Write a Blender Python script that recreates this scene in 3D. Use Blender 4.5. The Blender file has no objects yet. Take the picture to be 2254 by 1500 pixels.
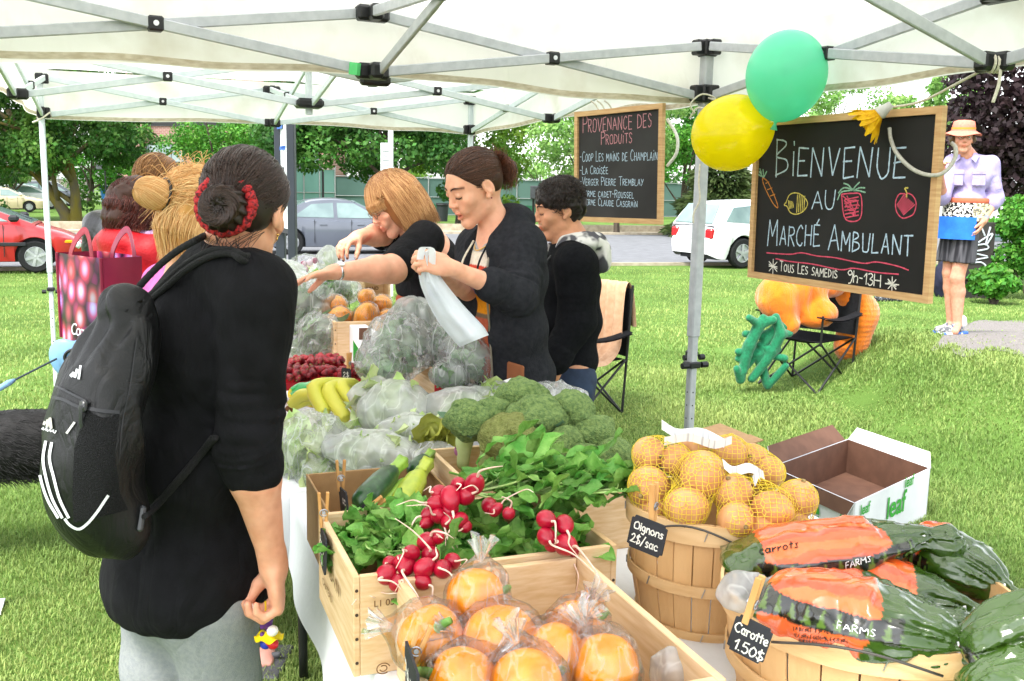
import bpy,bmesh,math,random
import numpy as np
from mathutils import Vector,Matrix
from mathutils.bvhtree import BVHTree
# ------------------------------------------------------------------ camera, world, sun, exposure
SC=bpy.context.scene
COL=SC.collection
FPX,CXP,CYP=2150.0,1127.0,750.0  # focal length and centre of the photograph, in its pixels
CAMH=1.62
PITCH,ROLL=math.radians(9.0),0.020
CAMP=np.array([0.0,0.0,CAMH])
_F=np.array([0,math.cos(PITCH),-math.sin(PITCH)])
_U0=np.array([0,math.sin(PITCH),math.cos(PITCH)])
_R0=np.array([1.0,0,0])
_R=math.cos(ROLL)*_R0+math.sin(ROLL)*_U0
_U=-math.sin(ROLL)*_R0+math.cos(ROLL)*_U0
cam=bpy.data.cameras.new('camera')
cam.lens=36.0*FPX/2254.0
cam.sensor_width=36.0
cam.clip_start=0.05
cam.clip_end=2000
camo=bpy.data.objects.new('camera',cam)
COL.objects.link(camo)
camo.matrix_world=Matrix(((_R[0],_U[0],-_F[0],0),(_R[1],_U[1],-_F[1],0),(_R[2],_U[2],-_F[2],CAMH),(0,0,0,1)))
SC.camera=camo
SUN_EL,SUN_AZ=math.radians(58),math.radians(215)  # high, from behind the camera's left shoulder
wd=bpy.data.worlds.new('World')
SC.world=wd
wd.use_nodes=True
_nt=wd.node_tree
_sky=_nt.nodes.new('ShaderNodeTexSky')
_sky.sky_type='NISHITA'
_sky.sun_disc=False
_sky.sun_elevation=SUN_EL
_sky.sun_rotation=SUN_AZ
_sky.air_density=1.0
_sky.dust_density=1.5
_hs=_nt.nodes.new('ShaderNodeHueSaturation')  # a bright overcast: the sky with most of its blue taken out
_hs.inputs['Saturation'].default_value=0.16
_hs.inputs['Value'].default_value=1.0
_nt.links.new(_sky.outputs[0],_hs.inputs['Color'])
_nt.links.new(_hs.outputs[0],_nt.nodes['Background'].inputs[0])
_nt.nodes['Background'].inputs[1].default_value=0.15
sun=bpy.data.lights.new('sun','SUN')
sun.energy=1.5
sun.angle=math.radians(14)
sun.color=(1.0,0.96,0.90)
suno=bpy.data.objects.new('sun',sun)
COL.objects.link(suno)
_sd=Vector((math.sin(SUN_AZ)*math.cos(SUN_EL),math.cos(SUN_AZ)*math.cos(SUN_EL),math.sin(SUN_EL)))
suno.rotation_euler=_sd.to_track_quat('Z','Y').to_euler()
SC.view_settings.view_transform='Standard'
SC.view_settings.look='None'
SC.view_settings.exposure=2.0
SC.view_settings.gamma=1.0
SC.view_settings.use_curve_mapping=False
SC.cycles.max_bounces=10
SC.cycles.transparent_max_bounces=24
SC.cycles.transmission_bounces=6
SC.cycles.caustics_reflective=False
SC.cycles.caustics_refractive=False
random.seed(7)
RNG=np.random.default_rng(7)
PI=math.pi
# ------------------------------------------------------------------ where things stand
def ray(px,py):
 d=_F+(px-CXP)/FPX*_R-(py-CYP)/FPX*_U
 return d/np.linalg.norm(d)
YK=1.0  # stretches the distances handed to P for one group of things
def P(px,py,Y):
 d=ray(px,py); Y=Y*YK
 return CAMP+d*(Y/d[1])
def H(px,py,z):
 d=ray(px,py)
 return CAMP+d*((z-CAMH)/d[2])
def sstep(a,b,x):
 t=np.clip((x-a)/(b-a),0,1)
 return t*t*(3-2*t)
def ground_z(x,y):
 x=np.asarray(x,float); y=np.asarray(y,float)
 r=np.sqrt(x*x+y*y)
 z=-0.0150*np.clip(r-5,0,21)-0.0085*np.clip(r-26,0,34)
 m=0.46*sstep(2.35,3.5,x)*sstep(4.5,7.2,y)*(1-sstep(8.2,13.0,y))
 return z+m
def G(px,py):
 d=ray(px,py)
 t=1.0
 lo,hi=0.5,400.0
 for s in np.geomspace(0.8,400,400):
  p=CAMP+d*s
  if p[2]<ground_z(p[0],p[1]):
   hi=s; break
  lo=s
 for _ in range(40):
  m=(lo+hi)/2
  p=CAMP+d*m
  if p[2]<ground_z(p[0],p[1]):hi=m
  else:lo=m
 return CAMP+d*hi
def PL(px,py,o,n):
 d=ray(px,py)
 return CAMP+d*(np.dot(np.asarray(o)-CAMP,n)/np.dot(d,n))
def proj(p):
 q=np.asarray(p,float)-CAMP
 w=q@_F
 return CXP+FPX*(q@_R)/w,CYP-FPX*(q@_U)/w
AU=math.radians(20.9)
UU=np.array([-math.sin(AU),math.cos(AU),0.0])  # along the row of tables, away from the camera
VV=np.array([math.cos(AU),math.sin(AU),0.0])  # across it, to the right
ZZ=np.array([0,0,1.0])
# ------------------------------------------------------------------ materials
def hexc(s):
 s=s.lstrip('#')
 r=[int(s[i:i+2],16)/255 for i in(0,2,4)]
 return tuple(c/12.92 if c<=.04045 else((c+.055)/1.055)**2.4 for c in r)
def _c4(c):
 c=hexc(c)if isinstance(c,str)else c
 return(c[0],c[1],c[2],1.0)
MATS={}
def mat(name,col,rough=.6,col2=None,scale=12.,detail=4.,spec=.35,bump=0.,bscale=60.,metal=0.,sss=0.,coat=0.,trans=0.,stretch=None,island=0.,attr=None,contrast=(.35,.65),sheen=0.,twist=0.,alpha=None,emit=None,wrinkle=0.,wscale=11.):
 """A procedural material: noise between two colours, noise bump, optional per-island variation or a vertex colour."""
 if name in MATS:return MATS[name]
 m=bpy.data.materials.new(name); m.use_nodes=True
 t=m.node_tree; N=t.nodes; L=t.links
 b=N['Principled BSDF']
 b.inputs['Roughness'].default_value=rough
 b.inputs['Metallic'].default_value=metal
 b.inputs['Specular IOR Level'].default_value=spec
 if coat:b.inputs['Coat Weight'].default_value=coat; b.inputs['Coat Roughness'].default_value=.06
 if sheen:b.inputs['Sheen Weight'].default_value=sheen
 tc=N.new('ShaderNodeTexCoord'); mp=N.new('ShaderNodeMapping')
 L.new(tc.outputs['Object'],mp.inputs[0])
 if stretch:mp.inputs['Scale'].default_value=stretch
 if twist:mp.inputs['Rotation'].default_value=(0,0,twist)
 c1=_c4(col); c2=_c4(col2)if col2 is not None else tuple(x*.82 for x in c1[:3])+(1,)
 nz=N.new('ShaderNodeTexNoise'); nz.inputs['Scale'].default_value=scale; nz.inputs['Detail'].default_value=detail
 L.new(mp.outputs[0],nz.inputs['Vector'])
 mr=N.new('ShaderNodeMapRange'); mr.inputs[1].default_value=contrast[0]; mr.inputs[2].default_value=contrast[1]
 L.new(nz.outputs[0],mr.inputs[0])
 mx=N.new('ShaderNodeMix'); mx.data_type='RGBA'
 L.new(mr.outputs[0],mx.inputs[0]); mx.inputs[6].default_value=c1; mx.inputs[7].default_value=c2
 out=mx.outputs[2]
 if attr:
  a=N.new('ShaderNodeVertexColor'); a.layer_name=attr
  m2=N.new('ShaderNodeMix'); m2.data_type='RGBA'; m2.blend_type='MULTIPLY'; m2.inputs[0].default_value=1
  L.new(a.outputs[0],m2.inputs[6]); L.new(out,m2.inputs[7]); out=m2.outputs[2]
 if island:
  g=N.new('ShaderNodeNewGeometry')
  hs=N.new('ShaderNodeHueSaturation')
  r1=N.new('ShaderNodeMapRange'); r1.inputs[3].default_value=1-island; r1.inputs[4].default_value=1+island
  L.new(g.outputs['Random Per Island'],r1.inputs[0]); L.new(r1.outputs[0],hs.inputs['Value'])
  mu=N.new('ShaderNodeMath'); mu.operation='MULTIPLY'; mu.inputs[1].default_value=7.31
  fr=N.new('ShaderNodeMath'); fr.operation='FRACT'
  r2=N.new('ShaderNodeMapRange'); r2.inputs[3].default_value=.5-.05*island; r2.inputs[4].default_value=.5+.05*island
  L.new(g.outputs['Random Per Island'],mu.inputs[0]); L.new(mu.outputs[0],fr.inputs[0]); L.new(fr.outputs[0],r2.inputs[0])
  L.new(r2.outputs[0],hs.inputs['Hue'])
  L.new(out,hs.inputs['Color']); out=hs.outputs[0]
 L.new(out,b.inputs['Base Color'])
 if sss:
  b.inputs['Subsurface Weight'].default_value=sss
  b.inputs['Subsurface Radius'].default_value=(.012,.005,.003)
  b.inputs['Subsurface Scale'].default_value=1.0
 if bump:
  nb=N.new('ShaderNodeTexNoise'); nb.inputs['Scale'].default_value=bscale; nb.inputs['Detail'].default_value=5
  L.new(mp.outputs[0],nb.inputs['Vector'])
  bp=N.new('ShaderNodeBump'); bp.inputs['Strength'].default_value=bump; bp.inputs['Distance'].default_value=.01
  L.new(nb.outputs[0],bp.inputs['Height']); L.new(bp.outputs[0],b.inputs['Normal'])
 if wrinkle:
  nw=N.new('ShaderNodeTexNoise'); nw.inputs['Scale'].default_value=wscale; nw.inputs['Detail'].default_value=3; nw.inputs['Distortion'].default_value=1.4
  mw=N.new('ShaderNodeMapping'); mw.inputs['Scale'].default_value=(1,1,.45); mw.inputs['Rotation'].default_value=(.5,.3,0)
  L.new(tc.outputs['Object'],mw.inputs[0]); L.new(mw.outputs[0],nw.inputs['Vector'])
  aw=N.new('ShaderNodeMath'); aw.operation='SUBTRACT'; aw.inputs[1].default_value=.5; L.new(nw.outputs[0],aw.inputs[0])
  a2=N.new('ShaderNodeMath'); a2.operation='ABSOLUTE'; L.new(aw.outputs[0],a2.inputs[0])
  bw=N.new('ShaderNodeBump'); bw.inputs['Strength'].default_value=wrinkle; bw.inputs['Distance'].default_value=.03
  L.new(a2.outputs[0],bw.inputs['Height'])
  if bump:L.new(bw.outputs[0],bp.inputs['Normal'])
  else:L.new(bw.outputs[0],b.inputs['Normal'])
 if emit:
  b.inputs['Emission Color'].default_value=_c4(emit[0]); b.inputs['Emission Strength'].default_value=emit[1]
 if trans:
  tr=N.new('ShaderNodeBsdfTranslucent'); L.new(out,tr.inputs[0])
  ms=N.new('ShaderNodeMixShader'); ms.inputs[0].default_value=trans
  L.new(b.outputs[0],ms.inputs[1]); L.new(tr.outputs[0],ms.inputs[2])
  L.new(ms.outputs[0],N['Material Output'].inputs[0])
 MATS[name]=m
 return m
def film(name,white=.25,tint=(1,1,1),cs=9.,rough=.12,bump=.35,streak=.3,haze=.3):
 """Thin crinkled plastic: mostly see-through, whiter where the film folds over itself, wrinkle highlights painted as white streaks, glossy all over."""
 if name in MATS:return MATS[name]
 m=bpy.data.materials.new(name); m.use_nodes=True
 t=m.node_tree; N=t.nodes; L=t.links
 N.remove(N['Principled BSDF'])
 tc=N.new('ShaderNodeTexCoord')
 n1=N.new('ShaderNodeTexNoise'); n1.inputs['Scale'].default_value=cs; n1.inputs['Detail'].default_value=3; n1.inputs['Distortion'].default_value=.7
 mp=N.new('ShaderNodeMapping'); mp.inputs['Scale'].default_value=(1,.8,.28); mp.inputs['Rotation'].default_value=(.7,.5,.3); L.new(tc.outputs['Object'],mp.inputs[0]); L.new(mp.outputs[0],n1.inputs['Vector'])
 n2=N.new('ShaderNodeTexNoise'); n2.inputs['Scale'].default_value=cs*.8; n2.inputs['Detail'].default_value=4; L.new(tc.outputs['Object'],n2.inputs['Vector'])
 hz=N.new('ShaderNodeMapRange'); hz.inputs[1].default_value=.42; hz.inputs[2].default_value=.72; hz.inputs[3].default_value=white; hz.inputs[4].default_value=white+haze; L.new(n2.outputs[0],hz.inputs[0])
 s=N.new('ShaderNodeMath'); s.operation='SUBTRACT'; s.inputs[1].default_value=.5; L.new(n1.outputs[0],s.inputs[0])
 ab=N.new('ShaderNodeMath'); ab.operation='ABSOLUTE'; L.new(s.outputs[0],ab.inputs[0])
 cr=N.new('ShaderNodeMapRange'); cr.inputs[1].default_value=.0; cr.inputs[2].default_value=.022
 cr.inputs[3].default_value=streak; cr.inputs[4].default_value=0.; L.new(ab.outputs[0],cr.inputs[0])  # white lines put the wrinkle highlights into the film colour
 ad=N.new('ShaderNodeMath'); ad.operation='ADD'; ad.use_clamp=True; L.new(cr.outputs[0],ad.inputs[0]); L.new(hz.outputs[0],ad.inputs[1])
 bp=N.new('ShaderNodeBump'); bp.inputs['Strength'].default_value=bump; bp.inputs['Distance'].default_value=.02
 L.new(ab.outputs[0],bp.inputs['Height'])
 tr=N.new('ShaderNodeBsdfTransparent'); tr.inputs[0].default_value=(1,1,1,1)
 df=N.new('ShaderNodeBsdfDiffuse'); df.inputs[0].default_value=(.86*tint[0],.88*tint[1],.88*tint[2],1)
 tl=N.new('ShaderNodeBsdfTranslucent'); tl.inputs[0].default_value=(.86*tint[0],.88*tint[1],.88*tint[2],1)
 gl=N.new('ShaderNodeBsdfGlossy'); gl.inputs['Roughness'].default_value=rough
 for n in(df,tl,gl):L.new(bp.outputs[0],n.inputs['Normal'])
 a1=N.new('ShaderNodeMixShader'); a1.inputs[0].default_value=.45; L.new(df.outputs[0],a1.inputs[1]); L.new(tl.outputs[0],a1.inputs[2])
 m1=N.new('ShaderNodeMixShader'); L.new(ad.outputs[0],m1.inputs[0]); L.new(tr.outputs[0],m1.inputs[1]); L.new(a1.outputs[0],m1.inputs[2])
 fr=N.new('ShaderNodeFresnel'); fr.inputs[0].default_value=1.5; L.new(bp.outputs[0],fr.inputs['Normal'])
 f2=N.new('ShaderNodeMath'); f2.operation='MULTIPLY_ADD'; f2.inputs[1].default_value=.6; f2.inputs[2].default_value=.02; L.new(fr.outputs[0],f2.inputs[0])
 m2=N.new('ShaderNodeMixShader'); L.new(f2.outputs[0],m2.inputs[0]); L.new(m1.outputs[0],m2.inputs[1]); L.new(gl.outputs[0],m2.inputs[2])
 L.new(m2.outputs[0],N['Material Output'].inputs[0])
 MATS[name]=m
 return m
 # ------------------------------------------------------------------ objects
def tag(o,label=None,cat=None,group=None,kind=None):
 if label:o['label']=label
 if cat:o['category']=cat
 if group:o['group']=group
 if kind:o['kind']=kind
 return o
def thing(name,loc,label,cat,group=None,rz=0.):
 o=bpy.data.objects.new(name,None); COL.objects.link(o)
 o.empty_display_size=.1
 o.location=[float(v)for v in loc]; o.rotation_euler=(0,0,rz)
 return tag(o,label,cat,group)
def wloc(o):
 l=np.zeros(3)
 while o is not None:
  l=l+np.array(o.location); o=o.parent
 return l
def np_mesh(name,V,F,m=None,parent=None,smooth=False,mi=None,colr=None,local=False,origin=None):
 """Link one mesh object from arrays: F is a list of faces or an (n,k) array; V in world coordinates unless local."""
 V=np.asarray(V,float)
 off=np.zeros(3)
 if not local:
  if parent is not None:off=wloc(parent)
  elif origin is not None:off=np.asarray(origin,float)
 me=bpy.data.meshes.new(name)
 if isinstance(F,np.ndarray):
  n,k=F.shape
  me.vertices.add(len(V)); me.loops.add(n*k); me.polygons.add(n)
  me.vertices.foreach_set('co',(V-off).astype(np.float32).ravel())
  me.loops.foreach_set('vertex_index',F.astype(np.int32).ravel())
  me.polygons.foreach_set('loop_start',np.arange(0,n*k,k,dtype=np.int32))
  me.update(calc_edges=True)
 else:
  me.from_pydata((V-off).tolist(),[],[tuple(int(i)for i in f)for f in F]); me.update()
 if m is not None:
  for x in(m if isinstance(m,(list,tuple))else[m]):me.materials.append(x)
 if mi is not None:me.polygons.foreach_set('material_index',np.asarray(mi,np.int32))
 if smooth:me.polygons.foreach_set('use_smooth',np.ones(len(me.polygons),bool))
 if colr is not None:
  a=me.color_attributes.new('Col','FLOAT_COLOR','POINT')
  a.data.foreach_set('color',np.concatenate([colr,np.ones((len(colr),1))],1).astype(np.float32).ravel())
 o=bpy.data.objects.new(name,me); COL.objects.link(o)
 if parent is not None:o.parent=parent
 elif origin is not None and not local:o.location=[float(v)for v in origin]
 return o
def frame(z,hint=(0,0,1)):
 z=np.asarray(z,float); z=z/(np.linalg.norm(z)+1e-12)
 h=np.asarray(hint,float)
 if abs(h@z)>.97:h=np.array([1.0,0,0])if abs(z[0])<.9 else np.array([0,1.0,0])
 x=np.cross(h,z); x/=np.linalg.norm(x)
 return x,np.cross(z,x),z
class MB:
 """Gathers shapes into one mesh."""
 def __init__(s):s.V=[]; s.F=[]; s.I=[]; s.n=0
 def add(s,V,F,i=0):
  V=np.asarray(V,float)
  s.V.append(V); s.F+=[tuple(int(a)+s.n for a in f)for f in F]; s.I+=[i]*len(F); s.n+=len(V)
  return s
 def box(s,c,sx,sy,sz,ax=None,i=0,bev=0.):
  X,Y,Z=ax if ax is not None else(np.array([1.,0,0]),np.array([0,1.,0]),ZZ)
  X,Y,Z=[np.asarray(a,float)for a in(X,Y,Z)]
  c=np.asarray(c,float)
  if bev<=0:
   V=[c+X*sx/2*a+Y*sy/2*b+Z*sz/2*d for d in(-1,1)for b in(-1,1)for a in(-1,1)]
   F=[(0,2,3,1),(4,5,7,6),(0,1,5,4),(2,6,7,3),(0,4,6,2),(1,3,7,5)]
  else:
   V=[]; F=[]
   hx,hy,hz=sx/2,sy/2,sz/2
   idx={}
   for a in(-1,1):
    for b in(-1,1):
     for d in(-1,1):
      for k,(ex,ey,ez)in enumerate(((0,bev,bev),(bev,0,bev),(bev,bev,0))):
       idx[(a,b,d,k)]=len(V)
       V.append(c+X*a*(hx-ex)+Y*b*(hy-ey)+Z*d*(hz-ez))
   for k,g in((0,lambda p,q,r:(r,p,q)),(1,lambda p,q,r:(p,r,q)),(2,lambda p,q,r:(p,q,r))):
    for r in(-1,1):
     F.append([idx[g(p,q,r)+(k,)]for p,q in((-1,-1),(1,-1),(1,1),(-1,1))])
   for(k1,k2),g in(((1,2),lambda p,q,r:(r,p,q)),((0,2),lambda p,q,r:(p,r,q)),((0,1),lambda p,q,r:(p,q,r))):
    for p in(-1,1):
     for q in(-1,1):
      A,B=g(p,q,-1),g(p,q,1)
      F.append([idx[A+(k1,)],idx[B+(k1,)],idx[B+(k2,)],idx[A+(k2,)]])
   for a in(-1,1):
    for b in(-1,1):
     for d in(-1,1):F.append([idx[(a,b,d,k)]for k in range(3)])
  return s.add(V,F,i)
 def beam(s,a,b,w,h,hint=(0,0,1),i=0,bev=0.):
  a=np.asarray(a,float); b=np.asarray(b,float)
  x,y,z=frame(b-a,hint)
  return s.box((a+b)/2,w,h,np.linalg.norm(b-a),(x,y,z),i,bev)
 def tube(s,pts,r,n=8,cap=True,i=0,closed=False):
  pts=np.asarray(pts,float); k=len(pts)
  r=np.full(k,r)if np.isscalar(r)else np.asarray(r,float)
  T=np.gradient(pts,axis=0)if not closed else np.roll(pts,-1,0)-np.roll(pts,1,0)
  x,y,z=frame(T[0]); V=[]
  for j in range(k):
   z=T[j]/(np.linalg.norm(T[j])+1e-12)
   x=x-z*(x@z); x/=np.linalg.norm(x)+1e-12; y=np.cross(z,x)
   for q in range(n):
    a=2*PI*q/n
    V.append(pts[j]+r[j]*(math.cos(a)*x+math.sin(a)*y))
  F=[]
  for j in range(k if closed else k-1):
   j2=(j+1)%k
   for q in range(n):F.append((j*n+q,j*n+(q+1)%n,j2*n+(q+1)%n,j2*n+q))
  if cap and not closed:F.append(tuple(range(n-1,-1,-1))); F.append(tuple((k-1)*n+q for q in range(n)))
  return s.add(V,F,i)
 def lathe(s,prof,n=24,o=(0,0,0),ax=None,i=0,closed=False,sq=1.):
  X,Y,Z=ax if ax is not None else(np.array([1.,0,0]),np.array([0,1.,0]),ZZ)
  o=np.asarray(o,float); V=[]; k=len(prof)
  for r,z in prof:
   for q in range(n):
    a=2*PI*q/n
    V.append(o+X*r*math.cos(a)+Y*r*sq*math.sin(a)+Z*z)
  F=[(j*n+q,j*n+(q+1)%n,((j+1)%k)*n+(q+1)%n,((j+1)%k)*n+q)for j in range(k if closed else k-1)for q in range(n)]
  return s.add(V,F,i)
 def grid(s,Pts,i=0,closed_u=False):
  Pts=np.asarray(Pts,float); a,b=Pts.shape[:2]
  F=[(p*b+q,((p+1)%a)*b+q,((p+1)%a)*b+q+1,p*b+q+1)for p in range(a if closed_u else a-1)for q in range(b-1)]
  return s.add(Pts.reshape(-1,3),F,i)
 def prism(s,poly,o,X,Y,Z,t,i=0):
  """A polygon in the X,Y plane at o, thickness t along Z."""
  o,X,Y,Z=[np.asarray(q,float)for q in(o,X,Y,Z)]; n=len(poly)
  V=[o+X*p[0]+Y*p[1]for p in poly]+[o+X*p[0]+Y*p[1]+Z*t for p in poly]
  return s.add(V,[tuple(range(n-1,-1,-1)),tuple(range(n,2*n))]+[(j,(j+1)%n,n+(j+1)%n,n+j)for j in range(n)],i)
 def build(s,name,m,parent=None,smooth=False,origin=None,local=False,fix=True):
  o=np_mesh(name,np.concatenate(s.V),s.F,m,parent,smooth,s.I,origin=origin,local=local)
  if fix:
   bm=bmesh.new(); bm.from_mesh(o.data); bmesh.ops.recalc_face_normals(bm,faces=bm.faces); bm.to_mesh(o.data); bm.free()
  if smooth=='auto':
   o.data.polygons.foreach_set('use_smooth',np.ones(len(o.data.polygons),bool)); o.data.set_sharp_from_angle(angle=math.radians(38))
  return o
def copy_tree(o,parent=None):
 c=o.copy(); COL.objects.link(c)
 if parent is not None:c.parent=parent
 for ch in list(o.children):copy_tree(ch,c)
 return c
def spline(pts,n=24,closed=False):
 """Catmull-Rom through the points."""
 p=np.asarray(pts,float)
 if closed:q=np.concatenate([p[-1:],p,p[:2]])
 else:q=np.concatenate([2*p[:1]-p[1:2],p,2*p[-1:]-p[-2:-1]])
 m=len(q)-3
 t=np.linspace(0,m,n,endpoint=not closed); k=np.minimum(t.astype(int),m-1); f=(t-k)[:,None]
 a,b,c,d=q[k],q[k+1],q[k+2],q[k+3]
 return .5*(2*b+(c-a)*f+(2*a-5*b+4*c-d)*f**2+(3*b-a-3*c+d)*f**3)
 # ------------------------------------------------------------------ noise and soft solids
def _h(i,j,k,s):
 n=(i*374761393+j*668265263+k*2147483647+s*974711)&0xffffffff
 n=((n^(n>>13))*1274126177)&0xffffffff
 return((n^(n>>16))&0xffff).astype(np.float32)/65535.0
def vnoise(p,s=0):
 """Value noise in -1..1 at points (...,3)."""
 i=np.floor(p).astype(np.int64); f=p-i; f=f*f*(3-2*f)
 r=0
 for a in(0,1):
  for b in(0,1):
   for c in(0,1):
    w=(f[...,0]if a else 1-f[...,0])*(f[...,1]if b else 1-f[...,1])*(f[...,2]if c else 1-f[...,2])
    r=r+w*_h(i[...,0]+a,i[...,1]+b,i[...,2]+c,s)
 return r*2-1
def fbm(p,s=0,o=3):
 return sum(vnoise(p*2.03**k,s+k)*.5**k for k in range(o))
class SDF:
 """Soft solids joined smoothly, turned into one mesh by surface nets. k is the blend radius; sub cuts away."""
 def __init__(s):s.p=[]
 def cap(s,a,b,ra,rb=None,k=.02,sub=False):
  a=np.asarray(a,float); b=np.asarray(b,float); rb=ra if rb is None else rb; m=max(ra,rb)
  def f(X):
   ba=b-a; t=np.clip(((X-a)@ba)/(ba@ba+1e-12),0,1)
   return np.linalg.norm(X-a-t[...,None]*ba,axis=-1)-(ra+(rb-ra)*t)
  s.p.append((f,np.minimum(a,b)-m,np.maximum(a,b)+m,k,sub)); return s
 def chain(s,pts,rs,k=.02,sub=False):
  for j in range(len(pts)-1):s.cap(pts[j],pts[j+1],rs[j],rs[j+1],k,sub)
  return s
 def ell(s,c,r,R=None,k=.02,sub=False):
  c=np.asarray(c,float); r=np.asarray(r,float)*np.ones(3); R=np.eye(3)if R is None else np.asarray(R,float)  # rows of R: axes
  e=np.sqrt(((R*r[:,None])**2).sum(0))
  def f(X):
   q=(X-c)@R.T
   k0=np.linalg.norm(q/r,axis=-1); k1=np.linalg.norm(q/r**2,axis=-1)
   return k0*(k0-1)/(k1+1e-9)
  s.p.append((f,c-e,c+e,k,sub)); return s
 def box(s,c,hx,R=None,rad=.01,k=.01,sub=False):
  c=np.asarray(c,float); hx=np.asarray(hx,float); R=np.eye(3)if R is None else np.asarray(R,float)
  e=(np.abs(R)*hx[:,None]).sum(0)
  def f(X):
   q=np.abs((X-c)@R.T)-hx+rad
   return np.linalg.norm(np.maximum(q,0),axis=-1)+np.minimum(q.max(-1),0)-rad
  s.p.append((f,c-e,c+e,k,sub)); return s
 def mesh(s,h,disp=None,clip=None,shell=0.,grow=0.):
  lo=np.min([p[1]for p in s.p if not p[4]],0)-4*h-.02-grow; hi=np.max([p[2]for p in s.p if not p[4]],0)+4*h+.02+grow
  if clip is not None:lo=np.maximum(lo,clip[0]); hi=np.minimum(hi,clip[1])
  n=np.ceil((hi-lo)/h).astype(int)+1
  ax=[lo[i]+h*np.arange(n[i])for i in range(3)]
  D=np.full(n,.5,np.float32)
  for f,a,b,k,sub in s.p:
   m=k+3*h+.012+grow
   i0=[max(0,int((a[i]-m-lo[i])/h))for i in range(3)]; i1=[min(n[i],int((b[i]+m-lo[i])/h)+2)for i in range(3)]
   if any(i1[i]<=i0[i]for i in range(3)):continue
   X=np.stack(np.meshgrid(*[ax[i][i0[i]:i1[i]]for i in range(3)],indexing='ij'),-1)
   d=f(X).astype(np.float32); S=(slice(i0[0],i1[0]),slice(i0[1],i1[1]),slice(i0[2],i1[2])); o=D[S]
   if sub:
    q=np.maximum(k-np.abs(-d-o),0)/max(k,1e-6); D[S]=np.maximum(o,-d)+q*q*k*.25
   else:
    q=np.maximum(k-np.abs(d-o),0)/max(k,1e-6); D[S]=np.minimum(o,d)-q*q*k*.25
  if grow:D-=grow
  if disp is not None:
   near=np.abs(D)<.06
   ii=np.argwhere(near)
   X=lo+h*ii
   D[near]+=disp(X).astype(np.float32)
  return nets(D,lo,h)
def nets(D,lo,h):
 S=D<0
 nx,ny,nz=D.shape
 c=sum(S[a:nx-1+a,b:ny-1+b,d:nz-1+d].astype(np.int8)for a in(0,1)for b in(0,1)for d in(0,1))
 cells=np.argwhere((c>0)&(c<8))
 idx=np.full((nx-1,ny-1,nz-1),-1,np.int32)
 idx[tuple(cells.T)]=np.arange(len(cells))
 acc=np.zeros((len(cells),3)); cnt=np.zeros(len(cells))
 co=[(a,b,d)for a in(0,1)for b in(0,1)for d in(0,1)]
 val={q:D[cells[:,0]+q[0],cells[:,1]+q[1],cells[:,2]+q[2]]for q in co}
 for q in co:
  for ax in range(3):
   if q[ax]==0:
    r=list(q); r[ax]=1; r=tuple(r)
    v0,v1=val[q],val[r]; x=(v0<0)!=(v1<0)
    t=np.where(x,v0/(v0-v1+1e-20),0)
    pt=np.tile(np.array(q,float),(len(cells),1)); pt[:,ax]+=t
    acc+=np.where(x[:,None],pt,0); cnt+=x
 V=lo+h*(cells+acc/np.maximum(cnt,1)[:,None])
 Fs=[]
 for ax in range(3):
  o1,o2=(ax+1)%3,(ax+2)%3
  sl0=[slice(None)]*3; sl1=[slice(None)]*3
  sl0[ax]=slice(0,-1); sl1[ax]=slice(1,None)
  A=S[tuple(sl0)]; B=S[tuple(sl1)]
  e=np.argwhere(A!=B)
  e=e[(e[:,o1]>0)&(e[:,o2]>0)&(e[:,o1]<D.shape[o1]-1)&(e[:,o2]<D.shape[o2]-1)]
  if not len(e):continue
  fl=A[tuple(e.T)]
  def at(d1,d2):
   q=e.copy(); q[:,o1]+=d1; q[:,o2]+=d2
   return idx[tuple(q.T)]
  q=np.stack([at(-1,-1),at(0,-1),at(0,0),at(-1,0)],1)
  q[~fl]=q[~fl][:,::-1]
  Fs.append(q)
 F=np.concatenate(Fs); F=F[(F>=0).all(1)]
 return V,F
def smooth_v(V,F,it=2,lam=.5):
 for _ in range(it):
  A=np.zeros_like(V); n=np.zeros(len(V))
  for a,b in((0,1),(1,2),(2,3),(3,0)):
   np.add.at(A,F[:,a],V[F[:,b]]); np.add.at(A,F[:,b],V[F[:,a]])
   np.add.at(n,F[:,a],1); np.add.at(n,F[:,b],1)
  V=V*(1-lam)+lam*A/np.maximum(n,1)[:,None]
 return V
def rotm(ax,a):
 return np.array(Matrix.Rotation(a,3,Vector(ax)))
def bvh_of(*objs):
 V=[]; F=[]
 for o in objs:
  off=wloc(o); n=len(V)
  co=np.empty(len(o.data.vertices)*3,np.float32); o.data.vertices.foreach_get('co',co)
  V+=(co.reshape(-1,3)+off).tolist(); F+=[[i+n for i in p.vertices]for p in o.data.polygons]
 return BVHTree.FromPolygons(V,F)
def hit(bvh,px,py):
 """Where the line of sight of a photo pixel meets a built surface (used to measure where print lies on it)."""
 d=ray(px,py)
 loc,nor,i,dist=bvh.ray_cast(Vector(CAMP),Vector(d))
 if loc is None:return None
 n=np.array(nor)
 if n@d>0:n=-n
 return np.array(loc),n
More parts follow.
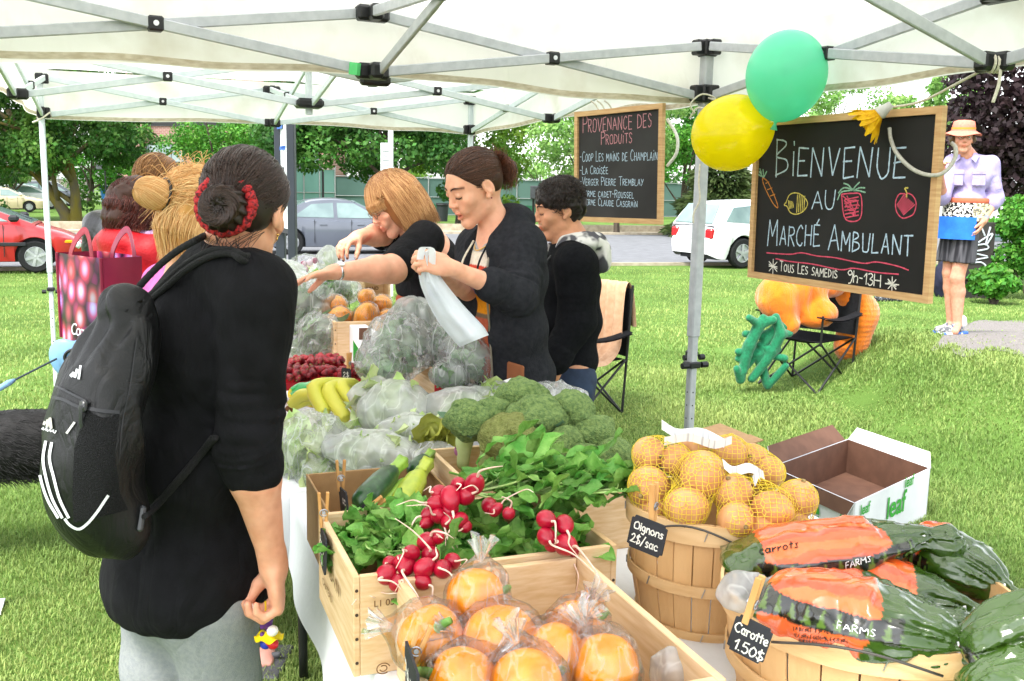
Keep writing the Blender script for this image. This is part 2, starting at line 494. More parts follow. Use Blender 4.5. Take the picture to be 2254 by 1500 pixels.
def print_on(name,strokes,bvh,m,parent,off=.0015,fallback=None):
 """Ribbons of ink lying on a surface. strokes: list of (pixel polyline, width in pixels)."""
 b=MB()
 for pts,w in strokes:
  pts=np.asarray(pts,float)
  if len(pts)<2:continue
  seg=np.linalg.norm(np.diff(pts,axis=0),axis=1); L=np.concatenate([[0],np.cumsum(seg)])
  k=max(2,int(L[-1]/6)+1)
  q=np.stack([np.interp(np.linspace(0,L[-1],k),L,pts[:,j])for j in(0,1)],1)
  T=np.gradient(q,axis=0); T/=np.linalg.norm(T,axis=1)[:,None]+1e-9
  N=np.stack([-T[:,1],T[:,0]],1)*(np.asarray(w)/2 if np.isscalar(w)else np.interp(np.linspace(0,1,k),np.linspace(0,1,len(w)),w)[:,None]/2)
  rows=[]
  for a,n2 in zip(q,N):
   h1=hit(bvh,*(a+n2)); h2=hit(bvh,*(a-n2))
   if h1 is None or h2 is None or np.linalg.norm(h1[0]-h2[0])>.12:
    if len(rows)>1:b.grid(np.array(rows))
    rows=[]
    continue
   rows.append([h1[0]+h1[1]*off,h2[0]+h2[1]*off])
  if len(rows)>1:b.grid(np.array(rows))
 if not b.V:return None
 return b.build(name,m,parent)
def gather_end(t,p,e,L,R,rnd,m):
 x,y,z=frame(e); ph=rnd.uniform(0,6); Q=[]
 for f in np.linspace(0,1,9):Q.append([p+z*L*f*(1+.18*math.sin(3*a+ph))+(x*math.cos(a)+y*math.sin(a))*(.006+R*f**1.2*(.62+.38*math.sin(7*a+ph+f*2)))for a in np.linspace(0,2*PI,57)])
 MB().grid(np.array(Q)).build('gathered_end',m,t,smooth=True)
 # ================================================================== the setting
def ab(a,b,dz=0.):
 p=UU*a+VV*b
 return np.array([p[0],p[1],float(ground_z(p[0],p[1]))+dz])
M_LAWN=mat('lawn_soil','#5f7d3a',.95,'#4a642a',scale=.9,detail=8,spec=.1,bump=.6,bscale=90)
xs=np.concatenate([-np.geomspace(220,12,22),np.arange(-11.5,11.6,.35),np.geomspace(12,220,22)])
ys=np.concatenate([np.arange(-6,30,.35),np.geomspace(30.5,420,40)])
X,Y=np.meshgrid(xs,ys,indexing='ij')
b=MB().grid(np.stack([X,Y,ground_z(X,Y)],-1))
tag(b.build('lawn',M_LAWN,smooth=True),kind='structure')
def sheet(name,m,a0,a1,b0,b1,dz,na=24,nb=60):
 A,B=np.meshgrid(np.linspace(a0,a1,na),np.linspace(b0,b1,nb),indexing='ij')
 Q=UU*A[...,None]+VV*B[...,None]
 Q[...,2]=ground_z(Q[...,0],Q[...,1])+dz
 return tag(MB().grid(Q).build(name,m,smooth=True),kind='structure')
M_ASPH=mat('asphalt','#75777b',.9,'#66686c',scale=3.2,detail=9,bump=.35,bscale=240,stretch=(1,1,1))
M_CONC=mat('kerb_concrete','#b3a893',.85,'#968b78',scale=5,detail=6,bump=.2)
M_GRAV=mat('gravel_ground','#8f8a86',.95,'#6b6765',scale=60,detail=6,bump=1.,bscale=160)
A_ROAD0,A_ROAD1=21.9,39.0
sheet('road',M_ASPH,A_ROAD0,A_ROAD1,-70,90,.035)
sheet('parking_lot',M_ASPH,47.5,92,-95,-16.5,.035)
sheet('sidewalk',M_CONC,39.35,41.0,-70,90,.10)
def strip(name,a0,a1,h):
 m=MB(); n=60
 bs=np.linspace(-70,90,n)
 Q=np.array([[ab(a0,q,-.1),ab(a0,q,h),ab(a1,q,h),ab(a1,q,-.1)]for q in bs])
 m.grid(Q)
 return tag(m.build(name,M_CONC),kind='structure')
strip('kerb',A_ROAD0-.16,A_ROAD0,.075)
strip('kerb',A_ROAD1,A_ROAD1+.35,.13)
strip('retaining_edge',41.0,41.45,.38)
# a worn gravel patch where the man stands
gp=[(2048,775),(2075,735),(2125,713),(2190,706),(2300,712),(2420,735),(2420,800),(2290,795),(2200,775),(2130,782),(2085,768)]
gw=np.array([G(*q)for q in spline(gp,60,True)]); c0=gw.mean(0)
m=MB(); rows=[]
for t in np.linspace(0.02,1,14):
 q=c0+(gw-c0)*(t*(1+.06*vnoise(gw*4,3)[:,None]*t)); q[:,2]=ground_z(q[:,0],q[:,1])+.010+.006*(1-t)
 rows.append(np.concatenate([q,q[:1]]))
m.grid(np.array(rows))
tag(m.build('gravel',M_GRAV,smooth=True),kind='stuff')
# ------------------------------------------------------------------ grass: one mass of blades, thick near the camera and sparser with distance
def grass():
 def blades(n,d0,d1,x_lo,x_hi,hm,wm):
  d=np.sqrt(RNG.uniform(0,1,n)**1.35*(d1**2-d0**2)+d0**2)if d1<9 else d0*(d1/d0)**RNG.uniform(0,1,n)**.8
  a=RNG.uniform(x_lo,x_hi,n)
  x=d*np.sin(a); y=d*np.cos(a)
  p=np.stack([x,y,ground_z(x,y)],1)
  cl=vnoise(p*np.array([2.2,2.2,0]),11)
  h=hm*RNG.uniform(.35,1.25,n)*(1+.55*cl)
  w=wm*RNG.uniform(.6,1.3,n)
  th=RNG.uniform(0,2*PI,n); ln=RNG.uniform(.15,1.0,n)*h
  dr=np.stack([np.cos(th),np.sin(th),0*th],1); sd=np.stack([-np.sin(th),np.cos(th),0*th],1)
  b0=p-sd*w[:,None]; b1=p+sd*w[:,None]
  mid=p+dr*(ln*.35)[:,None]+np.array([0,0,1])*(h*.62)[:,None]
  tip=p+dr*ln[:,None]+np.array([0,0,1])*(h*RNG.uniform(.7,1.0,n))[:,None]
  V=np.stack([b0,b1,mid+sd*w[:,None]*.75,mid-sd*w[:,None]*.75,tip,tip+sd*(w*.1)[:,None]],1)
  o=np.arange(n)[:,None]*6
  F=np.concatenate([o+np.array([0,1,2,3]),o+np.array([3,2,5,4])])
  return V.reshape(-1,3),F
 parts=[blades(230000,1.6,7.0,-.62,.02,.029,.0019),blades(190000,3.2,9.5,-.02,.62,.031,.0026),blades(170000,6.5,24,-.6,.6,.036,.0055)]
 V=[]; F=[]; n=0
 for v,f in parts:V.append(v); F.append(f+n); n+=len(v)
 V=np.concatenate(V); F=np.concatenate(F)
 keep_a=(V[F[:,0]]@UU)<A_ROAD0-.25
 F=F[keep_a]
 gx,gy=gw[:,0],gw[:,1]
 c=V[F[:,0]]
 ang=np.arctan2(c[:,1]-c0[1],c[:,0]-c0[0]); ga=np.arctan2(gy-c0[1],gx-c0[0]); od=np.argsort(ga)
 rr=np.interp(ang,ga[od],np.hypot(gx-c0[0],gy-c0[1])[od],period=2*PI)
 F=F[(np.hypot(c[:,0]-c0[0],c[:,1]-c0[1])>rr*.93)|(RNG.uniform(0,1,len(F))<.03)]
 mg=mat('grass_blade','#9fb066',.6,'#78944c',scale=.55,detail=8,spec=.25,island=.30,contrast=(.36,.64),trans=.35)
 o=np_mesh('grass',V,F,mg)
 return tag(o,kind='stuff')
grass()
# ------------------------------------------------------------------ trees
def leaf_cloud(centres,radii,n,size,droop=.2,flat=1.,seed=0):
 r=np.random.default_rng(seed)
 k=r.choice(len(centres),n,p=np.array(radii)**2.2/(np.array(radii)**2.2).sum())
 d=r.normal(size=(n,3)); d/=np.linalg.norm(d,axis=1)[:,None]
 p=np.asarray(centres)[k]+d*(np.asarray(radii)[k]*r.uniform(.25,1,n)**.5)[:,None]*np.array([1,1,.75])
 nrm=d+r.normal(size=(n,3))*.8+np.array([0,0,.35]); nrm/=np.linalg.norm(nrm,axis=1)[:,None]
 t=np.cross(nrm,r.normal(size=(n,3))); t/=np.linalg.norm(t,axis=1)[:,None]
 t[:,2]-=droop; t/=np.linalg.norm(t,axis=1)[:,None]
 s=np.cross(nrm,t); s/=np.linalg.norm(s,axis=1)[:,None]
 L=(size*r.uniform(.6,1.35,n))[:,None]
 V=np.stack([p-t*L*.5,p+s*L*.36*flat,p+t*L*.6,p-s*L*.36*flat],1)
 return V.reshape(-1,3),np.arange(n*4).reshape(n,4)
M_BARK=mat('bark','#5d5348',.95,'#3b342d',scale=9,detail=7,bump=.8,bscale=30,stretch=(1,1,.25))
M_BARKY=mat('bark_lichen','#5a5344',.95,'#6f6428',scale=2.2,detail=7,bump=.8,bscale=30,stretch=(1,1,.4),contrast=(.4,.6))
def leaf_mat(name,c,c2,isl=.32):return mat(name,c,.55,c2,scale=.45,detail=3,spec=.3,island=isl,trans=.3)
def tree(base,h0,crown_c,crown_r,nclump,nleaf,size,ml,label,mb=None,trunk_r=.22,seed=1,trunks=1,droop=.2,name='tree',group=None,lean=0.,hang=0.,clump_r=(.17,.36)):
 r=np.random.default_rng(seed)
 base=np.asarray(base,float); cc=np.asarray(crown_c,float); cr=np.asarray(crown_r,float)
 t=thing(name,base,label,'tree',group)
 d=r.normal(size=(nclump,3)); d/=np.linalg.norm(d,axis=1)[:,None]
 cl=cc+d*cr*(r.uniform(.15,1,nclump)**.45)[:,None]
 rad=cr.mean()*r.uniform(clump_r[0],clump_r[1],nclump)
 if hang:
  k=nclump//3
  cl[:k,2]-=hang*r.uniform(.3,1,k); rad[:k]*=.65
 V,F=leaf_cloud(cl,rad,nleaf,size,droop,seed=seed+5)
 np_mesh('crown',V,F,ml,t)
 b=MB()
 for j in range(trunks):
  off=np.array([(j-(trunks-1)/2)*trunk_r*1.35,.05*j,0])
  top=cc+np.array([lean*(1 if j else-1),0,-cr[2]*.1])
  pts=spline([base+off+[0,0,-.25],base+off*1.1+[0,0,.35],base+off*1.4+(top-base)*.35+r.normal(size=3)*.1,top],16)
  rr=np.interp(np.linspace(0,1,16),[0,.05,.15,1],[1.45,1.2,1,.35])*trunk_r
  b.tube(pts,rr,12)
  for c in cl[r.choice(nclump,min(nclump,9),replace=False)]:
   s=pts[r.integers(7,14)]
   mid=(s+c)/2+r.normal(size=3)*.06*np.linalg.norm(c-s)+[0,0,.1*np.linalg.norm(c-s)]
   b.tube(spline([s,mid,c],9),np.linspace(trunk_r*.4,trunk_r*.07,9),7)
 b.build('trunk',mb or M_BARK,t,smooth=True)
 return t
L_DARK=leaf_mat('leaf_dark_green','#2f5a24','#47772d')
L_MAPLE=leaf_mat('leaf_maple_green','#3f7a26','#5c9632')
L_YEL=leaf_mat('leaf_yellow_green','#5d8a2e','#7a9c34',.3)
L_PALE=leaf_mat('leaf_pale_green','#6c9a4a','#86ad5c',.25)
L_RED=leaf_mat('leaf_dark_red','#2b2024','#3b2a2e',.4)
L_SPRUCE=leaf_mat('needle_olive','#3c4f2a','#54632f',.35)
L_ASH=leaf_mat('leaf_ash_green','#35612a','#5a8434',.38)
def gp_at(px,Y):
 """Ground under the photo column px at distance Y."""
 p=P(px,420,Y); return np.array([p[0],p[1],float(ground_z(p[0],p[1]))])
TB=gp_at(152,49)
tree(TB,0,P(70,225,49),(5.9,5.0,3.9),80,46000,.2,L_ASH,'broad green tree with two yellow lichened trunks, on the left beyond the red car',M_BARKY,.34,3,trunks=2,droop=.5,lean=1.2,hang=2.6)
tree(gp_at(30,66),0,P(35,345,66),(4.2,3,2.4),26,9000,.2,L_PALE,'pale round tree behind the parked cream sedan',seed=11,trunk_r=.2)
tree(gp_at(196,86),0,P(205,330,86),(5.5,4,3.6),34,14000,.22,L_MAPLE,'green tree with a dark thin trunk beyond the parking lot, left of the brick building',seed=12,trunk_r=.25)
tree(gp_at(490,62),0,P(492,300,62),(3.7,3.0,3.3),44,22000,.17,L_MAPLE,'bright green maple in front of the brick building',seed=4,trunk_r=.22)
tree(gp_at(935,46),0,P(790,225,46),(6.4,4.4,3.5),56,36000,.2,L_DARK,'dark green maple spreading over the tennis court fence',seed=5,trunk_r=.3,hang=1.6)
tree(gp_at(1010,52),0,P(1045,275,52),(4.3,3.6,3.5),50,26000,.18,L_YEL,'yellow-green maple behind the far tent\'s right rear leg',seed=6,trunk_r=.2,hang=1.2)
tree(gp_at(1360,44),0,P(1350,285,44),(3.7,3.2,3.2),44,17000,.16,L_PALE,'airy pale green tree behind the hanging price-source chalkboard',seed=7,trunk_r=.16,hang=.8)
tree(gp_at(1500,58),0,P(1512,300,58),(2.6,2.6,3.4),30,13000,.17,L_MAPLE,'green tree standing behind the front tent leg',seed=8,trunk_r=.18)
tree(gp_at(1830,62),0,P(1845,262,62),(4.6,4,3.2),34,11000,.17,L_PALE,'pale tree with bare branches showing above the welcome chalkboard',seed=9,trunk_r=.22)
tree(gp_at(2330,21),0,P(2262,235,21),(2.1,2.2,2.1),50,20000,.13,L_RED,'dark red maple behind the man in the bucket hat',seed=10,trunk_r=.16,clump_r=(.22,.42))
for j,(px,Y,py,w,h,mm,lb)in enumerate([(700,120,372,7,3.2,L_PALE,'far pale tree showing above the tennis fence beside the grey sign post'),(880,125,380,8,2.8,L_YEL,'far yellowish tree over the tennis fence behind the red-haired vendor'),(1190,115,385,6,3,L_PALE,'far pale tree over the tennis fence, right of the ponytailed vendor'),(1430,110,380,6,3.6,L_MAPLE,'far green tree partly behind the hanging source chalkboard'),(2060,70,262,3.4,3,L_PALE,'small pale tree peeking out left of the dark red maple'),(2180,60,385,3.2,2.2,L_MAPLE,'low green tree under the dark red maple beside the white house')]):
 tree(gp_at(px,Y),0,P(px,py,Y),(w,w*.6,h),26,5000,.3,mm,lb,seed=30+j,trunk_r=.2)
def spruce(base,h,r0,label,n=11000):
 t=thing('spruce_tree',base,label,'tree')
 r=np.random.default_rng(21)
 b=MB().tube([base+[0,0,-.1],base+[0,0,h*.95]],[.2,.03],8); b.build('trunk',M_BARK,t,smooth=True)
 u=r.uniform(0,1,n)**.7; z=h*(1-u)*.97+.25
 tier=(np.sin(z*5.2)*.5+.5)
 rad=r0*u*(.72+.28*tier)*r.uniform(.35,1,n)**.4; a=r.uniform(0,2*PI,n)
 p=base+np.stack([rad*np.cos(a),rad*np.sin(a),z],1)
 d=np.stack([np.cos(a),np.sin(a),-.35+0*a],1)+r.normal(size=(n,3))*.35; d/=np.linalg.norm(d,axis=1)[:,None]
 s=np.cross(d,r.normal(size=(n,3))); s/=np.linalg.norm(s,axis=1)[:,None]
 L=r.uniform(.22,.5,n)[:,None]
 V=np.stack([p,p+d*L*.5+s*L*.16,p+d*L,p+d*L*.5-s*L*.16],1).reshape(-1,3)
 np_mesh('crown',V,np.arange(n*4).reshape(n,4),L_SPRUCE,t)
spruce(gp_at(1585,43),5.2,2.3,'olive green spruce standing behind the parked white car')
def bush(base,rx,rz,label,ml,n=4000,size=.09,seed=3,name='shrub',tall=False):
 r=np.random.default_rng(seed)
 t=thing(name,base,label,'shrub')
 k=16
 d=r.normal(size=(k,3)); d/=np.linalg.norm(d,axis=1)[:,None]
 c=np.asarray(base)+np.array([0,0,rz])+d*np.array([rx,rx,rz])*r.uniform(.2,.8,(k,1))
 V,F=leaf_cloud(c,[rx*.45]*k,n,size,seed=seed)
 np_mesh('foliage',V,F,ml,t)
 b=MB()
 for q in c[:7]:b.tube(spline([np.asarray(base)+[0,0,-.05],(np.asarray(base)*.6+q*.4),q],7),np.linspace(.03,.008,7),6)
 b.build('stem',M_BARK,t)
bush(gp_at(2212,16.5),.42,.36,'low leafy bush beside the graffiti-covered box',L_MAPLE,3000,.1)
bush(gp_at(2290,17.5),.75,1.35,'tall green cedar hedge plant at the right edge of the view',L_MAPLE,9000,.08,5,'cedar')
# ------------------------------------------------------------------ buildings, fences, courts
M_BRICK=mat('brick','#8d6a60',.9,'#7b5a52',scale=3,detail=3,bump=.0)
def brick_nodes(m):
 t=m.node_tree; N=t.nodes; L=t.links; b_=N['Principled BSDF']
 tc=N.new('ShaderNodeTexCoord'); mp=N.new('ShaderNodeMapping'); mp.inputs['Rotation'].default_value=(PI/2,0,0)
 L.new(tc.outputs['Object'],mp.inputs[0])
 k=N.new('ShaderNodeTexBrick'); k.inputs['Scale'].default_value=1.0
 k.inputs['Color1'].default_value=_c4('#8a6157'); k.inputs['Color2'].default_value=_c4('#99736a'); k.inputs['Mortar'].default_value=_c4('#a8938b')
 k.inputs['Brick Width'].default_value=.42; k.inputs['Row Height'].default_value=.2; k.inputs['Mortar Size'].default_value=.022
 L.new(mp.outputs[0],k.inputs[0]); L.new(k.outputs[0],b_.inputs['Base Color'])
brick_nodes(M_BRICK)
M_WHITE=mat('white_paint','#dedede',.6,'#c9c9c6',scale=2)
M_GLASSD=mat('window_glass','#9fb4b4',.08,'#76898a',scale=.6,spec=.8)
M_GREYM=mat('grey_metal','#62646a',.5,'#54565b',scale=6)
M_BLACKM=mat('black_metal','#17181a',.45,'#0e0f10',scale=10,spec=.5)
def brick_building():
 Y0=108
 L0=gp_at(244,Y0); R0=gp_at(700,Y0+4)
 t=thing('brick_building',L0,'brown brick building with a curved end wall, behind the trees on the left','building')
 h=13; base=-1.2
 b=MB(); rows=[]
 cx,cy=P(300,400,Y0)[0],Y0+3.4
 x0,x1=P(244,400,Y0)[0],P(300,400,Y0)[0]
 for a in np.linspace(PI,1.5*PI,14):rows.append([[cx+(cx-x0)*math.cos(a),cy+3.4*math.sin(a),base],[cx+(cx-x0)*math.cos(a),cy+3.4*math.sin(a),h]])
 xe=P(316,400,Y0)[0]
 rows.append([[xe,Y0,base],[xe,Y0,h]]); rows.append([[xe,Y0+1.2,base],[xe,Y0+1.2,h]])
 xr=P(720,400,Y0)[0]
 rows.append([[xr,Y0+1.2,base],[xr,Y0+1.2,h]]); rows.append([[xr,Y0+12,base],[xr,Y0+12,h]])
 rows.append([[x0,Y0+12,base],[x0,Y0+12,h]]); rows.append([[x0,Y0+3.4,base],[x0,Y0+3.4,h]])
 b.grid(np.array(rows)); b.build('wall',M_BRICK,t)
 rf=MB(); rf.add([r[1]for r in rows[:-1]],[tuple(range(len(rows)-1))]); rf.build('roof',M_GREYM,t)
 for zt in(0,1):
  for k in range(4):
   w0=P(322,318,Y0+1.2); z1=w0[2]+zt*4.4; x=w0[0]+k*4.9
   f=MB().box((x+2.1,Y0+1.14,z1-1.15),4.3,.12,2.5); fr=f.build('window',M_GREYM,t)
   g=MB()
   for q in range(3):g.box((x+.75+q*1.35,Y0+1.05,z1-.95),1.25,.06,1.75)
   g.build('pane',M_GLASSD,fr)
   MB().box((x+2.1,Y0+1.04,z1-2.1),4.0,.05,.4).build('panel',M_BLACKM,fr)
brick_building()
def low_house():
 o=gp_at(258,100)
 t=thing('low_white_building',o,'low white shed with a beige garage door at the foot of the brick building','building')
 MB().box(o+[1.6,0,.5],5.2,3,3.2).build('wall',M_WHITE,t)
 MB().box(o+[1.4,-1.53,.3],2.6,.05,2.4).build('door',mat('beige_paint','#c8b592',.7),t)
 MB().box(o+[1.6,0,2.2],5.6,3.4,.16).build('roof',M_GREYM,t)
low_house()
def white_house():
 o=gp_at(2185,46)
 t=thing('white_house',o,'white two-storey house with an outside spiral staircase, far right','house')
 w=MB().box(o+[2.2,3,1.4],6.2,6,4.6).build('wall',mat('white_siding','#d9dbde',.6,'#cfd2d6',scale=.5,bump=.15,bscale=3,stretch=(.02,.02,6)),t)
 MB().box(o+[2.2,2.9,3.78],6.6,6.5,.18).build('roof',mat('brown_eave','#8a6c5c',.7),t)
 for x,z in((.4,.5),(1.6,.6),(.4,2.5),(1.6,2.5)):
  f=MB().box(o+[x,-.03,z],.85,.08,1.1).build('window',M_WHITE,t)
  MB().box(o+[x,-.08,z],.65,.04,.9).build('pane',M_GLASSD,f)
 MB().box(o+[.7,-.6,1.05],2.2,1.1,.12).build('balcony',M_WHITE,t)
 r=MB()
 for q in range(9):r.box(o+[-.35+q*.26,-1.13,1.5],.05,.05,.8)
 r.box(o+[.7,-1.13,1.92],2.2,.06,.06); r.build('railing',M_WHITE,t)
 s=MB(); c=o+np.array([1.75,-1.7,0]); s.tube([c+[0,0,-.3],c+[0,0,2.4]],.05,8)
 for q in range(14):
  a=q*.42; d=np.array([math.cos(a),math.sin(a),0]); s.box(c+d*.35+[0,0,-.2+q*.16],.7,.26,.04,(d,np.array([-d[1],d[0],0]),ZZ))
  s.tube([c+d*.7+[0,0,-.2+q*.16],c+d*.7+[0,0,.6+q*.16]],.018,5)
 s.tube([c+np.array([math.cos(q*.42)*.7,math.sin(q*.42)*.7,.6+q*.16])for q in range(14)],.025,6)
 s.build('spiral_stairs',M_BLACKM,t)
white_house()
def fence_run(name,label,p0,p1,z0,z1,m_panel,npost,m_post,mesh_bars=False):
 t=thing(name,p0,label,'fence')
 p0=np.asarray(p0,float); p1=np.asarray(p1,float)
 d=(p1-p0); d[2]=0
 if mesh_bars:
  b=MB(); n=int(np.linalg.norm(d)/.5)
  for q in range(n+1):b.tube([p0+d*q/n+[0,0,z0],p0+d*q/n+[0,0,z1]],.022,4)
  for z in np.linspace(z0,z1,4):b.tube([p0+[0,0,z],p0+d+[0,0,z]],.02,4)
  b.build('wire_panel',m_post,t)
 else:
  n=np.cross(d/np.linalg.norm(d),ZZ)
  b=MB(); b.beam(p0+ZZ*(z0+z1)/2,p0+d+ZZ*(z0+z1)/2,.04,z1-z0); b.build('screen',m_panel,t)
 for q in range(npost):
  c=p0+d*q/(npost-1)
  MB().tube([c+[0,-.06,z0-.2],c+[0,-.06,z1+.25]],.045,8).build('post',m_post,t)
 rl=MB()
 for z in(z0+.05,(z0+z1)/2,z1+.05):rl.tube([p0+[0,-.07,z],p0+d+[0,-.07,z]],.03,6)
 rl.build('rail',m_post,t)
M_SCR1=mat('screen_teal','#7fa8a0',.8,'#6f9a92',scale=.4,trans=.3)
M_SCR2=mat('screen_green','#5d7a72',.85,'#4f6a63',scale=.4,trans=.25)
M_POST=mat('fence_post_grey','#8b9090',.5)
q0=gp_at(655,62)
fence_run('court_fence','pale teal wind screen on the nearer tennis court fence, left of the dark screen',gp_at(560,60),gp_at(738,64),.1,3.0,M_SCR1,6,M_POST)
fence_run('court_fence','long dark green screen of the tennis court fence behind the vendors',gp_at(738,66),gp_at(1262,71),.1,2.6,M_SCR2,9,M_POST)
fence_run('court_fence','right-hand stretch of the green tennis fence seen between the two chalkboards',gp_at(1262,72),gp_at(1640,78),.1,2.6,M_SCR2,7,M_POST)
fence_run('wooden_fence','weathered grey board fence past the parking lot',gp_at(60,96),gp_at(200,96),0,2.0,mat('old_boards','#8b857c',.9,'#6e685f',scale=6,stretch=(6,6,.4)),5,M_POST)
fence_run('chain_link_fence','low chain-link fence and gate beside the blue bin',gp_at(192,93),gp_at(236,93),0,1.5,M_POST,4,M_POST,True)
def simple_bin(p,label,c,h=1.0,w=.6,name='bin'):
 t=thing(name,p,label,'bin')
 b=MB().lathe([(.0,0),(w*.42,0),(w*.5,h*.9),(w*.53,h*.92),(w*.53,h),(w*.4,h),(w*.38,h*.5),(0,h*.5)],14,p)
 b.build('tub',c,t,smooth='auto')
 MB().lathe([(w*.54,h*.86),(w*.56,h*.9),(w*.54,h*.94)],14,p).build('rim',M_BLACKM,t)
simple_bin(gp_at(240,88),'bright blue rubbish bin at the far edge of the parking lot',mat('blue_plastic','#2f86d6',.4),1.5,1.5)
simple_bin(gp_at(974,60),'dark litter bin beside the green park bench',mat('bin_dark','#2f3436',.6),1.1,.75)
def bench(p,label,s=1.):
 t=thing('park_bench',p,label,'bench','green park benches by the tennis courts')
 g=mat('bench_green','#1f5a3c',.6)
 MB().box(p+[0,0,.45],1.9*s,.45,.06).build('seat',g,t)
 MB().box(p+[0,.25,.8],1.9*s,.06,.42).build('backrest',g,t)
 for x in(-.8,.8):
  MB().beam(p+[x*s,-.15,0],p+[x*s,-.05,.45],.05,.05).beam(p+[x*s,.2,0],p+[x*s,.27,.98],.05,.05).build('leg',M_BLACKM,t)
bench(gp_at(950,62),'green park bench by the tennis fence, left of the vendor with the ponytail')
bench(gp_at(1164,62),'green park bench by the tennis fence, just left of the boy\'s head')
bench(gp_at(2224,40),'small green bench in front of the white house')
def lamp(p,h,label,dx=.35,box=(.5,.45,.35)):
 t=thing('court_lamp',p,label,'lamp post')
 MB().tube([p+[0,0,-.2],p+[0,0,h]],.07,8).build('pole',M_BLACKM,t)
 MB().box(p+[dx,0,h+.1],*box,bev=.04).build('lamp_head',M_GREYM,t)
 MB().beam(p+[0,0,h],p+[dx,0,h],.08,.08).build('arm',M_BLACKM,t)
lamp(gp_at(711,57),2.9,'thin black lamp post right of the grey sign post',-.2,(.3,.3,.2))
lamp(gp_at(814,57),2.6,'lamp post with a dark box head behind the red-haired vendor',.0,(.75,.6,1.1))
lamp(gp_at(1175,57),1.75,'black post with a square grey lamp head beside the boy',.1,(.6,.5,.75))
lamp(gp_at(233,84),3.0,'black lamp post in front of the brick building',-.4,(.5,.5,.4))
def info_sign():
 p=G(645,578); p=P(645,578,13.5); g=float(ground_z(p[0],p[1]))
 p=np.array([p[0],p[1],g])
 t=thing('information_sign',p,'tall dark grey sign post with a white information panel','sign')
 m=mat('sign_grey','#2a2f38',.45,'#252a32',scale=4)
 top=P(645,230,13.5)[2]
 MB().box(p+[0,0,(top-g)/2-.1],.105,.14,top-g+.2,bev=.008).build('post',m,t)
 q=P(616,560,14.2); q[2]=g
 MB().box([q[0]+.02,q[1],(top+g)/2-.1],.13,.1,top-g+.2,bev=.008).build('post',m,t)
 a=P(609,260,14.0); c=P(637,340,13.6)
 pan=MB(); pan.beam([q[0]+.05,q[1],(a[2]+c[2])/2],[p[0]-.03,p[1],(a[2]+c[2])/2],.04,a[2]-c[2]+.7); pan.build('panel',mat('sign_white','#e8ecee',.5,'#dfe4e8'),t)
 pan=MB(); pan.beam([q[0]+.05,q[1],c[2]-.62],[p[0]-.03,p[1],c[2]-.62],.04,.8); pan.build('panel',MATS['sign_white'],t)
 for z in(c[2]-.2,c[2]-1.06):MB().beam([q[0],q[1],z],[p[0],p[1],z],.03,.06).build('bracket',m,t)
 bl=mat('sign_blue','#2a62b8',.5)
 d=np.array([p[0]-q[0],p[1]-q[1],0]); n=np.cross(d,ZZ); n/=np.linalg.norm(n)
 if n[1]>0:n=-n
 for f,z,w,h in((.3,a[2]-.05,.09,.2),(.5,a[2]-.42,.25,.05),(.6,c[2]+.1,.2,.04),(.5,c[2]-.4,.28,.04),(.5,c[2]-.62,.3,.02),(.5,c[2]-.7,.26,.02)):
  MB().beam(q*[1,1,0]+d*(f-.2)+n*.028+ZZ*z,q*[1,1,0]+d*(f+.2)+n*.028+ZZ*z,.004,h).build('lettering',bl,t)
info_sign()
def white_pole():
 p=P(860,500,15.5); g=float(ground_z(p[0],p[1])); p[2]=g
 t=thing('bus_stop_pole',p,'white pole with a narrow white notice panel behind the red-haired vendor','pole')
 MB().box(p+[0,0,1.6],.075,.075,3.4,bev=.01).build('post',MATS['sign_white'],t)
 z=P(850,355,15.5)[2]
 MB().box(p+[-.07,-.05,z-g],.16,.02,.55,bev=.005).build('panel',MATS['sign_white'],t)
 b=MB()
 for q in range(6):b.box(p+[-.07,-.063,z-g-.2+q*.07],.1,.004,.018)
 b.build('lettering',mat('print_grey','#8d9296',.6),t)
white_pole()
def utility_box():
 a=P(2098,628,17.6); g=float(ground_z(a[0],a[1])); c=P(2184,628,17.3)
 t=thing('utility_box',[a[0],a[1],g],'dark brown utility box covered with white spray graffiti behind the man','utility box')
 top=P(2140,489,17.5)[2]; w=c[0]-a[0]
 m=mat('box_brown','#35312e',.6,'#2b2826',scale=5)
 MB().box([(a[0]+c[0])/2,17.9,g+.14],w*1.0,.8,.36,bev=.01).build('plinth',m,t)
 MB().box([(a[0]+c[0])/2+.03,17.9,(g+.33+top)/2],w*1.06,.9,top-g-.33,bev=.012).build('cabinet',m,t)
 b=MB(); y=17.44
 def pt(px,py):q=P(px,py,y); return q
 for pl in([(2143,520),(2152,500),(2150,540)],[(2138,545),(2160,530),(2185,515),(2170,540),(2180,500)],[(2125,548),(2165,538),(2175,548),(2140,556),(2176,566),(2150,572),(2135,580),(2160,578),(2175,592)],[(2120,520),(2130,545),(2125,560)],[(2160,500),(2168,520)]):
  b.tube(spline([pt(*q)for q in pl],24),.016,6)
 b.build('graffiti',mat('spray_white','#b9c0c8',.8),t,smooth=True)
utility_box()
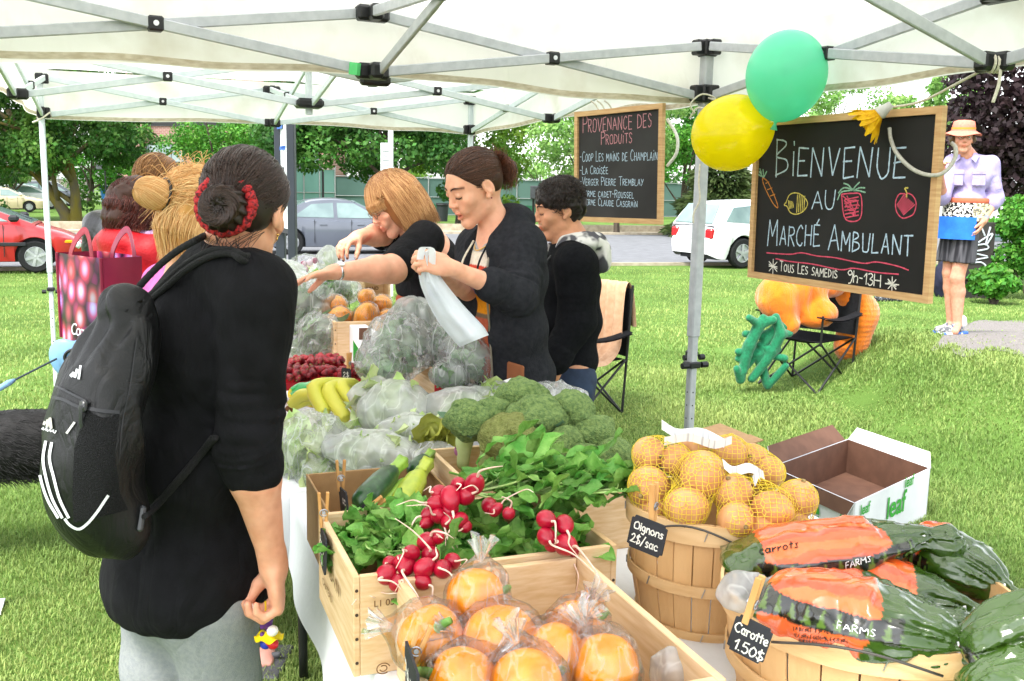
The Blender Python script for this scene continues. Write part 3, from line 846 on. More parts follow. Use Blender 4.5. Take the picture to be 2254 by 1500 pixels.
# ------------------------------------------------------------------ cars
M_TYRE=mat('tyre_rubber','#1b1c1e',.85,'#141516',scale=30,bump=.2)
M_RIM=mat('alloy','#b9bcc0',.3,'#9da1a6',scale=5,metal=.6)
M_CGLASS=mat('car_glass','#7d9391',.06,'#65797a',scale=1.5,spec=.9)
M_TRIM=mat('car_trim','#22252a',.5)
def interp(xs_,zs_):return lambda x:float(np.interp(x,xs_,zs_))
def car(loc,heading,label,paint,L,W,hood,belt,arch,roof_pts,wins,glass_f,glass_r,wheel_r=.32,rimstyle=5,name='parked_car',tail=True,group=None,plate=True,strip_c=None):
 """hood: [(x,z)] top of the lower body along the car; roof_pts: four x,z of the greenhouse (base rear, roof rear, roof front, base front)."""
 d=np.array([math.cos(heading),math.sin(heading),0]); s=np.array([-d[1],d[0],0])
 t=thing(name,loc,label,'car',group)
 o=np.asarray(loc,float)
 Wp=lambda x,y,z:o+d*x+s*y+ZZ*z
 htop=interp(*zip(*hood)); xr,xf=hood[0][0],hood[-1][0]
 st=sorted(set(np.round(np.concatenate([np.linspace(xr,xf,44)]+[a+wheel_r*1.16*np.cos(np.linspace(0,PI,13))for a in arch]),4)))
 b=MB(); rows=[]
 for x in st:
  e=min((x-xr),(xf-x)); w=W/2*(1-.22*max(0,1-e/.45)**2)
  zt=htop(x); z0=.22+.12*max(0,1-e/.25)
  for a in arch:
   q=(wheel_r*1.16)**2-(x-a)**2
   if q>0:z0=max(z0,wheel_r+math.sqrt(q))
  z0=min(z0,zt-.12)
  zm=min(max(.62,z0+.02),zt-.06)
  half=[(0,zt+.025),(.55*w,zt+.02),(.88*w,zt-.005),(.965*w,zt-.05),(w,(zt+zm)/2),(w*1.005,zm),(w*.985,(zm+z0)/2),(w*.94,z0)]
  rows.append([Wp(x,-y,z)for y,z in half[::-1]]+[Wp(x,y,z)for y,z in half[1:]])
 b.grid(np.array(rows))
 n=len(rows[0]); b.add(rows[0],[tuple(range(n))]); b.add(rows[-1],[tuple(range(n))])
 b.build('body',paint,t,smooth='auto')
 MB().box(Wp(0,0,.45),L*.86,W*.78,.5,(d,s,ZZ)).build('underbody',M_TRIM,t)
 # greenhouse
 (x0,z0),(x1,z1),(x2,z2),(x3,z3)=roof_pts
 wb,wt=W*.455,W*.35
 g=MB(); R=[]
 for f in np.linspace(0,1,17):
  q=np.interp(f,[0,.28,.72,1],[0,1,2,3])
  x=np.interp(q,[0,1,2,3],[x0,x1,x2,x3]); z=np.interp(q,[0,1,2,3],[z0,z1,z2,z3])
  if 1<=q<=2:z+=.05*math.sin((q-1)*PI)
  zb=htop(x)-.03; k=max(0.,(z-zb)/(max(z1,z2)-zb+1e-6))
  wx=wb+(wt-wb)*min(k,1)
  R.append([Wp(x,-wb*1.0,zb),Wp(x,-(wb+wx)/2-.0,zb+(z-zb)*.5),Wp(x,-wx,z-.03*k),Wp(x,-wx*.8,z),Wp(x,0,z+.02*k),Wp(x,wx*.8,z),Wp(x,wx,z-.03*k),Wp(x,(wb+wx)/2,zb+(z-zb)*.5),Wp(x,wb*1.0,zb)])
 g.grid(np.array(R)); g.build('roof',paint,t,smooth='auto')
 zr=max(z1,z2)
 def side(x,z,sg):
  zb=htop(x)-.03; k=(z-zb)/(zr-zb); return Wp(x,sg*(wb+(wt-wb)*k+.012),z)
 for sg in(-1,1):
  for poly in wins:
   c=np.mean(poly,0)
   w_=MB().add([side(x,z,sg)for x,z in poly]+[side(x,z,sg)-s*sg*.03 for x,z in poly],[tuple(range(len(poly)))]+[(j,(j+1)%len(poly),len(poly)+(j+1)%len(poly),len(poly)+j)for j in range(len(poly))])
   w_.build('window',M_CGLASS,t)
 for nm,(xa,za,xb,zb_),in(('windshield',glass_f),('rear_window',glass_r)):
  up=np.array([-(zb_-za),0,(xb-xa)]); sgn=1 if nm=='windshield' else-1
  nn=np.array([(zb_-za),-(xb-xa)]); nn=nn/np.linalg.norm(nn)*.012*(1 if nn[1]>0 else-1)
  ka=.86; V=[]
  for x,z,wd_ in((xa,za,wb*ka),(xb,zb_,wt*.92)):
   V+=[Wp(x+nn[0],-wd_,z+nn[1]),Wp(x+nn[0],wd_,z+nn[1])]
  V2=[v-ZZ*.03 for v in V]
  MB().add(V+V2,[(0,1,3,2),(0,1,5,4),(2,3,7,6),(0,2,6,4),(1,3,7,5)]).build(nm,M_CGLASS,t)
 for a in arch:
  for sg in(-1,1):
   c=Wp(a,sg*(W/2-.11),wheel_r)
   w_=MB().lathe([(wheel_r*.62,-.1),(wheel_r*.9,-.105),(wheel_r,-.07),(wheel_r,.07),(wheel_r*.9,.105),(wheel_r*.62,.1)],28,c,(d,ZZ,s*sg)).build('wheel',M_TYRE,t,smooth='auto')
   r=MB().lathe([(0,.06),(wheel_r*.62,.06),(wheel_r*.64,.098),(wheel_r*.6,.1),(wheel_r*.58,.07)],24,c,(d,ZZ,s*sg),1)
   r.I=[0]*len(r.I); r.lathe([(0,.1),(wheel_r*.13,.098),(wheel_r*.16,.06)],10,c,(d,ZZ,s*sg))
   for k in range(rimstyle):
    an=2*PI*k/rimstyle+.3; dd=d*math.cos(an)+ZZ*math.sin(an)
    r.beam(c+s*sg*.085+dd*wheel_r*.1,c+s*sg*.085+dd*wheel_r*.6,wheel_r*.17,.03,s)
   r.build('rim',[M_RIM,M_TRIM],w_,smooth='auto')
 for sg in(-1,1):
  xm=x3-.35
  MB().box(Wp(xm,sg*(W/2+.07),htop(xm)+.1),.18,.16,.13,(d,s,ZZ),bev=.04).build('mirror',paint if strip_c is None else M_TRIM,t)
  for x in[c for c in((x0+x3)/2-.25,(x0+x3)/2+.75)]:
   MB().box(Wp(x,sg*(W/2+.004),.80),.2,.03,.035,(d,s,ZZ),bev=.01).build('door_handle',paint,t)
  sm=MB()
  for x in((x0+x3)/2-.48,(x0+x3)/2+.5,x3-.55):sm.box(Wp(x,sg*(W/2-.004),.62),.012,.02,.62,(d,s,ZZ))
  sm.build('door_seam',M_TRIM,t)
  if strip_c is not None:MB().box(Wp(.05,sg*(W/2+.006),.55),2.2,.03,.07,(d,s,ZZ),bev=.01).build('trim_strip',strip_c,t)
  MB().box(Wp(xf-.16,sg*W*.345,htop(xf-.16)-.13),.3,.34,.15,(d,s,ZZ),bev=.05).build('headlight',mat('lamp_glass','#cdd3d6',.1,spec=.8),t)
  MB().box(Wp(xr+.09,sg*W*.36,htop(xr+.1)-.16),.16,.26,.26,(d,s,ZZ),bev=.04).build('taillight',mat('lamp_red','#b01018',.2,spec=.7),t)
 if plate:MB().box(Wp(xr-.005,0,.78),.03,.52,.13,(d,s,ZZ)).build('licence_plate',MATS['sign_white'],t)
 return t,Wp
HV=math.atan2(VV[1],VV[0])
def carpos(px,Y):return gp_at(px,Y)+[0,0,.035]
PAINT=lambda n,c,c2=None:mat(n,c,.3,c2,scale=1.5,spec=.5,coat=.6)
# silver-grey sedan driving by, nose to the right
SED_H=[(-2.35,.78),(-2.2,.92),(-1.6,.96),(0,.93),(.95,.93),(1.5,.88),(2.15,.74),(2.38,.62)]
SED_R=[(-1.95,.95),(-.95,1.42),(.25,1.44),(1.3,.93)]
SED_W=[[(-1.35,1.0),(-.85,1.33),(-.28,1.37),(-.28,.98)],[(-.18,.98),(-.18,1.37),(.28,1.36),(.98,.97)]]
p=carpos(745,27.0)
car(p,HV,'silver grey sedan driving along the road behind the vendors',PAINT('paint_silver','#5d636e','#565c67'),4.75,1.8,SED_H,.95,(-1.42,1.38),SED_R,SED_W,(1.22,.97,.3,1.42),(-1.88,.99,-1.0,1.4),.33,7,'passing_car')
# red hatchback, nose to the right, cut by the left edge of the view
RED_H=[(-2.1,.85),(-1.9,.98),(0,.95),(.85,.96),(1.35,.88),(1.85,.72),(2.12,.56)]
p=carpos(-84,19.1)
tr_,Wp=car(p,HV,'red hatchback parked at the kerb on the left',PAINT('paint_red','#b5242a','#a81f26'),4.3,1.72,RED_H,.95,(-1.32,1.3),[(-2.0,.98),(-1.5,1.42),(.0,1.44),(1.32,.92)],[[(-1.3,1.0),(-1.1,1.32),(-.4,1.37),(-.4,.98)],[(-.3,.98),(-.3,1.37),(.1,1.35),(.85,.98)]],(1.25,.95,.05,1.42),(-1.98,1.0,-1.52,1.4),.31,6,strip_c=M_TRIM)
MB().box(Wp(1.86,-.815,.60),.2,.05,.06,(VV,np.cross(ZZ,VV),ZZ),bev=.012).build('indicator',mat('amber_lens','#e8a010',.25),tr_)
MB().beam(Wp(1.2,-.5,.985),Wp(.75,-.35,1.13),.02,.02).beam(Wp(1.2,.0,1.0),Wp(.8,.25,1.13),.02,.02).build('wiper',M_TRIM,tr_)
# white sport-utility parked at the right, seen from behind its left side
SUV_H=[(-2.3,.70),(-2.25,.98),(-2.0,1.05),(0,1.04),(1.0,1.04),(1.6,1.0),(2.2,.84),(2.35,.66)]
p=carpos(1680,25.6)
car(p,HV+.12,'white sport-utility car parked between the two chalkboards',PAINT('paint_white','#d8dade','#d0d3d8'),4.65,1.88,SUV_H,1.04,(-1.36,1.42),[(-2.22,1.04),(-1.85,1.58),(.1,1.63),(1.25,1.02)],[[(-1.85,1.14),(-1.55,1.48),(-1.0,1.53),(-1.0,1.09)],[(-.9,1.09),(-.9,1.53),(-.2,1.56),(-.2,1.08)],[(-.1,1.08),(-.1,1.56),(.25,1.55),(.95,1.07)]],(1.15,1.07,.15,1.6),(-2.2,1.1,-1.9,1.55),.37,5)
# cars in the lot
p=carpos(10,61)
car(p,HV+.03,'cream sedan parked in the lot behind the red hatchback',PAINT('paint_cream','#c9bb9c','#bfb090'),4.6,1.75,SED_H,.95,(-1.42,1.38),SED_R,SED_W,(1.22,.97,.3,1.42),(-1.88,.99,-1.0,1.4),.32,6)
p=carpos(62,68)
car(p,HV+.03,'white car parked just behind the cream sedan',PAINT('paint_white','#d8dade'),4.65,1.88,SUV_H,1.04,(-1.36,1.42),[(-2.22,1.04),(-1.85,1.5),(.1,1.56),(1.5,1.02)],[[(-1.85,1.14),(-1.55,1.44),(-.9,1.48),(-.9,1.09)],[(-.8,1.09),(-.8,1.48),(.1,1.5),(1.0,1.07)]],(1.35,1.07,.2,1.54),(-2.2,1.1,-1.9,1.46),.35,5)
p=carpos(105,76)
car(p,HV+.03,'dark van parked furthest back in the lot',PAINT('paint_dark','#4a4f58'),4.9,1.9,SUV_H,1.04,(-1.5,1.5),[(-2.25,1.04),(-2.1,1.78),(.6,1.8),(1.7,1.02)],[[(-1.95,1.2),(-1.9,1.62),(-.6,1.64),(-.6,1.15)],[(-.5,1.15),(-.5,1.64),(.55,1.6),(1.3,1.12)]],(1.6,1.07,.7,1.76),(-2.24,1.15,-2.12,1.7),.35,5)
# ================================================================== canopy tents
M_FAB=mat('canopy_fabric','#f4f4f1',.8,'#e6e4de',scale=2.2,detail=6,spec=.1,trans=.62,bump=.15,bscale=14,contrast=(.45,.75))
M_VAL=mat('valance_fabric','#f4f3ee',.8,'#d3cbbb',scale=3.5,detail=9,spec=.1,trans=.5,bump=.15,bscale=14,contrast=(.52,.85),wrinkle=.25,wscale=5)
M_BARG=mat('frame_grey','#b4b7bc',.4,'#a6a9af',scale=30,spec=.4)
M_BARM=mat('frame_mint','#c9d3d5',.4,'#bcc8cb',scale=30,spec=.4)
M_NYL=mat('black_nylon','#1c1d20',.45,'#131416',scale=20,spec=.4)
M_CORD=mat('cord_white','#d8d3c4',.8,'#c4beac',scale=90)
def tent(A,th,half_v,half_u,label,mbar,zlow,ztop,zc,peak,leg_w,val_drop,seed,leg_top=0.06,name='canopy_tent'):
 U=np.array([-math.sin(th),math.cos(th),0]); V=np.array([math.cos(th),math.sin(th),0])
 A=np.array([A[0],A[1],0.0])
 cor=[A,A-V*2*half_v,A-V*2*half_v-U*2*half_u,A-U*2*half_u]  # rear right, rear left, front left, front right
 C=A-V*half_v-U*half_u
 t=thing(name,[C[0],C[1],0],label,'canopy tent')
 for k,c in enumerate(cor):
  g=float(ground_z(c[0],c[1]))
  lg=MB().box([c[0],c[1],(1.0+ztop)/2],leg_w,leg_w,ztop+leg_top-1.0,(U,V,ZZ),bev=.006)
  lg.box([c[0],c[1],(g+1.1)/2],leg_w*.78,leg_w*.78,1.1-g,(U,V,ZZ),bev=.005)
  leg=lg.build('leg',mbar,t)
  MB().box([c[0],c[1],g+.012],.13,.13,.012,(U,V,ZZ)).build('foot',mbar,leg)
  cl=MB().box([c[0],c[1],.86 if k else .845],leg_w*1.35,leg_w*1.35,.028,(U,V,ZZ),bev=.006)
  for s in(-1,1):cl.tube([c+V*s*leg_w*.8+ZZ*.845-U*.02,c+V*s*leg_w*1.5+ZZ*.845-U*.02],.014,8)
  cl.build('clamp',M_NYL,leg)
  h=[]
  for q in range(7):h.append(MB())
  hb=MB()
  for z in(.6,.66,.72,.5):hb.tube([c-V*leg_w*.39*1.01-U*.0+ZZ*z,c-V*leg_w*.402+ZZ*z],.004,8).tube([c-U*leg_w*.39*1.01+ZZ*z,c-U*leg_w*.402+ZZ*z],.004,8)
  hb.build('peg_hole',M_BLACKM,leg)
  for z,hh in((ztop,.07),(zlow+.01,.075)):
   b=MB().box([c[0],c[1],z],leg_w*1.5,leg_w*1.5,hh,(U,V,ZZ),bev=.008)
   inn=(C-c)/np.linalg.norm(C-c)
   for d in((V if k in(1,2)else-V),(-U if k in(0,1)else U)):b.box(c+d*leg_w*1.05+ZZ*z,leg_w*.9,.05,hh*.9,(d,np.cross(ZZ,d),ZZ),bev=.006)
   b.build('corner_bracket',M_NYL,t)
 bw,bh=.016,.036
 def bar(a,b,off,w=bh):
  MB().beam(a+off,b+off,bw,w,(0,0,1),bev=.003).build('truss_bar',mbar,t)
 def pivot(p,d,n):
  b=MB().box(p,.05,.05,.048,(d,n,ZZ),bev=.006); pv=b.build('pivot_joint',M_NYL,t)
  MB().tube([p-n*.0255,p-n*.028],.009,10).tube([p+n*.0255,p+n*.028],.009,10).build('rivet',mat('steel_rivet','#d0d2d4',.3,metal=.8),pv)
 def xpair(a,m,n,za=(zlow,ztop),zm=(zlow,ztop)):
  bar(a+ZZ*za[1],m+ZZ*zm[0],n*.012); bar(a+ZZ*za[0],m+ZZ*zm[1],-n*.012)
  z1=lambda f:za[1]+(zm[0]-za[1])*f; z0=lambda f:za[0]+(zm[1]-za[0])*f
  f=(za[1]-za[0])/((za[1]-za[0])+(zm[1]-zm[0])); d=(m-a)/np.linalg.norm(m-a)
  pivot(a+(m-a)*f+ZZ*z1(f),d,n)
 for k in range(4):
  a,c2=cor[k],cor[(k+1)%4]; m=(a+c2)/2; d=(c2-a)/np.linalg.norm(c2-a); n=(C-m)/np.linalg.norm(C-m)
  ins=n*.02
  xpair(a+d*.06+ins,m-d*.03+ins,n); xpair(c2-d*.06+ins,m+d*.03+ins,n)
  for z in(zlow,ztop):
   MB().box(m+ins+ZZ*z,.12,.05,.055,(d,n,ZZ),bev=.01).box(m+n*.06+ZZ*z,.05,.06,.055,(d,n,ZZ),bev=.01).build('middle_bracket',M_NYL,t)
  xpair(m+n*.07,C-n*.05,d,zm=zc)
 MB().tube([[C[0],C[1],zc[0]-.06],[C[0],C[1],peak-.02]],.02,10).build('centre_pole',mbar,t)
 for z in zc:MB().box([C[0],C[1],z],.15,.15,.05,(U,V,ZZ),bev=.015).build('centre_bracket',M_NYL,t)
 # roof fabric with a little sag, and the valance hanging from its eaves
 ze=ztop+.06; e=.035
 oc=[c+(c-C)/np.linalg.norm(c-C)*e*1.4 for c in cor]
 rf=MB(); vl=MB(); hm=MB(); top=np.array([C[0],C[1],peak]); n1=26
 for k in range(4):
  a,c2=oc[k],oc[(k+1)%4]; Q=[]
  for f in np.linspace(0,1,15):
   row=[]
   for g_ in np.linspace(0,1,n1):
    p=(a+(c2-a)*g_)*(1-f)+C*f
    z=ze+(peak-ze)*f-.09*math.sin(PI*f)*(1-.5*abs(2*g_-1))+.02*vnoise(np.array([p[0]*3,p[1]*3,seed]),2)
    row.append([p[0],p[1],z])
   Q.append(row)
  rf.grid(np.array(Q))
  out=np.cross((c2-a)/np.linalg.norm(c2-a),ZZ); out=out if out@(a-C)>0 else-out
  Q=[]
  for f in np.linspace(0,1,9):
   row=[]
   for g_ in np.linspace(0,1,60):
    p=a+(c2-a)*g_
    dr=val_drop*(1+.045*math.cos(g_*2*PI))+.012*vnoise(np.array([g_*9,k,seed]),4)
    bil=.022*f*vnoise(np.array([g_*7,f*1.2,seed+k]),5)+.012*math.sin(f*PI)*vnoise(np.array([g_*21,f,seed+k]),6)
    row.append([*(p+out*(bil+.012*f))[:2],ze-dr*f])
   Q.append(row)
  vl.grid(np.array(Q))
  hm.grid(np.array([[np.array(v)-out*.004-ZZ*dz for v in Q[-1]]for dz in(-.026,-.004)]))
 rf.build('canopy',M_FAB,t,smooth=True); vl.build('valance',M_VAL,t,smooth=True)
 hm.build('hem',mat('hem_tape','#d9cfbd',.85,'#bfb29b',scale=26,detail=5,stretch=(1,1,3),trans=.3),t)
 return t,cor,C,U,V
TN=P(1538,500,4.31)
tent_n,COR,CN,TU,TV=tent(TN,math.radians(26.9),1.5,1.42,'nearer white canopy tent with a grey scissor frame, over the vegetable crates',M_BARG,2.015,2.215,(2.16,2.40),3.05,.046,.285,1)
TF=P(1034,430,7.7)
tent_f,CORF,CF,FU,FV=tent(TF,math.radians(20.6),1.5,1.7,'farther white canopy tent with a pale mint frame, behind the vendors',M_BARM,2.03,2.26,(2.05,2.28),3.1,.036,.30,2)
# ------------------------------------------------------------------ chalk lettering
GL={'A':(70,'0 0 35 100 70 0|14 36 58 36'),'B':(58,'0 0 0 100|~0 100 40 96 46 76 0 54 50 44 56 18 0 0'),'C':(62,'~60 86 34 100 8 76 0 45 10 12 36 0 60 12'),'D':(64,'0 0 0 100|~0 100 42 88 62 52 46 14 0 0'),'E':(54,'52 100 0 100 0 0 54 0|0 52 44 52'),'F':(50,'52 100 0 100 0 0|0 52 42 52'),'G':(66,'~62 86 34 100 6 76 0 42 14 8 40 0 62 14 62 44|40 44 66 44'),'H':(62,'0 0 0 100|62 0 62 100|0 52 62 52'),'i':(10,'5 0 5 62|5 84 5 92'),'L':(50,'0 100 0 0 50 0'),'M':(80,'0 0 6 100 40 36 74 100 80 0'),'N':(66,'0 0 0 100 64 2 66 100'),'O':(66,'~33 100 6 80 0 48 10 10 34 0 58 14 66 50 56 86 33 100'),'P':(54,'0 0 0 100|~0 100 44 94 54 72 40 52 0 46'),'R':(58,'0 0 0 100|~0 100 44 94 54 74 38 54 0 48|14 50 58 0'),'S':(54,'~52 88 28 100 4 82 20 56 46 40 50 14 24 0 0 12'),'T':(64,'0 100 64 100|32 100 32 0'),'U':(62,'~0 100 2 40 14 6 34 0 54 12 60 48 62 100'),'V':(66,'0 100 32 0 66 100'),'Y':(62,'0 100 30 52|62 100 18 0'),'-':(36,'0 46 32 46'),' ':(34,''),'.':(14,'4 0 8 3'),'9':(52,'~48 74 26 100 2 78 20 52 48 72 50 40 34 -6 12 -20'),'1':(26,'0 66 22 100 22 0'),'3':(50,'~4 92 30 100 48 80 18 54 48 40 46 10 20 0 0 10'),'h':(46,'0 0 0 100|~0 40 24 58 40 44 42 0'),'2':(52,'~4 80 24 100 46 80 30 40 0 2|0 2 54 4'),'5':(50,'46 100 8 100 4 58|~4 58 34 64 50 34 30 0 0 10'),'0':(54,'~27 100 4 70 4 26 27 0 50 28 50 72 27 100'),'$':(50,'~46 84 24 94 6 76 24 54 46 36 40 14 18 8 0 20|27 110 21 -10'),'/':(44,'0 -14 44 112'),',':(12,'6 6 0 -14')}
LC={'a':(48,'~40 48 18 62 2 36 12 4 34 10 42 48|~42 62 40 20 48 0'),'c':(44,'~42 50 18 62 2 32 16 2 44 10'),'r':(36,'4 60 6 0|~6 34 20 60 36 56'),'o':(48,'~24 62 4 44 4 16 24 0 44 16 44 46 24 62'),'t':(34,'18 92 16 0|0 60 36 62'),'e':(46,'~4 32 40 36 28 62 4 46 6 10 26 0 46 12'),'g':(46,'~42 50 18 62 2 36 14 8 36 18 42 58|~42 62 42 0 30 -34 4 -26'),'n':(46,'2 60 2 0|~2 36 22 62 40 48 44 0'),'s':(38,'~36 54 16 62 8 44 32 24 28 2 2 4')}
SMALLK=.74
def text_strokes(s,mode='sc',jit=.02,seed=0):
 r=np.random.default_rng(seed); x=0; out=[]
 acc={'É':'E','é':'e'}
 for ch in s:
  up=ch
  sc=1.0; dct=GL
  if mode=='lc' and ch in LC:dct=LC
  elif ch=='é':up='E'; sc=SMALLK
  elif ch=='É':up='E'
  elif ch.islower()and ch!='i' and mode=='sc':up=ch.upper(); sc=SMALLK
  w,st=dct.get(up,(40,''))
  for pl in[q for q in st.split('|')if q]:
   sm=pl[0]=='~'; n=[float(v)for v in pl.lstrip('~').split()]
   pts=np.array(n).reshape(-1,2)/100*sc+r.normal(size=(len(n)//2,2))*jit
   pts[:,0]+=x
   if sm:pts=spline(pts,5*len(pts))
   out.append(pts)
  if ch in 'éÉ':out.append(np.array([[x+.2*sc,1.08*sc],[x+.42*sc,1.3*sc]]))
  x+=w/100*sc+(.2 if mode=='sc' else .14)
 return out,x-.2
def ribbon(b,pts,w,n,lift=0.,r=None):
 pts=np.asarray(pts,float)
 T=np.gradient(pts,axis=0); T/=np.linalg.norm(T,axis=1)[:,None]+1e-12
 S=np.cross(n,T); k=len(pts)
 ww=w/2*(1+.18*np.sin(np.arange(k)*1.7+(0 if r is None else r)))
 e=T.copy(); pts=pts.copy(); pts[0]-=T[0]*w*.3; pts[-1]+=T[-1]*w*.3
 b.grid(np.stack([pts+S*ww[:,None]+n*lift,pts-S*ww[:,None]+n*lift],1))
M_SLATE=mat('slate','#1b1a19',.75,'#242322',scale=3,detail=7,spec=.25)
M_SLATE2=mat('slate_grey','#2f2e2e',.8,'#3a3939',scale=4,detail=7,spec=.2)
M_PINE=mat('frame_pine','#cda878',.6,'#b98f60',scale=5,detail=7,stretch=(2,2,22),bump=.1)
CH_W=mat('chalk_white','#e4e2d8',.95,'#c9c7bd',scale=160,detail=2)
CH_B=mat('chalk_blue','#bfd4e4',.95,'#9db4c6',scale=160,detail=2)
CH_P=mat('chalk_pink','#d9566e',.95,'#b84258',scale=160,detail=2)
CH_R=mat('chalk_rose','#c98f96',.95,'#b27a82',scale=160,detail=2)
CH_O=mat('chalk_orange','#d08a3c',.95,'#b06e2a',scale=160,detail=2)
CH_Y=mat('chalk_yellow','#d3c466',.95,'#b3a44c',scale=160,detail=2)
CH_G=mat('chalk_green','#8bb39a',.95,'#70967e',scale=160,detail=2)
class Board:
 def __init__(s,tl,tr,br,bl,Yl,Yr,label,fw,slate,th=.022):
  TL,BL,TR,BR=P(*tl,Yl),P(*bl,Yl),P(*tr,Yr),P(*br,Yr)
  s.c=(TL+BL+TR+BR)/4
  x=(TR-TL+BR-BL)/2; y=(TL-BL+TR-BR)/2
  s.w=np.linalg.norm(x); s.X=x/s.w; y=y-s.X*(y@s.X); s.h=np.linalg.norm(y); s.Y=y/s.h
  s.n=np.cross(s.X,s.Y)  # towards the camera
  s.t=thing('chalkboard',s.c,label,'chalkboard')
  X,Y,n=s.X,s.Y,s.n
  MB().box(s.c-n*.006,s.w-fw,s.h-fw,.008,(X,Y,n)).build('slate',slate,s.t)
  for sg in(-1,1):
   for a,b_,L,W_ in((X,Y,s.w,s.h),(Y,X,s.h,s.w)):
    o=s.c+b_*sg*(W_-fw)/2
    q=MB(); k=L/2; i_=L/2-fw
    e=b_*sg*fw/2
    P4=[o-a*k+e,o+a*k+e,o+a*i_-e,o-a*i_-e]
    q.add([v-n*th*.5 for v in P4]+[v+n*th*.5 for v in P4],[(0,1,2,3),(4,5,6,7),(0,1,5,4),(1,2,6,5),(2,3,7,6),(3,0,4,7)])
    pr=q.build('frame_rail',M_PINE,s.t)
 def pt(s,px,py):return PL(px,py,s.c-s.n*.002,s.n)
 def write(s,txt,p0,p1,hpx,m,w=.0045,name='chalk_lettering',mode='sc',seed=1):
  a,e=s.pt(*p0),s.pt(*p1)
  up=s.pt(p0[0],p0[1]-hpx)-a; h=np.linalg.norm(up); up=s.Y
  st,L=text_strokes(txt,mode,seed=seed); d=(e-a); k=np.linalg.norm(d)/L; d=d/np.linalg.norm(d)
  b=MB()
  for j,q in enumerate(st):
   q=q if len(q)>3 else np.stack([np.interp(np.linspace(0,len(q)-1,4*len(q)),np.arange(len(q)),q[:,i])for i in(0,1)],1)if len(q)<3 else q
   if len(q)>=3 and len(q)<8:
    q=np.concatenate([np.linspace(q[i],q[i+1],5)for i in range(len(q)-1)])
   pts=a+np.outer(q[:,0]*k,d)+np.outer(q[:,1]*h,up)
   ribbon(b,pts,w,s.n,.0008,j)
  return b.build(name,m,s.t)
 def draw(s,lines,m,w=.004,name='chalk_drawing',smooth=True):
  b=MB()
  for j,l in enumerate(lines):
   l=spline(l,6*len(l))if smooth and len(l)>2 else np.linspace(l[0],l[-1],6)
   ribbon(b,[s.pt(*q)for q in l],w,s.n,.0010,j)
  return b.build(name,m,s.t)
BW=Board((1665,268),(2078,230),(2050,672),(1650,608),4.05,3.19,'large welcome chalkboard with drawn fruit, hanging between the tent leg and the man',.025,M_SLATE)
BW.write('Bienvenue',(1707,386),(1992,392),78,CH_B,.006,seed=3)
BW.write('AU',(1787,461),(1836,461),40,CH_B,.0048)
BW.write('Marché',(1690,541),(1803,541),56,CH_B,.0052,seed=4)
BW.write('Ambulant',(1824,549),(2006,563),54,CH_B,.0052,seed=5)
BW.write('Tous Les samedis',(1716,597),(1842,613),22,CH_W,.0038,seed=6)
BW.write('9h-13H',(1866,619),(1936,632),25,CH_W,.0042,mode='lc',seed=7)
BW.draw([[(1688,557),(1715,559),(1742,560),(1765,557),(1800,564),(1840,568),(1900,580),(1930,577),(1975,586),(2000,595)],[(1708,570),(1740,576),(1790,582),(1850,594),(1880,591),(1930,600),(1978,604)]],CH_P,.0045)
for c in((1702,587),(1964,626)):
 BW.draw([[(c[0]+math.cos(a)*r0,c[1]+math.sin(a)*r0),(c[0]-math.cos(a)*r0,c[1]-math.sin(a)*r0)]for a,r0 in((.1,15 if c[0]>1800 else 9),(.9,14),(1.6,16),(2.3,13),(.5,10))],CH_W,.004,smooth=False)
BW.draw([[(1680,392),(1690,400),(1702,425),(1711,448),(1712,458),(1702,448),(1688,422),(1680,402),(1680,392),(1690,400)],[(1686,404),(1693,401)],[(1690,418),(1700,414)],[(1696,432),(1706,428)]],CH_O)
BW.draw([[(1681,393),(1672,378)],[(1682,392),(1680,374)],[(1676,388),(1668,384)],[(1683,388),(1688,378)],[(1677,383),(1673,372)]],CH_G,.006,smooth=False)
BW.draw([[(1730,448),(1738,430),(1752,425),(1768,432),(1778,448),(1770,464),(1754,472),(1740,468),(1733,455),(1727,452),(1730,446)]]+[[(1752+k*4,429+abs(k)*.6),(1750+k*4,469-abs(k))]for k in range(1,6)]+[[(1736+k*3,442+k),(1738+k*3,460-k)]for k in range(4)],CH_Y,.0042)
BW.draw([[(1853,428),(1857,470),(1866,486),(1888,486),(1897,470),(1895,430),(1876,426),(1853,428)]]+[[(1856+k*3,432+10*(k%3)),(1868+k*5,444+9*(k%4)),(1862+k*4,452+6*(k%5))]for k in range(6)]+[[(1860,440+8*k),(1890,434+8*k)]for k in range(6)],CH_P,.0046)
BW.draw([[(1844,440),(1852,424),(1868,420),(1880,418)],[(1846,425),(1858,414),(1878,417)],[(1858,404),(1868,408),(1876,418)],[(1892,402),(1884,410),(1878,418)],[(1904,414),(1892,414),(1880,420)],[(1905,424),(1890,420),(1880,420)]],CH_G,.0055)
BW.draw([[(1992,427),(1980,428),(1972,444),(1974,466),(1986,480),(2000,478),(2012,470),(2017,448),(2010,432),(1999,426),(1992,430)]]+[[(1975+2*k,452+3*k),(1990+3.4*k,430+3*k)]for k in range(8)],CH_P,.004)
BW.draw([[(1996,434),(1996,424),(1992,415)],[(1994,414),(1999,414)]],CH_Y,.005)
BP=Board((1267,248),(1463,227),(1456,495),(1267,487),5.42,4.86,'smaller chalkboard listing where the produce comes from, hanging from the farther tent',.026,M_SLATE2)
BP.write('Provenance des',(1284,292),(1434,280),37,CH_R,.0044,seed=8)
BP.write('Produits',(1324,319),(1391,315),28,CH_R,.004,seed=9)
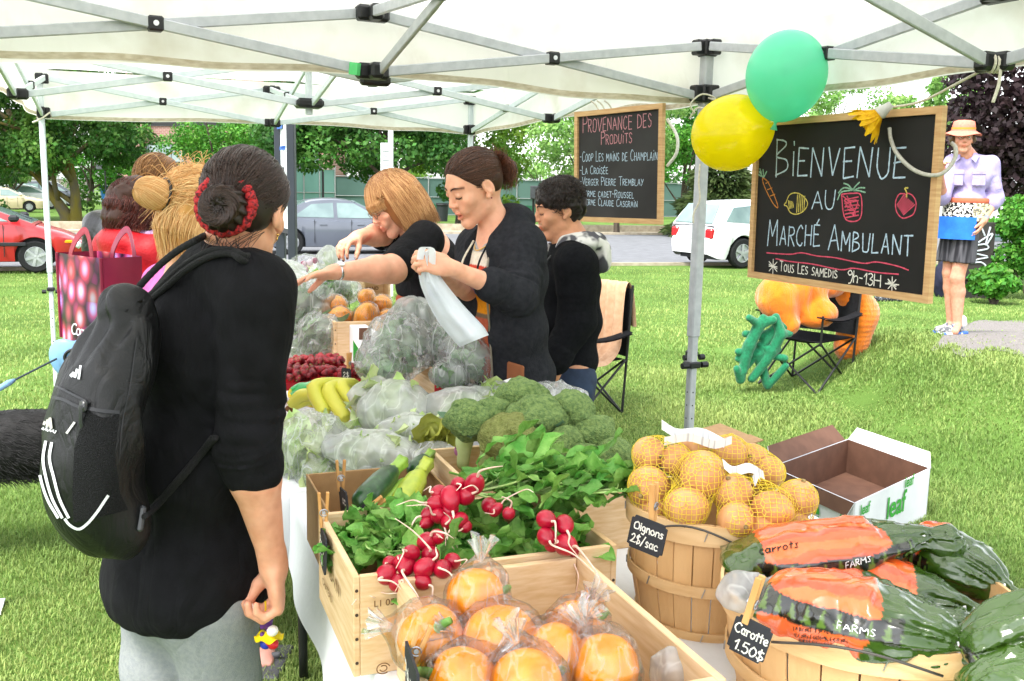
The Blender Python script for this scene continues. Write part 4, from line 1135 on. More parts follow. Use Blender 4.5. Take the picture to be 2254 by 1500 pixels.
for tx,a,e,h in(('-Coop Les mains de Champlain',(1277,356),(1447,353),22),('-La Croisée',(1277,384),(1338,383),18),('-Verger Pierre Tremblay',(1277,408),(1416,409),18),('-Ferme cadet-Roussel',(1278,432),(1395,437),16),('-Ferme Claude Casgrain',(1280,451),(1403,457),16)):
 BP.write(tx,a,e,h,CH_B,.0032,seed=len(tx))
 # ------------------------------------------------------------------ cords on the boards and the tent
def cord(pts,r,name,m,parent,n=40):
 return MB().tube(spline(pts,n),r,8).build(name,m,parent,smooth=True)
n_=BW.n
def nb(px,py,d):return BW.pt(px,py)+n_*d
cord([nb(1964,283,.012),nb(1972,308,.022),nb(1990,340,.03),nb(2025,372,.035),nb(2060,386,.03),nb(2078,380,.0),nb(2086,350,-.03),nb(2083,325,-.04),nb(2072,315,-.045)],.0068,'handle_rope',mat('rope_grey','#b9b7ab',.7,'#a3a196',scale=120),BW.t)
cord([BP.pt(1462,262)-BP.n*.02,BP.pt(1476,290)-BP.n*.03,BP.pt(1482,312)-BP.n*.03,BP.pt(1478,340)-BP.n*.03,BP.pt(1462,366)-BP.n*.02],.008,'handle_rope',CH_W,BP.t)
MR=P(2190,140,3.02)
cord([MR,nb(2090,178,-.05),nb(2010,222,-.04),nb(1950,236,-.025),nb(1850,250,-.02),nb(1700,266,-.02),P(1560,216,4.25)],.0045,'hanging_cord',M_CORD,BW.t,60)
cord([MR+[0,0,.03],MR+[.006,-.02,.0],MR+[.008,-.02,-.06],MR+[0,-.01,-.115]],.005,'cord_tail',M_CORD,BW.t)
kn=MB()
for q in range(3):kn.tube([MR+np.array([.012*(q-1),.03*math.cos(a),.026*math.sin(a)])for a in np.linspace(0,2*PI,14)],.0045,6)
kn.build('knot',M_CORD,BW.t)
cord([P(1541,362,4.2),P(1538,400,4.2),P(1540,440,4.2),P(1527,470,4.2),P(1526,492,4.2)],.004,'loose_cord',M_CORD,tent_n)
cord([P(1530,250,4.2),P(1520,230,4.2),P(1545,208,4.2),P(1575,218,4.2),P(1560,240,4.18),P(1535,238,4.2),P(1517,262,4.22)],.0035,'tie_cord',M_CORD,tent_n)
cord([P(110,248,6.6),P(90,262,6.55),P(72,270,6.5)],.006,'tie_cord',M_CORD,tent_f)
for dx in(0,14,30):cord([P(1300+dx,222,5.3),P(1310+dx,230,5.3),P(1318+dx,244,5.3)],.004,'tie_cord',M_CORD,BP.t)
MB().beam(P(772,151,3.56),P(790,153,3.545),.02,.042,(0,0,1)).build('green_tape',mat('green_tape','#5fd07e',.6),tent_n)
# ------------------------------------------------------------------ balloons and the cloth flower
def latex(name,c):
 m=bpy.data.materials.new(name); m.use_nodes=True; t=m.node_tree; N=t.nodes; L=t.links; b_=N['Principled BSDF']
 b_.inputs['Base Color'].default_value=_c4(c); b_.inputs['Roughness'].default_value=.16; b_.inputs['Specular IOR Level'].default_value=.6
 tl=N.new('ShaderNodeBsdfTranslucent'); tl.inputs[0].default_value=_c4(c)
 tr=N.new('ShaderNodeBsdfTransparent'); tr.inputs[0].default_value=_c4(c)
 a=N.new('ShaderNodeMixShader'); a.inputs[0].default_value=.5; L.new(b_.outputs[0],a.inputs[1]); L.new(tl.outputs[0],a.inputs[2])
 lw=N.new('ShaderNodeLayerWeight'); lw.inputs[0].default_value=.35
 mr=N.new('ShaderNodeMapRange'); mr.inputs[3].default_value=.22; mr.inputs[4].default_value=.02; L.new(lw.outputs[1],mr.inputs[0])
 c2=N.new('ShaderNodeMixShader'); L.new(mr.outputs[0],c2.inputs[0]); L.new(a.outputs[0],c2.inputs[1]); L.new(tr.outputs[0],c2.inputs[2])
 L.new(c2.outputs[0],N['Material Output'].inputs[0]); return m
def balloon(c,axis,L,r,m,label):
 """axis points from the crown to the neck."""
 x,y,z=frame(axis)
 t=thing('balloon',c,label,'balloon','balloons tied to the tent leg')
 f=np.linspace(0,PI,40)
 prof=[(max(.0005,r*math.sin(a)*(1-.10*max(0,-math.cos(a))**2*1.0)),-L*math.cos(a)*(1.0 if math.cos(a)>0 else 1.08))for a in f]
 prof[-1]=(.008,prof[-1][1])
 MB().lathe(prof,48,c,(x,y,z)).build('skin',m,t,smooth=True)
 e=np.asarray(c)+z*L*1.08
 MB().lathe([(.006,-.006),(.008,0),(.005,.008),(.014,.03),(.012,.03),(.003,.008)],16,e,(x,y,z)).build('neck',m,t,smooth=True)
 return e
Lg=latex('latex_green','#8af0cf'); Ly=latex('latex_yellow','#fff012')
e1=balloon(P(1731,165,3.72),(-.15,.1,-1),.160,.147,Lg,'green balloon tied near the top of the tent leg')
e2=balloon(P(1611,293,3.84),(1,.15,.45),.158,.143,Ly,'yellow balloon in front of the tent leg, below the green one')
def flower():
 o=P(1945,243,3.36); ax=P(1897,281,3.385)-o; ax/=np.linalg.norm(ax); x,y,z=frame(ax)
 t=thing('cloth_flower',o,'yellow cloth daisy clipped to the top of the welcome chalkboard','artificial flower')
 m=mat('petal_yellow','#f2c40a',.6,'#e0a908',scale=60,stretch=(1,1,1),trans=.25)
 for ring,(n,ln,sp)in enumerate(((15,.098,.62),(13,.085,.42),(10,.07,.22))):
  for k in range(n):
   a=2*PI*(k+.5*ring)/n+RNG.uniform(-.1,.1); d=x*math.cos(a)+y*math.sin(a); s=np.cross(z,d); L_=ln*RNG.uniform(.88,1.1); Q=[]
   for f in np.linspace(0,1,8):
    w=.0135*math.sin(PI*min(1,f*.86+.1))**.7; ctr=o+z*(.008+L_*f*.82)+d*(.008+L_*sp*f+.01*f*f)
    Q.append([ctr-s*w+d*.003*math.cos(f*9),ctr+d*-.003,ctr+s*w])
   MB().grid(np.array(Q)).build('petal',m,t,smooth=True)
 MB().lathe([(.0,-.03),(.012,-.03),(.016,-.01),(.024,.012),(.02,.02)],14,o,(x,y,z)).build('calyx',mat('calyx_grey','#c9c8c2',.7),t,smooth=True)
 MB().lathe([(.018,.03),(.022,.036),(.0,.046)],14,o,(x,y,z)).build('heart',mat('flower_heart','#b5790c',.9,'#6e470a',scale=200),t,smooth=True)
flower()
# ================================================================== people
def head_axes(az,pitch=0.,roll=0.):
 a,p=math.radians(az),math.radians(pitch)
 f=np.array([math.cos(p)*math.cos(a),math.cos(p)*math.sin(a),-math.sin(p)])
 r=np.array([math.sin(a),-math.cos(a),0.0]); u=np.cross(r,f)
 if roll:c,s=math.cos(math.radians(roll)),math.sin(math.radians(roll)); r,u=c*r+s*u,-s*r+c*u
 return np.array([r,f,u])  # rows: right, forward, up
def skin_mat(name,c,c2):return mat(name,c,.5,c2,scale=38,detail=5,spec=.35,bump=.08,bscale=420,sss=.18,attr='Col',contrast=(.3,.7))
class Head:
 def __init__(s,c,R,k=1.0):s.c=np.asarray(c,float); s.R=R; s.k=k
 def w(s,x,y,z):return s.c+s.k*(x*s.R[0]+y*s.R[1]+z*s.R[2])
 def l(s,X):return((X-s.c)@s.R.T)/s.k
 def add(s,S,fem=True,ears=True,nose=1.0,lids=True,mouth_open=0.):
  k=s.k; w=s.w; E=lambda c,r,kk=.02,sub=False:S.ell(w(*c),np.array(r)*k,s.R,kk*k,sub)
  E((0,-.012,.03),(.074,.095,.078)); E((0,-.045,-.012),(.060,.055,.062),.03); E((0,.028,-.03),(.060,.062,.084),.03)
  jw=.040 if fem else .046
  for g in(-1,1):
   S.cap(w(g*jw,.004,-.072),w(g*.010,.066,-.104),.021*k,.018*k,.022*k)
   E((g*.040,.058,-.026),(.023,.022,.020),.022)
   E((g*.030,.078,-.052),(.014,.012,.014),.018)
  E((0,.071,-.106),(.019,.016,.016),.016)
  bq=.0095 if fem else .012; S.cap(w(-.032,.0745,.023),w(.032,.0745,.023),bq*k,bq*k,.018*k)
  for g in(-1,1):E((g*.031,.101,.002),(.016,.0145,.0105),.014,True)
  for g in(-1,1):E((g*.031,.0765,.003),(.0135,.0135,.0125),.003)
  S.cap(w(0,.083,.012),w(0,.1035 if fem else .106,-.026),.0072*k,(.0088 if fem else .0105)*k,.012*k)
  for g in(-1,1):E((g*.0100,.0955,-.031),(.0070,.0095,.0062),.007)
  S.chain([w(-.023,.080,-.0635),w(-.006,.0925,-.0605),w(.006,.0925,-.0605),w(.023,.080,-.0635)],[.0045*k,.0062*k,.0062*k,.0045*k],.005*k)
  S.chain([w(-.020,.080,-.070-mouth_open),w(0,.0915,-.0735-mouth_open),w(.020,.080,-.070-mouth_open)],[.0045*k,.0072*k,.0045*k],.005*k)
  if mouth_open:S.ell(w(0,.095,-.0665-mouth_open*.4),np.array([.015,.016,.0035+mouth_open*.5])*k,s.R,.003,True)
  if ears:
   for g in(-1,1):
    Re=rotm(s.R[0],-.25)@s.R.T; Re=Re.T
    S.ell(w(g*.0765,-.012,-.008),np.array([.0095,.0195,.0325])*k,Re,.008)
    S.ell(w(g*.0865,-.007,-.003),np.array([.0075,.0115,.0205])*k,Re,.004,True)
    E((g*.077,.001,-.036),(.007,.009,.010),.006)
 def colour(s,V,brow=(.22,.16,.12),lip=(.86,.50,.47),lash=True,brow_z=.028,blush=.10):
  q=s.l(V); C=np.ones((len(V),3)); x,y,z=q.T; ax=np.abs(x); head=(y>.02)&(z>-.14)&(z<.12)&(ax<.09)
  def mixin(m,col):
   nonlocal C
   m=np.clip(m,0,1)[:,None]*head[:,None]; C=C*(1-m)+np.array(col)*m
  mixin(blush*np.exp(-(((ax-.042)/.02)**2+((z+.03)/.02)**2)),(1.0,.62,.58))
  mixin(.22*np.exp(-((ax/.016)**2+((z+.03)/.014)**2))*(y>.08),(1.0,.66,.6))
  lz=(z+.066)/.0105; mixin(1.15*np.exp(-((ax/.0215)**4+lz**4))*(y>.078),lip)
  arc=brow_z-.006*((ax-.03)/.022)**2; mixin(1.1*np.exp(-(((z-arc)/.0042)**2))*(ax>.010)*(ax<.053)*(y>.05),brow)
  if lash:mixin(1.0*np.exp(-(((z+.0045+.003*((ax-.031)/.012)**2)/.0026)**2))*(np.abs(ax-.031)<.0145)*(y>.06),(.20,.14,.12))
  C*=(1+.07*vnoise(V*34,5)+.05*vnoise(V*90,6))[:,None]*np.array([1,1,1]); C[:,1:]*=(1-.06*np.clip(vnoise(V*18,7),0,1))[:,None]
  return C
def arm(S,sh,el,wr,r=(.050,.040,.036,.025),k=.03):
 sh,el,wr=[np.asarray(q,float)for q in(sh,el,wr)]
 m=el+(wr-el)*.28
 S.cap(sh,el,r[0],r[1],k); S.cap(el,m,r[1]*.98,r[2]*1.06,.02); S.cap(m,wr,r[2]*1.06,r[3],.02)
def hand(S,w,d,n,right=True,curl=(.3,.35,.4,.45),spread=.06,k=1.0,thumb=(.55,.6,.35),tcurl=.35,c2=1.0):
 """w wrist, d along the palm to the knuckles, n the way the palm faces. Returns fingertip positions."""
 w=np.asarray(w,float); d=np.asarray(d,float)/np.linalg.norm(d); n=np.asarray(n,float); n=n-d*(n@d); n/=np.linalg.norm(n)
 t=np.cross(d,n)if right else np.cross(n,d)
 R=np.array([t,d,n]); tips=[]
 S.cap(w-d*.02,w+d*.015,.023*k,.025*k,.015)
 S.ell(w+d*.048*k,np.array([.039,.052,.0155])*k,R,.018)
 S.ell(w+d*.030*k+t*.022*k+n*.008*k,np.array([.016,.030,.014])*k,R,.012)
 for j,(o,L)in enumerate(((.0285,.072),(.0095,.080),(-.0095,.075),(-.0275,.058))):
  b=w+(d*(.088-.006*abs(j-1.2))+t*o)*k; a=0.; dirn=d+t*spread*(1.4-j)
  dirn/=np.linalg.norm(dirn); pts=[b-d*.018*k,b]
  for f,cc in((.44,curl[j]),(.32,curl[j]*1.15*c2),(.24,curl[j]*.7*c2)):
   a+=cc; v=dirn*math.cos(a)+n*math.sin(a); pts.append(pts[-1]+v*L*f*k)
  rs=np.array([.0100,.0096,.0088,.0080,.0066])*k*(1 if j<3 else .88)
  S.chain(pts,rs,.0035); tips.append((pts[-1],pts[-1]-pts[-2],-(n*math.cos(a)-dirn*math.sin(a))))
 b=w+(d*.022+t*.026)*k; v=d*thumb[0]+t*thumb[1]+n*thumb[2]; v/=np.linalg.norm(v)
 p1=b+v*.042*k; v2=v+d*tcurl*.6+n*tcurl*.4-t*tcurl*.5; v2/=np.linalg.norm(v2); p2=p1+v2*.030*k; p3=p2+v2*.022*k
 S.chain([b,p1,p2,p3],[.0145*k,.0118*k,.0102*k,.0075*k],.006); tips.append((p3,v2,np.cross(v2,np.cross(n,v2))*-1))
 return tips
def nails(tips,m,parent,k=1.0):
 for p,v,up in tips:
  v=v/np.linalg.norm(v); up=up-v*(up@v); up/=np.linalg.norm(up)+1e-9; s=np.cross(v,up); Q=[]
  for f in np.linspace(-1,1,5):
   Q.append([p+v*(.0045*e)*k+s*.0042*f*k+up*(.0075-.0022*f*f)*k for e in(-1,0,1.1)])
  MB().grid(np.array(Q)).build('fingernail',m,parent,smooth=True)
def folds(amp,s=(9,9,5),seed=0,ridge=.5,fine=.0):
 s=np.asarray(s,float)
 def f(X):
  a=vnoise(X*s+vnoise(X*3.1,seed+9)[:,None]*.8,seed); d=amp*(ridge*(np.abs(a)*2-.7)+(1-ridge)*a)
  d+=amp*.45*vnoise(X*s*2.3,seed+3)
  if fine:d+=fine*vnoise(X*60,seed+5)
  return d
 return f
def rings(p0,p1,amp,freq,r=.12,lo=0.,hi=1.):
 """Bunching folds that run round a sleeve between two joints."""
 p0=np.asarray(p0,float); p1=np.asarray(p1,float); ax=p1-p0; L=np.linalg.norm(ax); ax=ax/L
 def f(X):
  q=X-p0; t=q@ax/L; rad=np.linalg.norm(q-np.outer(q@ax,ax),axis=1)
  w=np.clip(1-(rad/r)**4,0,1)*np.clip((t-lo)/.12,0,1)*np.clip((hi-t)/.12,0,1)
  u=np.stack([t*freq*.30,(q@frame(ax)[0])*7+t*2.5,(q@frame(ax)[1])*7],-1); return amp*1.5*w*(1-2.6*np.abs(vnoise(u,4))+.4*vnoise(u*2.1,8))
 return f
def plus(*fs):return lambda X:sum(f(X)for f in fs)
def torso(S,pel,waist,chest,neck,side,fwd,hw,g=0.,k=.06):
 """hw: half widths (side, front-back) at pelvis, waist, chest."""
 side=np.asarray(side,float); fwd=np.asarray(fwd,float)
 pts=[np.asarray(q,float)for q in(pel,waist,chest)]
 up=pts[2]-pts[0]; up/=np.linalg.norm(up)
 f2=fwd-up*(fwd@up); f2/=np.linalg.norm(f2); s2=np.cross(f2,up); R=np.array([s2,f2,up])
 L=np.linalg.norm(pts[2]-pts[0])
 for p,(a,b),h in zip(pts,hw,(.34,.36,.36)):S.ell(p,(a+g,b+g,max(.1,L*h)+g),R,k)
 return R
def hair_mat(name,c,c2,rough=.38):
 if name in MATS:return MATS[name]
 m=bpy.data.materials.new(name); m.use_nodes=True; t=m.node_tree; N=t.nodes; L=t.links; b_=N['Principled BSDF']
 hi=N.new('ShaderNodeHairInfo'); mx=N.new('ShaderNodeMix'); mx.data_type='RGBA'; mx.inputs[6].default_value=_c4(c); mx.inputs[7].default_value=_c4(c2)
 L.new(hi.outputs['Random'],mx.inputs[0]); L.new(mx.outputs[2],b_.inputs['Base Color'])
 b_.inputs['Roughness'].default_value=rough; b_.inputs['Specular IOR Level'].default_value=.45
 MATS[name]=m; return m
def strands(name,pts,rad,m,parent):
 """pts (n,k,3) in world coordinates: real hair curves."""
 pts=np.asarray(pts,np.float32); n,k=pts.shape[:2]
 c=bpy.data.hair_curves.new(name); c.add_curves([k]*n)
 off=wloc(parent)
 c.attributes['position'].data.foreach_set('vector',(pts-off).astype(np.float32).ravel())
 a=c.attributes.get('radius')or c.attributes.new('radius','FLOAT','POINT')
 tp=np.interp(np.linspace(0,1,k),[0,.15,.7,1],[.8,1,.85,.25]).astype(np.float32)
 a.data.foreach_set('value',np.tile(tp*rad,n))
 c.materials.append(m)
 o=bpy.data.objects.new(name,c); COL.objects.link(o); o.parent=parent
 return o
def sphere_dirs(n,r):d=r.normal(size=(n,3)); return d/np.linalg.norm(d,axis=1)[:,None]
def slerp_path(n0,n1,k):
 w=np.arccos(np.clip((n0*n1).sum(1),-1,1))[:,None,None]; t=np.linspace(0,1,k)[None,:,None]
 return(np.sin((1-t)*w)*n0[:,None]+np.sin(t*w)*n1[:,None])/(np.sin(w)+1e-6)
def pulled_back(H_,bun,n,seed,c=(0,-.014,.032),r=(.083,.103,.088),face_cut=.42,k=14,jit=.0015):
 """Strands lying along the head from the hairline to the knot."""
 R_=np.random.default_rng(seed); d=sphere_dirs(n*4,R_)
 ok=((d[:,1]<face_cut+.5*d[:,2])&(d[:,2]>-.66+.18*(d[:,1]>0)+.16*(d[:,1]>.3)))
 d=d[ok][:n]; b=np.asarray(bun,float)-np.asarray(c); b=b/np.asarray(r); b/=np.linalg.norm(b)
 Q=slerp_path(d,np.tile(b,(len(d),1))+R_.normal(size=d.shape)*.10,k)
 Q=Q/np.linalg.norm(Q,axis=2)[...,None]
 Q=np.asarray(c)+Q*np.asarray(r)*(1+R_.uniform(-.004,.016,len(d)))[:,None,None]+np.cumsum(R_.normal(size=Q.shape)*jit*.4,axis=1)
 return H_.c+H_.k*(Q@H_.R)
def hairline(S,H_,fc,c=(0,-.014,.032),ry=.102,rz=.087):
 """Cuts the hair back to a sloping hairline above the forehead."""
 n=np.array([0,1/ry,-.5/rz]); L=np.linalg.norm(n); n/=L; n_=n@H_.R
 o=H_.w(*c)+n_*(fc/L+.012+.13)*H_.k; w=np.cross(H_.R[0],n_); S.box(o,(.15,.13,.16),np.array([H_.R[0],n_,w]),.01,.008,True)
def person(loc,label):return thing('person',loc,label,'person','people at the market')
def face_lines(t,hd,body,brow='#2a1c14',lash='#1a1210',brow_z=.027,lw=1.0):
 """Eyebrows and lash lines laid on the face."""
 bv=bvh_of(body)
 def drop(x,z,e):
  o=hd.w(x,.17,z); loc,n,i,d=bv.ray_cast(Vector(o),Vector(-hd.R[1])); p=np.array(loc)if loc is not None else hd.w(x,.085,z); return p+hd.R[1]*e
 for g in(-1,1):
  q=[drop(g*x,brow_z+dz,.0)for x,dz in((.012,-.004),(.020,.0),(.030,.003),(.040,.002),(.049,-.004))]
  MB().tube(spline(q,18),.0021*lw*np.interp(np.linspace(0,1,18),[0,.2,.6,1],[.6,1.1,.9,.25]),6).build('eyebrow',mat('brow_'+brow[1:],brow,.8),t,smooth=True)
  q=[drop(g*x,dz,.0006)for x,dz in((.0175,-.0035),(.024,-.0075),(.031,-.0090),(.038,-.0078),(.0455,-.0030))]
  MB().tube(spline(q,18),.0013*np.interp(np.linspace(0,1,18),[0,.3,.8,1],[.5,1,1.2,.6]),6).build('eyelashes',mat('lash_dark',lash,.6),t,smooth=True)
def body_mesh(S,h,t,m,col=None,name='body',sm=1):
 V,F=S.mesh(h); V=smooth_v(V,F,sm,.5)
 return np_mesh(name,V,F,m,t,True,colr=np.ones((len(V),3))if col is None else col(V))
def cloth(name,S,h,t,m,disp=None,sm=1,colr=None,clip=None):
 V,F=S.mesh(h,disp,clip); V=smooth_v(V,F,sm,.5)
 return np_mesh(name,V,F,m,t,True,colr=None if colr is None else colr(V))
def foot_xy(p):return np.array([p[0],p[1],float(ground_z(p[0],p[1]))])
SK_F=skin_mat('skin_light','#e0a98c','#d89c80')
SK_T=skin_mat('skin_tan','#d8a083','#cc9072')
SK_O=skin_mat('skin_olive','#cf9674','#c38a69')
M_KNITB=mat('jersey_black','#141417',.9,'#0e0e10',scale=25,spec=.15,bump=.25,bscale=500,wrinkle=.6,wscale=9)
M_CHAR=mat('fleece_charcoal','#2b2c30',.95,'#222327',scale=60,spec=.08,bump=.35,bscale=420,wrinkle=.3,wscale=16)
M_BLK2=mat('sweat_black','#191a1d',.95,'#131417',scale=60,spec=.08,bump=.3,bscale=420,wrinkle=.3,wscale=14)
M_DENIM=mat('denim','#222c3e',.85,'#31405a',scale=14,detail=8,bump=.25,bscale=500)
M_GREYK=mat('grey_knit','#8e9291',.9,'#83878a',scale=120,bump=.45,bscale=620,spec=.15,wrinkle=.4,wscale=7)
H_DK=hair_mat('hair_dark_brown','#20140f','#3a241a'); H_BR=hair_mat('hair_brown','#2e1b12','#53301c')
H_BL=hair_mat('hair_blonde','#c48a4c','#e8c58c',.45); H_RD=hair_mat('hair_copper','#805028','#c09564',.42); H_AU=hair_mat('hair_auburn','#34140e','#612a1c')
def hb(name,c):return mat(name,c,.5,scale=40,stretch=(1,1,.3))
# ---------------------------------------------- the woman in black, nearest the camera, seen from behind
def woman_black():
 Yc=1.97
 az=46; f=np.array([math.cos(math.radians(az)),math.sin(math.radians(az)),0]); r=np.array([f[1],-f[0],0])
 pel,wai,che,nek=P(410,1215,Yc+.04),P(425,990,Yc+.03),P(450,760,Yc+.02),P(508,575,Yc)
 hd=Head(P(541,455,Yc-.01),head_axes(83,10,-6),1.02)
 t=person(foot_xy(pel),'dark-haired woman in a black tunic and grey trousers, nearest the camera, back turned')
 sR,eR,wR=P(560,645,1.87),P(545,975,1.86),P(601,1238,1.90)
 sL=nek-(sR-nek)*[.85,.85,0]; sL[2]=sR[2]; eL=sL+[-.03,-.02,-.29]; wL=eL+[-.03,.0,-.24]
 S=SDF(); hd.add(S)
 S.cap(hd.w(0,-.022,-.07),nek+[0,0,-.02],.056,.062,.03); S.cap(nek,che,.06,.1,.05)
 torso(S,pel,wai,che,nek,r,f,((.14,.11),(.13,.10),(.13,.085)))
 S.cap(sR,nek,.038,.04,.03); S.cap(sL,nek,.038,.04,.03)
 arm(S,sR,eR,wR,(.050,.050,.049,.0265)); arm(S,sL,eL,wL,(.050,.048,.045,.026))
 hands=hand(S,wR+[0,0,.0],(wR-eR)*[.55,.5,1]+[0,0,-.02],(-.90,-.25,-.05),True,(.95,1.0,1.05,1.1),.0,1.24,(.7,.1,.7),.8)
 hand(S,wL,(0,0,-1),r,False)
 hips=pel+[0,0,-.02]
 for s_ in(-1,1):
  a=hips+r*s_*.085; fo=foot_xy(a+f*.03*s_); S.cap(a,fo+[0,0,.5],.088,.058,.03); S.cap(fo+[0,0,.5],fo+[0,0,.09],.058,.042,.02); S.cap(fo+[0,0,.05]-f*.04,fo+[0,0,.03]+f*.15,.04,.032,.02)
 body_mesh(S,.0036,t,SK_T,lambda V:hd.colour(V))
 nails(hands[:4],mat('nail_pale','#f0cfc0',.25,spec=.6),t,1.06)
 # tunic
 S=SDF(); torso(S,pel+[0,0,-.02],wai,che+[0,0,.0],nek,r,f,((.185,.165),(.172,.152),(.178,.135)),0,.07)
 S.cap(nek+[0,0,-.015],che,.078,.13,.06); S.cap(sR+[0,0,.0],nek+[0,0,-.03],.068,.07,.05); S.cap(sL,nek+[0,0,-.03],.068,.07,.05)
 S.ell(pel+[0,0,-.07],(.195,.178,.115),np.array([r,f,ZZ]),.06)
 S.cap(che+f*.10+r*.13,pel+f*.13+r*.12+[0,0,.13],.03,.024,.05)
 S.cap(hd.w(0,-.035,-.145),nek+[0,0,-.05],.066,.085,.03); S.cap(hd.w(0,-.02,-.02),hd.w(0,-.02,-.17),.049,.053,.012,True)
 cuff=eR+(wR-eR)*.17
 S.cap(sR,eR,.082,.068,.03); S.cap(eR,cuff,.068,.064,.02); S.cap(cuff-(wR-eR)*.13,cuff+(wR-eR)*.02,.0665,.065,.004)
 S.cap(sL,eL,.075,.065,.03)
 S.box(pel+[0,0,-.345]-f*.03,(.5,.5,.2),np.array([r,f,ZZ])@rotm(r,.10),.01,.012,True)
 hem=lambda X:.0010*np.clip((pel[2]+.02-X[:,2])/.12,0,1)*np.sin(np.arctan2((X-pel)@r,(X-pel)@f)*19+3.5*vnoise(X*6,2))
 cloth('tunic',S,.0052,t,M_KNITB,plus(folds(.0075,(10,10,4.5),3,.75),hem,rings(sR,eR,.0032,34,.11,.45,1.08),rings(eR,cuff,.003,18,.1,-.2,.8),lambda X:.004*np.sin(((X-che)@(f*.6+ZZ))*55+3*vnoise(X*5,6))*np.exp(-(((X-(sR+[0,0,-.12]))**2).sum(1)/.012))))
 S=SDF(); ringc=cuff+(wR-eR)*.005; ad=(wR-eR)/np.linalg.norm(wR-eR)
 # trousers
 S=SDF(); S.ell(pel+[0,0,-.08],(.175,.15,.13),np.array([r,f,ZZ]),.05)
 for s_ in(-1,1):
  a=hips+r*s_*.09+[0,0,-.08]; fo=foot_xy(a+f*.03*s_); S.cap(a,fo+[0,0,.48],.112,.082,.04); S.cap(fo+[0,0,.48],fo+[0,0,.07],.082,.072,.03)
 cloth('trousers',S,.007,t,M_GREYK,folds(.007,(6,6,4),8))
 # hair, knot, scrunchie
 S=SDF(); E=lambda c,q,k=.02,sub=False:S.ell(hd.w(*c),np.array(q)*hd.k,hd.R,k,sub)
 E((0,-.014,.032),(.081,.101,.086)); E((0,-.05,-.015),(.068,.058,.06),.03); E((0,.105,-.045),(.085,.068,.085),.01,True)
 for g in(-1,1):E((g*.085,.012,-.045),(.03,.036,.05),.012,True)
 E((0,-.075,-.095),(.06,.05,.035),.02,True)
 hairline(S,hd,.55)
 cloth('hair',S,.004,t,hb('hair_base_dark','#221611'),lambda X:.0012*vnoise(hd.l(X)*[90,14,30],3),2)
 bun=(.004,-.116,-.020)
 strands('hair_strands',pulled_back(hd,(0,-.104,-.026),4200,5,face_cut=.55),.00062,H_DK,t)
 S=SDF(); bc=hd.w(*bun)
 for a in np.linspace(0,2*PI,15)[:-1]:S.ell(bc+hd.k*(.026*math.cos(a)*hd.R[0]+.026*math.sin(a)*hd.R[2]),(.020,.022,.020),None,.012)
 S.ell(bc-hd.R[1]*.008,(.028,.02,.028),hd.R,.01); S.ell(bc-hd.R[1]*.04,(.012,.02,.012),hd.R,.012,True)
 kb=cloth('hair_knot',S,.003,t,hb('hair_base_dark','#221611'),lambda X:.003*np.sin(14*np.arctan2((X-bc)@hd.R[2],(X-bc)@hd.R[0])+np.linalg.norm(X-bc,axis=1)*260),1)
 Rg=np.random.default_rng(3); n=900; a0=Rg.uniform(0,2*PI,n); pts=[]
 for j in range(n):
  aa=a0[j]+np.linspace(0,2.6,14); rr=.026+.0155*np.cos(np.linspace(-1.5,2.2,14)+Rg.uniform(-.4,.4)); dep=.020*np.sin(np.linspace(-1.5,2.2,14)+Rg.uniform(-.4,.4))
  pts.append(bc+hd.k*(np.outer(rr*np.cos(aa),hd.R[0])+np.outer(rr*np.sin(aa),hd.R[2])-np.outer(dep*1.15+.004,hd.R[1])))
 strands('hair_strands',np.array(pts),.0006,H_DK,kb)
 sc=hd.w(0,-.098,-.012); q=[]
 for a in np.linspace(0,2*PI,90)[:-1]:
  rad=.053+.0012*math.sin(a*19)+.0010*math.sin(a*31); q.append(sc+hd.k*rad*(math.cos(a)*hd.R[0]+math.sin(a)*hd.R[2])+hd.R[1]*(.006*math.sin(a*23+1)))
 MB().tube(np.array(q),.0115+.0008*np.sin(np.arange(89)*1.9),10,closed=True).build('scrunchie',mat('scrunchie_red','#b0282c',.8,'#5a1a24',scale=170,contrast=(.5,.58),bump=.5,bscale=200),t,smooth=True)
 Rg=np.random.default_rng(8); w0=np.array([hd.w(*(Rg.uniform(-.05,.07),Rg.uniform(-.07,-.03),-.05))for _ in range(60)])
 end=np.array([hd.w(*(Rg.uniform(-.055,.055),Rg.uniform(-.085,-.03),Rg.uniform(-.15,-.11)))for _ in range(60)]); mid=(w0+end)/2-hd.R[1]*.02
 strands('hair_strands',np.array([spline([a,b_,c],10)for a,b_,c in zip(w0,mid,end)]),.0006,H_DK,t)
 e=hd.w(.079,-.006,-.050); MB().lathe([(.0,-.004),(.004,0),(0,.004)],10,e,(hd.R[1],hd.R[2],hd.R[0])).tube([e+hd.R[2]*-.004,e+hd.R[2]*-.012],.0018,6).build('earring',mat('ear_gold','#d8b060',.25,metal=.8),t,smooth=True)
 return dict(t=t,f=f,r=r,pel=pel,che=che,wai=wai,nek=nek,sR=sR,wR=wR,hand=np.mean([h[0]for h in hands],0),tips=hands)
YK=1.06
WB=woman_black()
